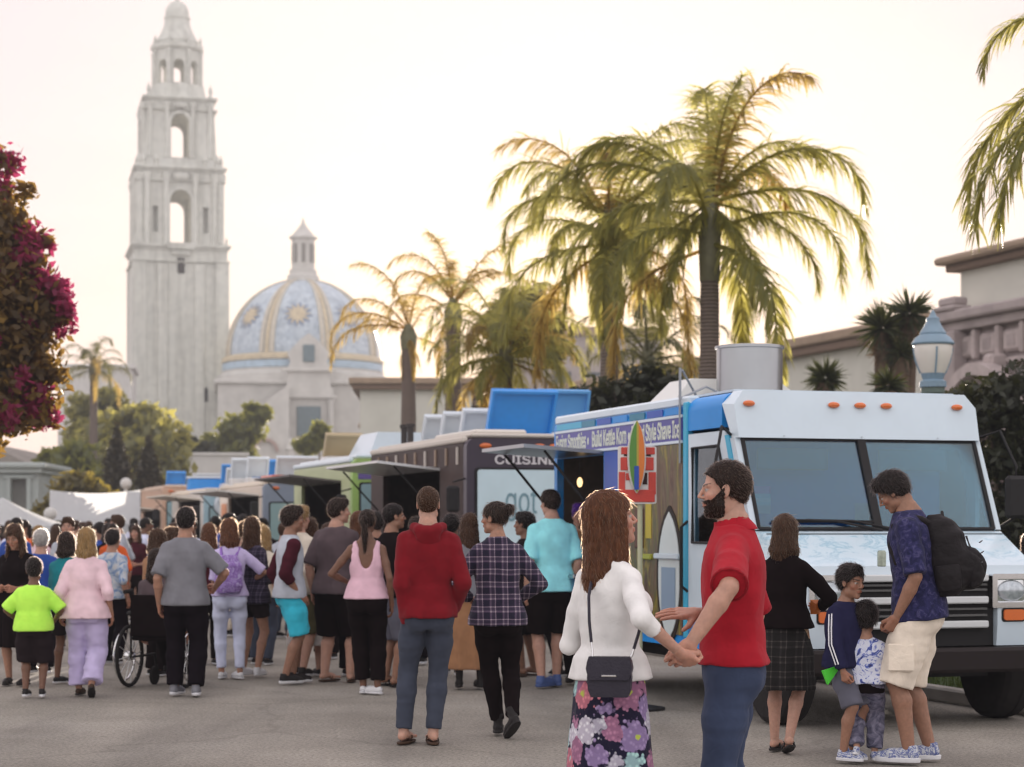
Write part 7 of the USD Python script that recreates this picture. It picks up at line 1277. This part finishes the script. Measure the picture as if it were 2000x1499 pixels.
# ---- raglan boy with turquoise shorts
loc, h_ = spot(566, 1338, 990)
JR = person('young man in grey and maroon raglan shirt with turquoise shorts', 'm', loc, h_, -1.2, 'olive', ('thick', 'dark'), dict(mat=C['pale_grey'], sleeve=0, hem=-0.04, fit=0.014, loose=0.014), dict(mat=C['turquoise'], fit=0.02, len=0.50, flare=0.02), shoes=('sneaker', SH['black'], SH['white']), arms=('down', 'pocket'), legs=((-.05, .03, 0, .1, 0), (.05, -.04, 0, -.2, 0)), vox=0.012, width=0.93, head=(-0.15, 0.0, 0))
def sleeves(J, m_, frac=0.72, name='sleeve', fit=0.014):
    h = J['h']
    for S, E, W, M, pose, q in J['arm']:
        F = Field(np.min([S, E, W], 0) - 0.09, np.max([S, E, W], 0) + 0.09, 0.012); k = np.clip((frac * 0.324 - 0.172) / 0.152, 0.02, 1); e = E + (W - E) * k
        F.cone(S + J['r1'] * -q * 0.045 * h + J['u'] * 0.012 * h, 0.024 * h + fit, S, 0.028 * h + fit, 0.02); F.chain([S, (S + E) / 2, E], np.array([0.031, 0.030, 0.026]) * h + fit, 0.02); F.cone(E, 0.026 * h + fit, e, 0.022 * h + fit, 0.015, flat=True); F.wrinkle(0.006, (9, 9, 14), 4); v, f = F.mesh(1); part(J['path'], name, (v, f), m_, smooth=True)
sleeves(JR, C['maroon'])
# ---- dark shirt man between the pink tank and the hoodie
loc, h_ = spot(764, 1342, 984)
person('man with dark cropped hair in black shirt and grey shorts beside the pink tank top', 'm', loc, h_, -0.95, 'olive', ('crop', 'black'), dict(mat=C['black'], sleeve=0.5, hem=-0.04, loose=0.012), dict(mat=C['grey_short'], fit=0.02, len=0.54, flare=0.024), shoes=('sandal', SH['black'], SH['black']), arms=('down', 'cross'), vox=0.014, head=(-0.35, -0.05, 0))
# ---- behind the hoodie man
loc, h_ = spot(917, 1348, 1003)
person('woman with long brown hair in a tan dress and black boots behind the plaid shirt', 'f', loc, h_, 0.15, 'light', ('long', 'brown', {'length': 0.26}), dict(mat=C['grey'], sleeve=0.9, hem=-0.02, loose=0.01), None, dict(mat=C['tan'], hem=0.12, flare=0.03), shoes=('tall', SH['black'], SH['black']), arms=('front', 'front'), vox=0.014)
loc, h_ = spot(1030, 1322, 1000)
person('person with short dark hair in black top facing left behind the turquoise T-shirt', 'm', loc, h_, 1.0, 'olive', ('short', 'black'), dict(mat=C['charcoal'], sleeve=0.5, hem=-0.04), dict(mat=C['jean_dark'], len=0.55, flare=0.02), shoes=('flip', SH['brown'], SH['brown']), arms=('front', 'down'), vox=0.014, head=(0.2, 0, 0))
loc, h_ = spot(1134, 1338, 984)
person('person with purple dyed hair facing the camera', 'f', loc, h_, 2.9, 'light', ('short', 'purple'), dict(mat=C['tan'], sleeve=0.5, hem=-0.04), dict(mat=C['black'], len=0.98), shoes=('sneaker', SH['black'], SH['black']), arms=('phone', 'down'), vox=0.014)
loc, h_ = spot(1104, 1325, 1000)
person('person with light brown hair beside the purple haired one', 'f', loc, h_, 2.4, 'light', ('bob', 'brown', {'length': 0.1}), dict(mat=C['cream'], sleeve=0.6, hem=-0.04), dict(mat=C['jean_dark'], len=0.98), shoes=('sneaker', SH['black'], SH['white']), arms=('front', 'front'), vox=0.016)
# ---- right group
loc, h_ = spot(1530, 1472, 1006)
JB = person('woman in black top and dark plaid skirt standing before the white nose', 'f', loc, h_, -0.45, 'light', ('bob', 'brown', {'length': 0.16}), dict(mat=C['black'], sleeve=0.95, hem=0.0, fit=0.015, loose=0.02, wr=0.009), None, dict(mat=plaid_k, hem=0.27, flare=0.03, amp=0.05, n=10), shoes=('sandal', SH['black'], SH['black']), arms=('front', ((0.11, 0.17, 0.615), (1.0, -0.6, -0.3), 'hold')), legs=((-.05, .035, 0, .1, 0), (.045, -.06, .02, -.5, -0.3)), vox=0.011, head=(0.0, 0.1, 0))
oc = AT(1592, 1186, loc[1] + 0.12); og = thing('snack_bag', 'small orange snack packet held by the woman in black', 'packet', tuple(oc), 0.2); part(og, 'packet', m3.Manifold.hull_points(np.array([(-.035, 0, -.05), (.035, 0, -.05), (-.035, 0, .05), (.035, 0, .05), (0, -.02, -.02), (0, -.02, .02), (0, .02, -.02), (0, .02, .02)])), plain('packet_orange', (0.55, 0.14, 0.02), 0.35), False)
hb = AT(1566, 1222, loc[1] - 0.10); hg = thing('hand_bag', 'tan and red patterned flat bag at the black skirt', 'bag', tuple(hb), 0.5); part(hg, 'pouch', xf(bbox((-.045, -.02, -.11), (.045, .02, .10), 0.012), ry=-0.2), blotch('bag_print', [(0.4, (0.30, 0.16, 0.10)), (0.55, (0.45, 0.34, 0.22)), (0.65, (0.35, 0.06, 0.05))], 18.0), 30); part(hg, 'strap', tube([(-0.02, 0, 0.10), (-0.06, 0.05, 0.30), (-0.10, 0.09, 0.40)], 0.008, 6), SH['brown'], 60)
loc, h_ = spot(1652, 1490, 1101)
JN = person('boy in navy jacket with white sleeve stripes', 'c', loc, h_, -2.35, 'olive', ('short', 'black'), dict(mat=C['navy'], sleeve=0.97, hem=-0.05, fit=0.018, loose=0.018, wr=0.009), dict(mat=C['grey_short'], fit=0.012, len=0.50, flare=0.016), shoes=('sneaker', SH['bluewhite'], SH['white']), arms=(((-0.08, 0.12, 0.52), (-0.8, -0.6, 0), 'hold'), ((0.135, 0.08, 0.47), (1, -0.6, 0), 'hold')), legs=((-.05, 0, 0, .2, 0), (.05, .02, 0, -.2, 0)), vox=0.010, headH=0.212, width=0.98, head=(-0.1, 0.10, 0))
for S, E, W, M, pose, q in JN['arm']:                                             # sleeve stripes
    o_ = JN['r1'] * q
    for g_ in (-0.011, 0.011):
        w_ = nrm(np.cross(E - S, o_)); pts = [S + o_ * (0.031 * h_ + 0.024) + w_ * g_, (S + E) / 2 + o_ * (0.030 * h_ + 0.024) + w_ * g_, E + o_ * (0.026 * h_ + 0.022) + w_ * g_, W * 0.75 + E * 0.25 + o_ * (0.019 * h_ + 0.020) + w_ * g_]; part(JN['path'], 'sleeve_stripe', tube(pts, 0.005, 6), SH['white'], 60)
gc = AT(1624, 1316, loc[1] - 0.14); gn = thing('green_toy', 'bright green folded toy held by the boy in navy', 'toy', tuple(gc), 0.4); part(gn, 'fold', m3.Manifold.hull_points(np.array([(-.07, -.012, 0.02), (.075, -.012, 0.06), (-.03, -.012, -.07), (.06, .012, 0.05), (-.07, .012, 0.02), (-.03, .012, -.07)], float)), plain('toy_green', (0.06, 0.55, 0.03), 0.4), False)
loc, h_ = spot(1690, 1492, 1176)
JT = person('small boy in blue and white tie dye shirt seen from behind', 'c', loc, h_, -0.2, 'tan', ('thick', 'black'), dict(mat=tie, sleeve=0.5, hem=-0.03, fit=0.014, loose=0.014), dict(mat=washed, fit=0.014, len=0.93, flare=0.01), shoes=('sneaker', SH['bluewhite'], SH['white']), arms=(((-0.12, 0.10, 0.52), (-0.8, -0.6, 0), 'relax'), ((0.12, 0.16, 0.60), (0.9, -0.6, 0), 'relax')), legs=((-.05, -.05, .03, .25, -0.4), (.055, .03, 0, -.1, 0)), vox=0.009, headH=0.200, width=1.0, head=(0.0, 0.08, 0))
part(JT['path'], 'hem_band', lathe([(0.118, JT['P'][2] - 0.095), (0.125, JT['P'][2] - 0.085), (0.125, JT['P'][2] - 0.035), (0.118, JT['P'][2] - 0.030)], 24, 1.0, 0.78), C['black'], 40)
loc, h_ = spot(1795, 1492, 912); by = 1.30
JK = person('tall man in navy T-shirt and pale cargo shorts looking down at the boys', 'm', loc, h_, by, 'olive', ('thick', 'black'), dict(mat=navy_pat, sleeve=0.50, hem=-0.045, fit=0.016, loose=0.016, wr=0.008), dict(mat=C['khaki'], fit=0.022, len=0.54, flare=0.026, wr=0.009), shoes=('sneaker', SH['bluewhite'], SH['white']),
    arms=((L(loc, by, h_, AT(1752, 1205, loc[1] - 0.16)), LV(by, (0.5, -0.8, -0.3)), 'hold', LV(by, (-0.2, 1, 0.2))), (L(loc, by, h_, AT(1748, 1206, loc[1] + 0.08)), LV(by, (0.6, 0.8, -0.3)), 'hold', LV(by, (-0.2, -1, 0.2)))), legs=((-.055, .03, 0, .15, 0), (.055, -.03, 0, -.2, 0)), vox=0.011, width=1.02, lean=(0, 0.12), head=(0.05, 0.62, 0))
for q in (-1, 1):
    H, K, A = JK['leg'][0 if q < 0 else 1][:3]; m_ = H * 0.35 + K * 0.65; part(JK['path'], 'cargo_pocket', xf(bbox((-0.012, -0.085, -0.10), (0.012, 0.085, 0.08), 0.010), m_ + JK['r'] * q * (0.052 * h_ + 0.026)), C['khaki'], 30)
# his black backpack
bp_ = thing('backpack', 'bulging black backpack on the back of the man in navy', 'backpack', (loc[0], loc[1], 0), by); black_n = plain('pack_nylon', (0.010, 0.008, 0.009), 0.65, vary=0.3, scale=6, bump=0.5, bscale=30); pk_g = plain('pack_grey', (0.07, 0.07, 0.075), 0.5)
NB, u_, f_, r_ = JK['NB'], JK['u'], JK['f'], JK['r']; o_ = NB - u_ * 0.30 - f_ * 0.22
F = Field(o_ - 0.42, o_ + 0.42, 0.012); F.loft(o_, u_, f_, [(-0.27, 0.13, 0.07, 0, 0.03), (-0.22, 0.15, 0.115, 0, 0.0), (-0.05, 0.155, 0.13, 0, -0.01), (0.12, 0.145, 0.12, 0, 0.0), (0.22, 0.11, 0.085, 0, 0.03), (0.26, 0.06, 0.04, 0, 0.05)], 0.0, n=3.0); F.ball(o_ - f_ * 0.12 - u_ * 0.11, (0.12, 0.12, 0.14), 0.02); F.wrinkle(0.010, (10, 10, 13), 9); v, f = F.mesh(1); part(bp_, 'main_bag', (v, f), black_n, smooth=True)
F = Field(o_ - 0.5, o_ + 0.5, 0.012); F.loft(o_ - f_ * 0.16 - u_ * 0.10, u_, f_, [(-0.13, 0.10, 0.04, 0, 0.01), (-0.05, 0.115, 0.06, 0, -0.01), (0.06, 0.105, 0.05, 0, 0), (0.10, 0.08, 0.02, 0, 0.02)], 0.0, n=3.0); F.wrinkle(0.006, (12, 12, 16), 2); v, f = F.mesh(1); part(bp_, 'front_pocket', (v, f), black_n, smooth=True)
for q in (-1, 1):
    F = Field(o_ - 0.5, o_ + 0.5, 0.012); F.loft(o_ + r_ * q * 0.16 - u_ * 0.14, u_, f_, [(-0.10, 0.03, 0.075, 0, 0), (0.0, 0.045, 0.085, 0, 0), (0.07, 0.03, 0.08, 0, 0)], 0.0, n=2.6); v, f = F.mesh(1); part(bp_, 'side_pocket', (v, f), black_n, smooth=True)
    S = JK['arm'][0 if q < 0 else 1][0]; b_ = S - r_ * q * 0.055; part(bp_, 'shoulder_strap', tube([o_ + r_ * q * 0.07 + u_ * 0.2 + f_ * 0.07, b_ - f_ * 0.09 + u_ * 0.045, b_ + u_ * 0.072, b_ + f_ * 0.085 + u_ * 0.02, b_ + f_ * 0.125 - u_ * 0.10, b_ + f_ * 0.10 - u_ * 0.22 + r_ * q * 0.04, b_ - f_ * 0.05 - u_ * 0.32 + r_ * q * 0.06], [0.02, 0.024, 0.024, 0.024, 0.022, 0.016, 0.012], 8), black_n, 60)
    part(bp_, 'grey_cord', tube([o_ - f_ * 0.135 + r_ * q * 0.06 + u_ * 0.10, o_ - f_ * 0.15 - r_ * q * 0.05 + u_ * 0.03, o_ - f_ * 0.155 + r_ * q * 0.06 - u_ * 0.03], 0.005, 6), pk_g, 60)
part(bp_, 'top_handle', tube([o_ + u_ * 0.235 + r_ * 0.04, o_ + u_ * 0.275, o_ + u_ * 0.235 - r_ * 0.04], 0.01, 7), black_n, 60)
for k, x in enumerate((-0.06, 0.0, 0.07)): part(bp_, 'zip_line', tube([o_ - f_ * 0.215 + r_ * (0.10 - 0.02 * k) * -1 + u_ * (x - 0.02), o_ - f_ * 0.232 + u_ * (x - 0.01), o_ - f_ * 0.215 + r_ * (0.10 - 0.02 * k) + u_ * (x - 0.02)], 0.004, 5), pk_g, 60)
cc = AT(1722, 1088, loc[1] + 0.25); can = thing('drink_can', 'silver green drink can resting on the white nose of the truck', 'can', tuple(AT(1722, 1107, 15.6))); part(can, 'can', lathe([(0.028, 0), (0.034, 0.006), (0.034, 0.108), (0.027, 0.12), (0.027, 0.123)], 20), plain('can_green', (0.32, 0.36, 0.30), 0.3, 0.6, vary=0.3, scale=20), 40)
# ---- left group
loc, h_ = spot(362, 1362, 991)
person('man in grey T-shirt and dark jeans with black hair, his back to the camera', 'm', loc, h_, -0.02, 'tan', ('short', 'black'), dict(mat=C['grey'], sleeve=0.48, hem=-0.045, fit=0.018, loose=0.014), dict(mat=C['jean_dark'], fit=0.016, len=0.98, flare=0.012), shoes=('sneaker', SH['grey'], SH['white']), arms=('down', ((0.14, 0.13, 0.58), (0.9, -0.7, 0), 'hold')), legs=((-.06, .02, 0, .25, 0), (.06, -.03, 0, -.15, 0)), vox=0.012, width=1.04)
loc, h_ = spot(168, 1362, 1032)
person('blond woman in pale lilac blouse and lavender trousers walking away', 'f', loc, h_, 0.0, 'tan', ('bob', 'blond', {'length': 0.13}), dict(mat=C['lilac'], sleeve=0.68, hem=-0.06, fit=0.018, loose=0.022, wave=0.04, wr=0.008), dict(mat=C['lavender'], fit=0.024, len=0.95, flare=0.026, wr=0.010), shoes=('flat', SH['brown'], SH['black']), arms=('down', 'down'), legs=((-.055, .06, 0, .1, 0), (.05, -.09, .03, -.2, -0.55)), vox=0.012, width=1.14)
loc, h_ = spot(66, 1365, 1088)
person('boy in neon green polo shirt and dark shorts', 'c', loc, h_, 0.05, 'brown', ('crop', 'black'), dict(mat=C['neon'], sleeve=0.52, hem=-0.05, fit=0.018, loose=0.018, cuff=0.008), dict(mat=C['charcoal'], fit=0.022, len=0.55, flare=0.022), shoes=('sneaker', SH['black'], SH['white']), arms=(((-0.13, 0.10, 0.55), (-0.9, -0.7, 0), 'relax'), ((0.13, 0.10, 0.55), (0.9, -0.7, 0), 'relax')), vox=0.011, headH=0.215, width=1.05, head=(0.1, 0.1, 0))
loc, h_ = spot(34, 1340, 1022)
person('woman with long brown hair in black dress looking down, facing the camera', 'f', loc, h_, 2.95, 'tan', ('long', 'brown', {'length': 0.28}), dict(mat=C['black'], sleeve=0.8, hem=-0.02, loose=0.014), None, dict(mat=C['black'], hem=0.24, flare=0.03), shoes=('flat', SH['black'], SH['black']), arms=('front', 'front'), vox=0.013, width=1.05, head=(0.0, 0.35, 0))
loc, h_ = spot(449, 1328, 1013)
JL = person('woman in lilac T-shirt and white jeans carrying a purple print backpack', 'f', loc, h_, 0.2, 'tan', ('long', 'auburn', {'length': 0.14}), dict(mat=C['lavender'], sleeve=0.5, hem=-0.01), dict(mat=C['white_jean'], fit=0.008, len=0.95), shoes=('flat', SH['white'], SH['white']), arms=('front', ((0.14, 0.12, 0.60), (0.9, -0.7, 0), 'hold')), legs=((-.05, .02, 0, .3, 0), (.06, -.03, 0, -.4, 0)), vox=0.013, head=(0.3, 0.05, 0))
lb_ = thing('print_backpack', 'purple patterned backpack worn over the lilac T-shirt', 'backpack', (loc[0], loc[1], 0), 0.2); o_ = JL['NB'] - JL['u'] * 0.27 + np.array([-0.02, -0.16, 0]); F = Field(o_ - 0.3, o_ + 0.3, 0.014); F.loft(o_, (0, 0, 1), (0, 1, 0), [(-0.20, 0.12, 0.06, 0, 0), (-0.12, 0.14, 0.085, 0, 0), (0.08, 0.13, 0.075, 0, 0), (0.18, 0.08, 0.04, 0, 0.02)], 0.0, n=3.0); F.wrinkle(0.006, (9, 9, 9), 1); v, f = F.mesh(1); part(lb_, 'main_bag', (v, f), lilac_pat, smooth=True)
for q in (-1, 1): part(lb_, 'shoulder_strap', tube([o_ + (q * 0.07, 0.05, 0.16), JL['NB'] + (q * 0.09, -0.04, -0.02), JL['NB'] + (q * 0.10, 0.06, -0.05), JL['NB'] + (q * 0.12, 0.09, -0.2)], 0.016, 7), C['violet'], 60)
loc, h_ = spot(490, 1324, 1010)
person('woman with long brown hair in dark plaid shirt and bare legs', 'f', loc, h_, -0.5, 'tan', ('long', 'brown', {'length': 0.27}), dict(mat=plaid_d, sleeve=0.9, hem=-0.07, loose=0.016), dict(mat=C['charcoal'], fit=0.014, len=0.30, flare=0.01), shoes=('sneaker', SH['white'], SH['white']), arms=('front', 'front'), vox=0.014, head=(0.4, 0, 0))
# wheelchair and its user
wc = np.array([-3.42, 19.75, 0]); wyaw_ = -0.25
wch = thing('wheelchair', 'black wheelchair with large spoked wheels', 'wheelchair', tuple(wc), wyaw_)
for q in (-1, 1):
    R3 = lambda m_, x: xf(m_, (q * x, 0, 0.305), ry=RT); wp2 = part(wch, 'wheel', R3(trimesh.creation.torus(0.285, 0.020, 36, 8), 0.29), rubber, 60); part(wp2, 'hand_rim', R3(trimesh.creation.torus(0.235, 0.010, 32, 6), 0.345), chrome, 60); part(wp2, 'hub', R3(lathe([(0.03, -0.05), (0.045, -0.03), (0.045, 0.03), (0.03, 0.05)], 12), 0.29), chrome, 40)
    for k in range(12): a = k * math.pi / 6; part(wp2, 'spoke', tube([(q * 0.29 + 0.015, 0.03 * math.cos(a), 0.305 + 0.03 * math.sin(a)), (q * 0.29, 0.27 * math.cos(a + 0.1), 0.305 + 0.27 * math.sin(a + 0.1))], 0.0045, 5), alu, 60)
    part(wch, 'frame_tube', tube([(q * 0.22, -0.12, 0.95), (q * 0.22, -0.12, 0.30), (q * 0.22, 0.42, 0.30), (q * 0.22, 0.50, 0.12)], 0.014, 8), blackp, 60); part(wch, 'armrest', bbox((q * 0.25 - 0.03, -0.10, 0.70), (q * 0.25 + 0.03, 0.25, 0.74), 0.012), blackp, 30); part(wch, 'push_handle', tube([(q * 0.22, -0.10, 0.94), (q * 0.22, -0.26, 0.93)], 0.02, 8), rubber, 60)
    part(wch, 'caster', xf(lathe([(0.06, -0.018), (0.09, -0.015), (0.09, 0.015), (0.06, 0.018)], 18), (q * 0.21, 0.40, 0.09), ry=RT), rubber, 40); part(wch, 'foot_plate', bbox((q * 0.11 - 0.07, 0.46, 0.10), (q * 0.11 + 0.07, 0.62, 0.115), 0.004), blackp, 30)
part(wch, 'seat', bbox((-0.22, -0.12, 0.46), (0.22, 0.32, 0.50), 0.015), C['black'], 30); part(wch, 'back_rest', bbox((-0.22, -0.14, 0.5), (0.22, -0.115, 0.90), 0.01), C['black'], 30)
person('person in grey sweater with long dark hair sitting in the wheelchair', 'f', (wc[0] - 0.02, wc[1] + 0.03), 1.58, wyaw_, 'tan', ('long', 'dark', {'length': 0.22}), dict(mat=C['dark_grey'], sleeve=0.95, hem=-0.02, loose=0.02), dict(mat=C['black'], len=0.98), shoes=('sneaker', SH['black'], SH['black']), arms=(((-0.15, 0.12, 0.47), (-1, -0.5, 0), 'relax'), ((0.15, 0.12, 0.47), (1, -0.5, 0), 'relax')), legs=((-.07, .33, .06, 0, 0), (.07, .33, .06, 0, 0)), seat=0.60, vox=0.013)
# second row of the crowd
row2 = [
    ('white haired person in blue shirt behind the woman in black', 'm', 80, 1318, 1034, 0.1, 'light', ('short', 'grey'), C['royal'], C['jean_dark'], 1.0, 'down'),
    ('woman in black and teal top with bare brown legs beside the blond woman', 'f', 128, 1338, 1050, -0.25, 'brown', ('bob', 'dark', {'length': 0.08}), C['teal'], C['charcoal'], 0.4, 'front'),
    ('person in washed blue shirt to the right of the blond woman', 'm', 218, 1300, 1034, -0.3, 'tan', ('short', 'black'), batik, C['jean_dark'], 1.0, 'front'),
    ('brown haired person in tan top just beyond the wheelchair', 'f', 305, 1322, 1034, -0.6, 'tan', ('bob', 'brown', {'length': 0.1}), C['tan'], C['black'], 1.0, 'front'),
    ('woman in white skirt with red flowers behind the turquoise shorts', 'f', 606, 1322, 1012, 0.3, 'light', ('long', 'brown', {'length': 0.2}), C['black'], None, 0, 'front'),
    ('fair haired man in cream shirt behind the raglan shirt', 'm', 583, 1325, 988, -0.6, 'light', ('short', 'blond'), C['cream'], C['olive'], 0.55, 'down'),
    ('woman with reddish hair between the grey polo and the pink tank top', 'f', 700, 1322, 1000, 0.2, 'light', ('bob', 'auburn', {'length': 0.1}), C['orange'], C['jean_dark'], 1.0, 'front'),
    ('person in dark top beside the pale green truck front', 'm', 735, 1312, 1000, 0.6, 'tan', ('short', 'black'), C['charcoal'], C['black'], 1.0, 'front'),
    ('blond woman in cream top behind the dark plaid shirt', 'f', 512, 1300, 1028, -0.4, 'light', ('long', 'blond', {'length': 0.16}), C['cream'], C['jean_blue'], 1.0, 'front'),
    ('brown haired man in pale grey shirt facing right behind the blond woman', 'm', 478, 1292, 1018, -1.0, 'light', ('short', 'brown'), C['pale_grey'], C['jean_dark'], 1.0, 'down'),
    ('young woman in maroon top walking behind the grey T-shirt', 'f', 408, 1300, 1022, 0.2, 'light', ('long', 'auburn', {'length': 0.2}), C['maroon'], C['black'], 1.0, 'down'),
    ('brown haired person in pale shirt turned right beside the grey T-shirt', 'm', 330, 1296, 1030, -0.9, 'light', ('short', 'brown'), C['pale_grey'], C['jean_blue'], 1.0, 'front'),
    ('person in dark shirt half hidden behind the wine hoodie', 'm', 880, 1322, 1004, -0.2, 'olive', ('short', 'black'), C['charcoal'], C['jean_dark'], 1.0, 'down'),
    ('person in teal jacket cut off by the right edge', 'f', 2013, 1350, 1045, 0.1, 'tan', ('bob', 'dark', {'length': 0.1}), C['teal'], C['royal'], 1.0, 'down'),
    ('person in tan shirt by the serving hatch of the dark brown truck', 'm', 812, 1300, 1010, -0.3, 'tan', ('short', 'dark'), C['tan'], C['jean_dark'], 1.0, 'front'),
    ('person in white blouse in front of the green truck', 'f', 640, 1288, 1022, -0.2, 'light', ('long', 'brown', {'length': 0.2}), C['cream'], C['black'], 1.0, 'front')]
for lab, kd, px, fy, hy, yw, sk_, hr, tm, bm, ln, ar in row2:
    loc, h_ = spot(px, fy, hy); h_ = float(np.clip(h_, 1.5, 1.92))
    person(lab, kd, loc, h_, yw, sk_, hr, dict(mat=tm, sleeve=0.55, hem=-0.04, loose=0.012), dict(mat=bm, len=ln, fit=0.014, flare=0.012) if bm else None, dict(mat=white_pat, hem=0.2, flare=0.04) if not bm else None, shoes=('sneaker' if kd == 'm' else 'flat', SH['black'], SH['white']), arms=(ar, 'down'), vox=0.016, legs='contra')
# far crowd: eight kinds, then copies spread along the street
rng = np.random.default_rng(77)
kinds = [('m', 'tan', ('short', 'black'), 'charcoal', 'jean_dark', 'distant man in dark shirt in the far crowd'), ('f', 'light', ('long', 'brown', {'length': 0.2}), 'maroon', 'black', 'distant woman with long brown hair in the far crowd'), ('m', 'light', ('short', 'brown'), 'pale_grey', 'jean_blue', 'distant man in pale shirt in the far crowd'), ('f', 'light', ('long', 'blond', {'length': 0.18}), 'lilac', 'jean_dark', 'distant blond woman in the far crowd'),
         ('m', 'olive', ('crop', 'black'), 'royal', 'khaki', 'distant man in blue shirt in the far crowd'), ('f', 'tan', ('pony', 'dark', {'length': 0.25}), 'orange', 'black', 'distant woman in orange top in the far crowd'), ('m', 'brown', ('crop', 'black'), 'white_jean', 'charcoal', 'distant man with dark skin in white shirt in the far crowd'), ('f', 'tan', ('bob', 'dark', {'length': 0.1}), 'black', 'jean_blue', 'distant woman in black top in the far crowd')]
protos, pts_ = [], []
_seen = {}
def whereabouts(lab, x, d, yw):
    px = 1000 + x / d * 4000; yw = (yw + math.pi) % (2 * math.pi) - math.pi
    fac = 'back turned' if abs(yw) < 0.7 else ('facing the camera' if abs(yw) > 2.3 else ('facing left' if yw > 0 else 'facing right'))
    at = 'at the left canopy' if px < 95 else ('under the banner canopy' if px < 290 else ('by the peach truck' if px < 345 else ('by the cream truck' if px < 420 else ('by the pale truck' if px < 560 else 'by the green truck'))))
    s_ = lab.split(' in the')[0] + ', ' + fac + ', ' + at; n_ = _seen.get(s_, 0); _seen[s_] = n_ + 1
    return s_ if n_ == 0 else s_ + (', farther' if n_ == 1 else ', farthest' if n_ == 2 else ', last')
cand = [(px, d) for d in np.linspace(25.5, 66, 200) for px in (rng.uniform(-30, 640),)]
for px, d in cand:
    x = (px - 1000) / 4000 * d; lim = -0.62 - 0.29 * (d - 27.4) - 1.15
    if x > lim or (d > 44 and -12.4 < x < -10.6 and 58 < d < 62) or (44.5 < d < 47.5 and x < -9.5): continue
    if all((x - a) ** 2 + ((d - b) * 0.7) ** 2 > 0.55 for a, b in pts_): pts_.append((x, d))
pts_ = pts_[:64]
for i, (x, d) in enumerate(pts_):
    k = int(rng.integers(8)) if i >= 8 else i; kd, sk_, hr, tm, bm, lab = kinds[k]; yw = float(rng.choice([0, 0.3, -0.4, 2.9, -1.3, 1.2]) + rng.normal(0, 0.2))
    if i < 8:
        J = person(lab, kd, (x, d), 1.68 if kd == 'm' else 1.60, yw, sk_, hr, dict(mat=C[tm], sleeve=0.55, hem=-0.04, loose=0.01), dict(mat=C[bm], len=0.98 if k % 3 else 0.55, fit=0.014), shoes=('sneaker', SH['black'], SH['white']), arms=('front' if k % 2 else 'down', 'down'), vox=0.024, legs='contra', group='people in the far crowd')
        protos.append(J['path']); tag(stage.GetPrimAtPath(J['path']), whereabouts(lab, x, d, yw))
    else: copy_thing(protos[k], 'person', whereabouts(lab, x, d, yw), (x, d, 0), yw, scale=float(rng.uniform(0.96, 1.05)))

# ---------------------------------------------------------------- evening haze in the air
hz_m = mat('haze_air', {"v": ("principled_volume", {"color": (0.88, 0.90, 0.97), "density": 0.0007, "anisotropy": 0.0})}, [], None, volume="v.volume")
part('/World', 'haze', bbox((-290, -70, -1.0), (290, 430, 67)), hz_m, False, kind='stuff', label='thin pale evening haze filling the air', cat='haze')
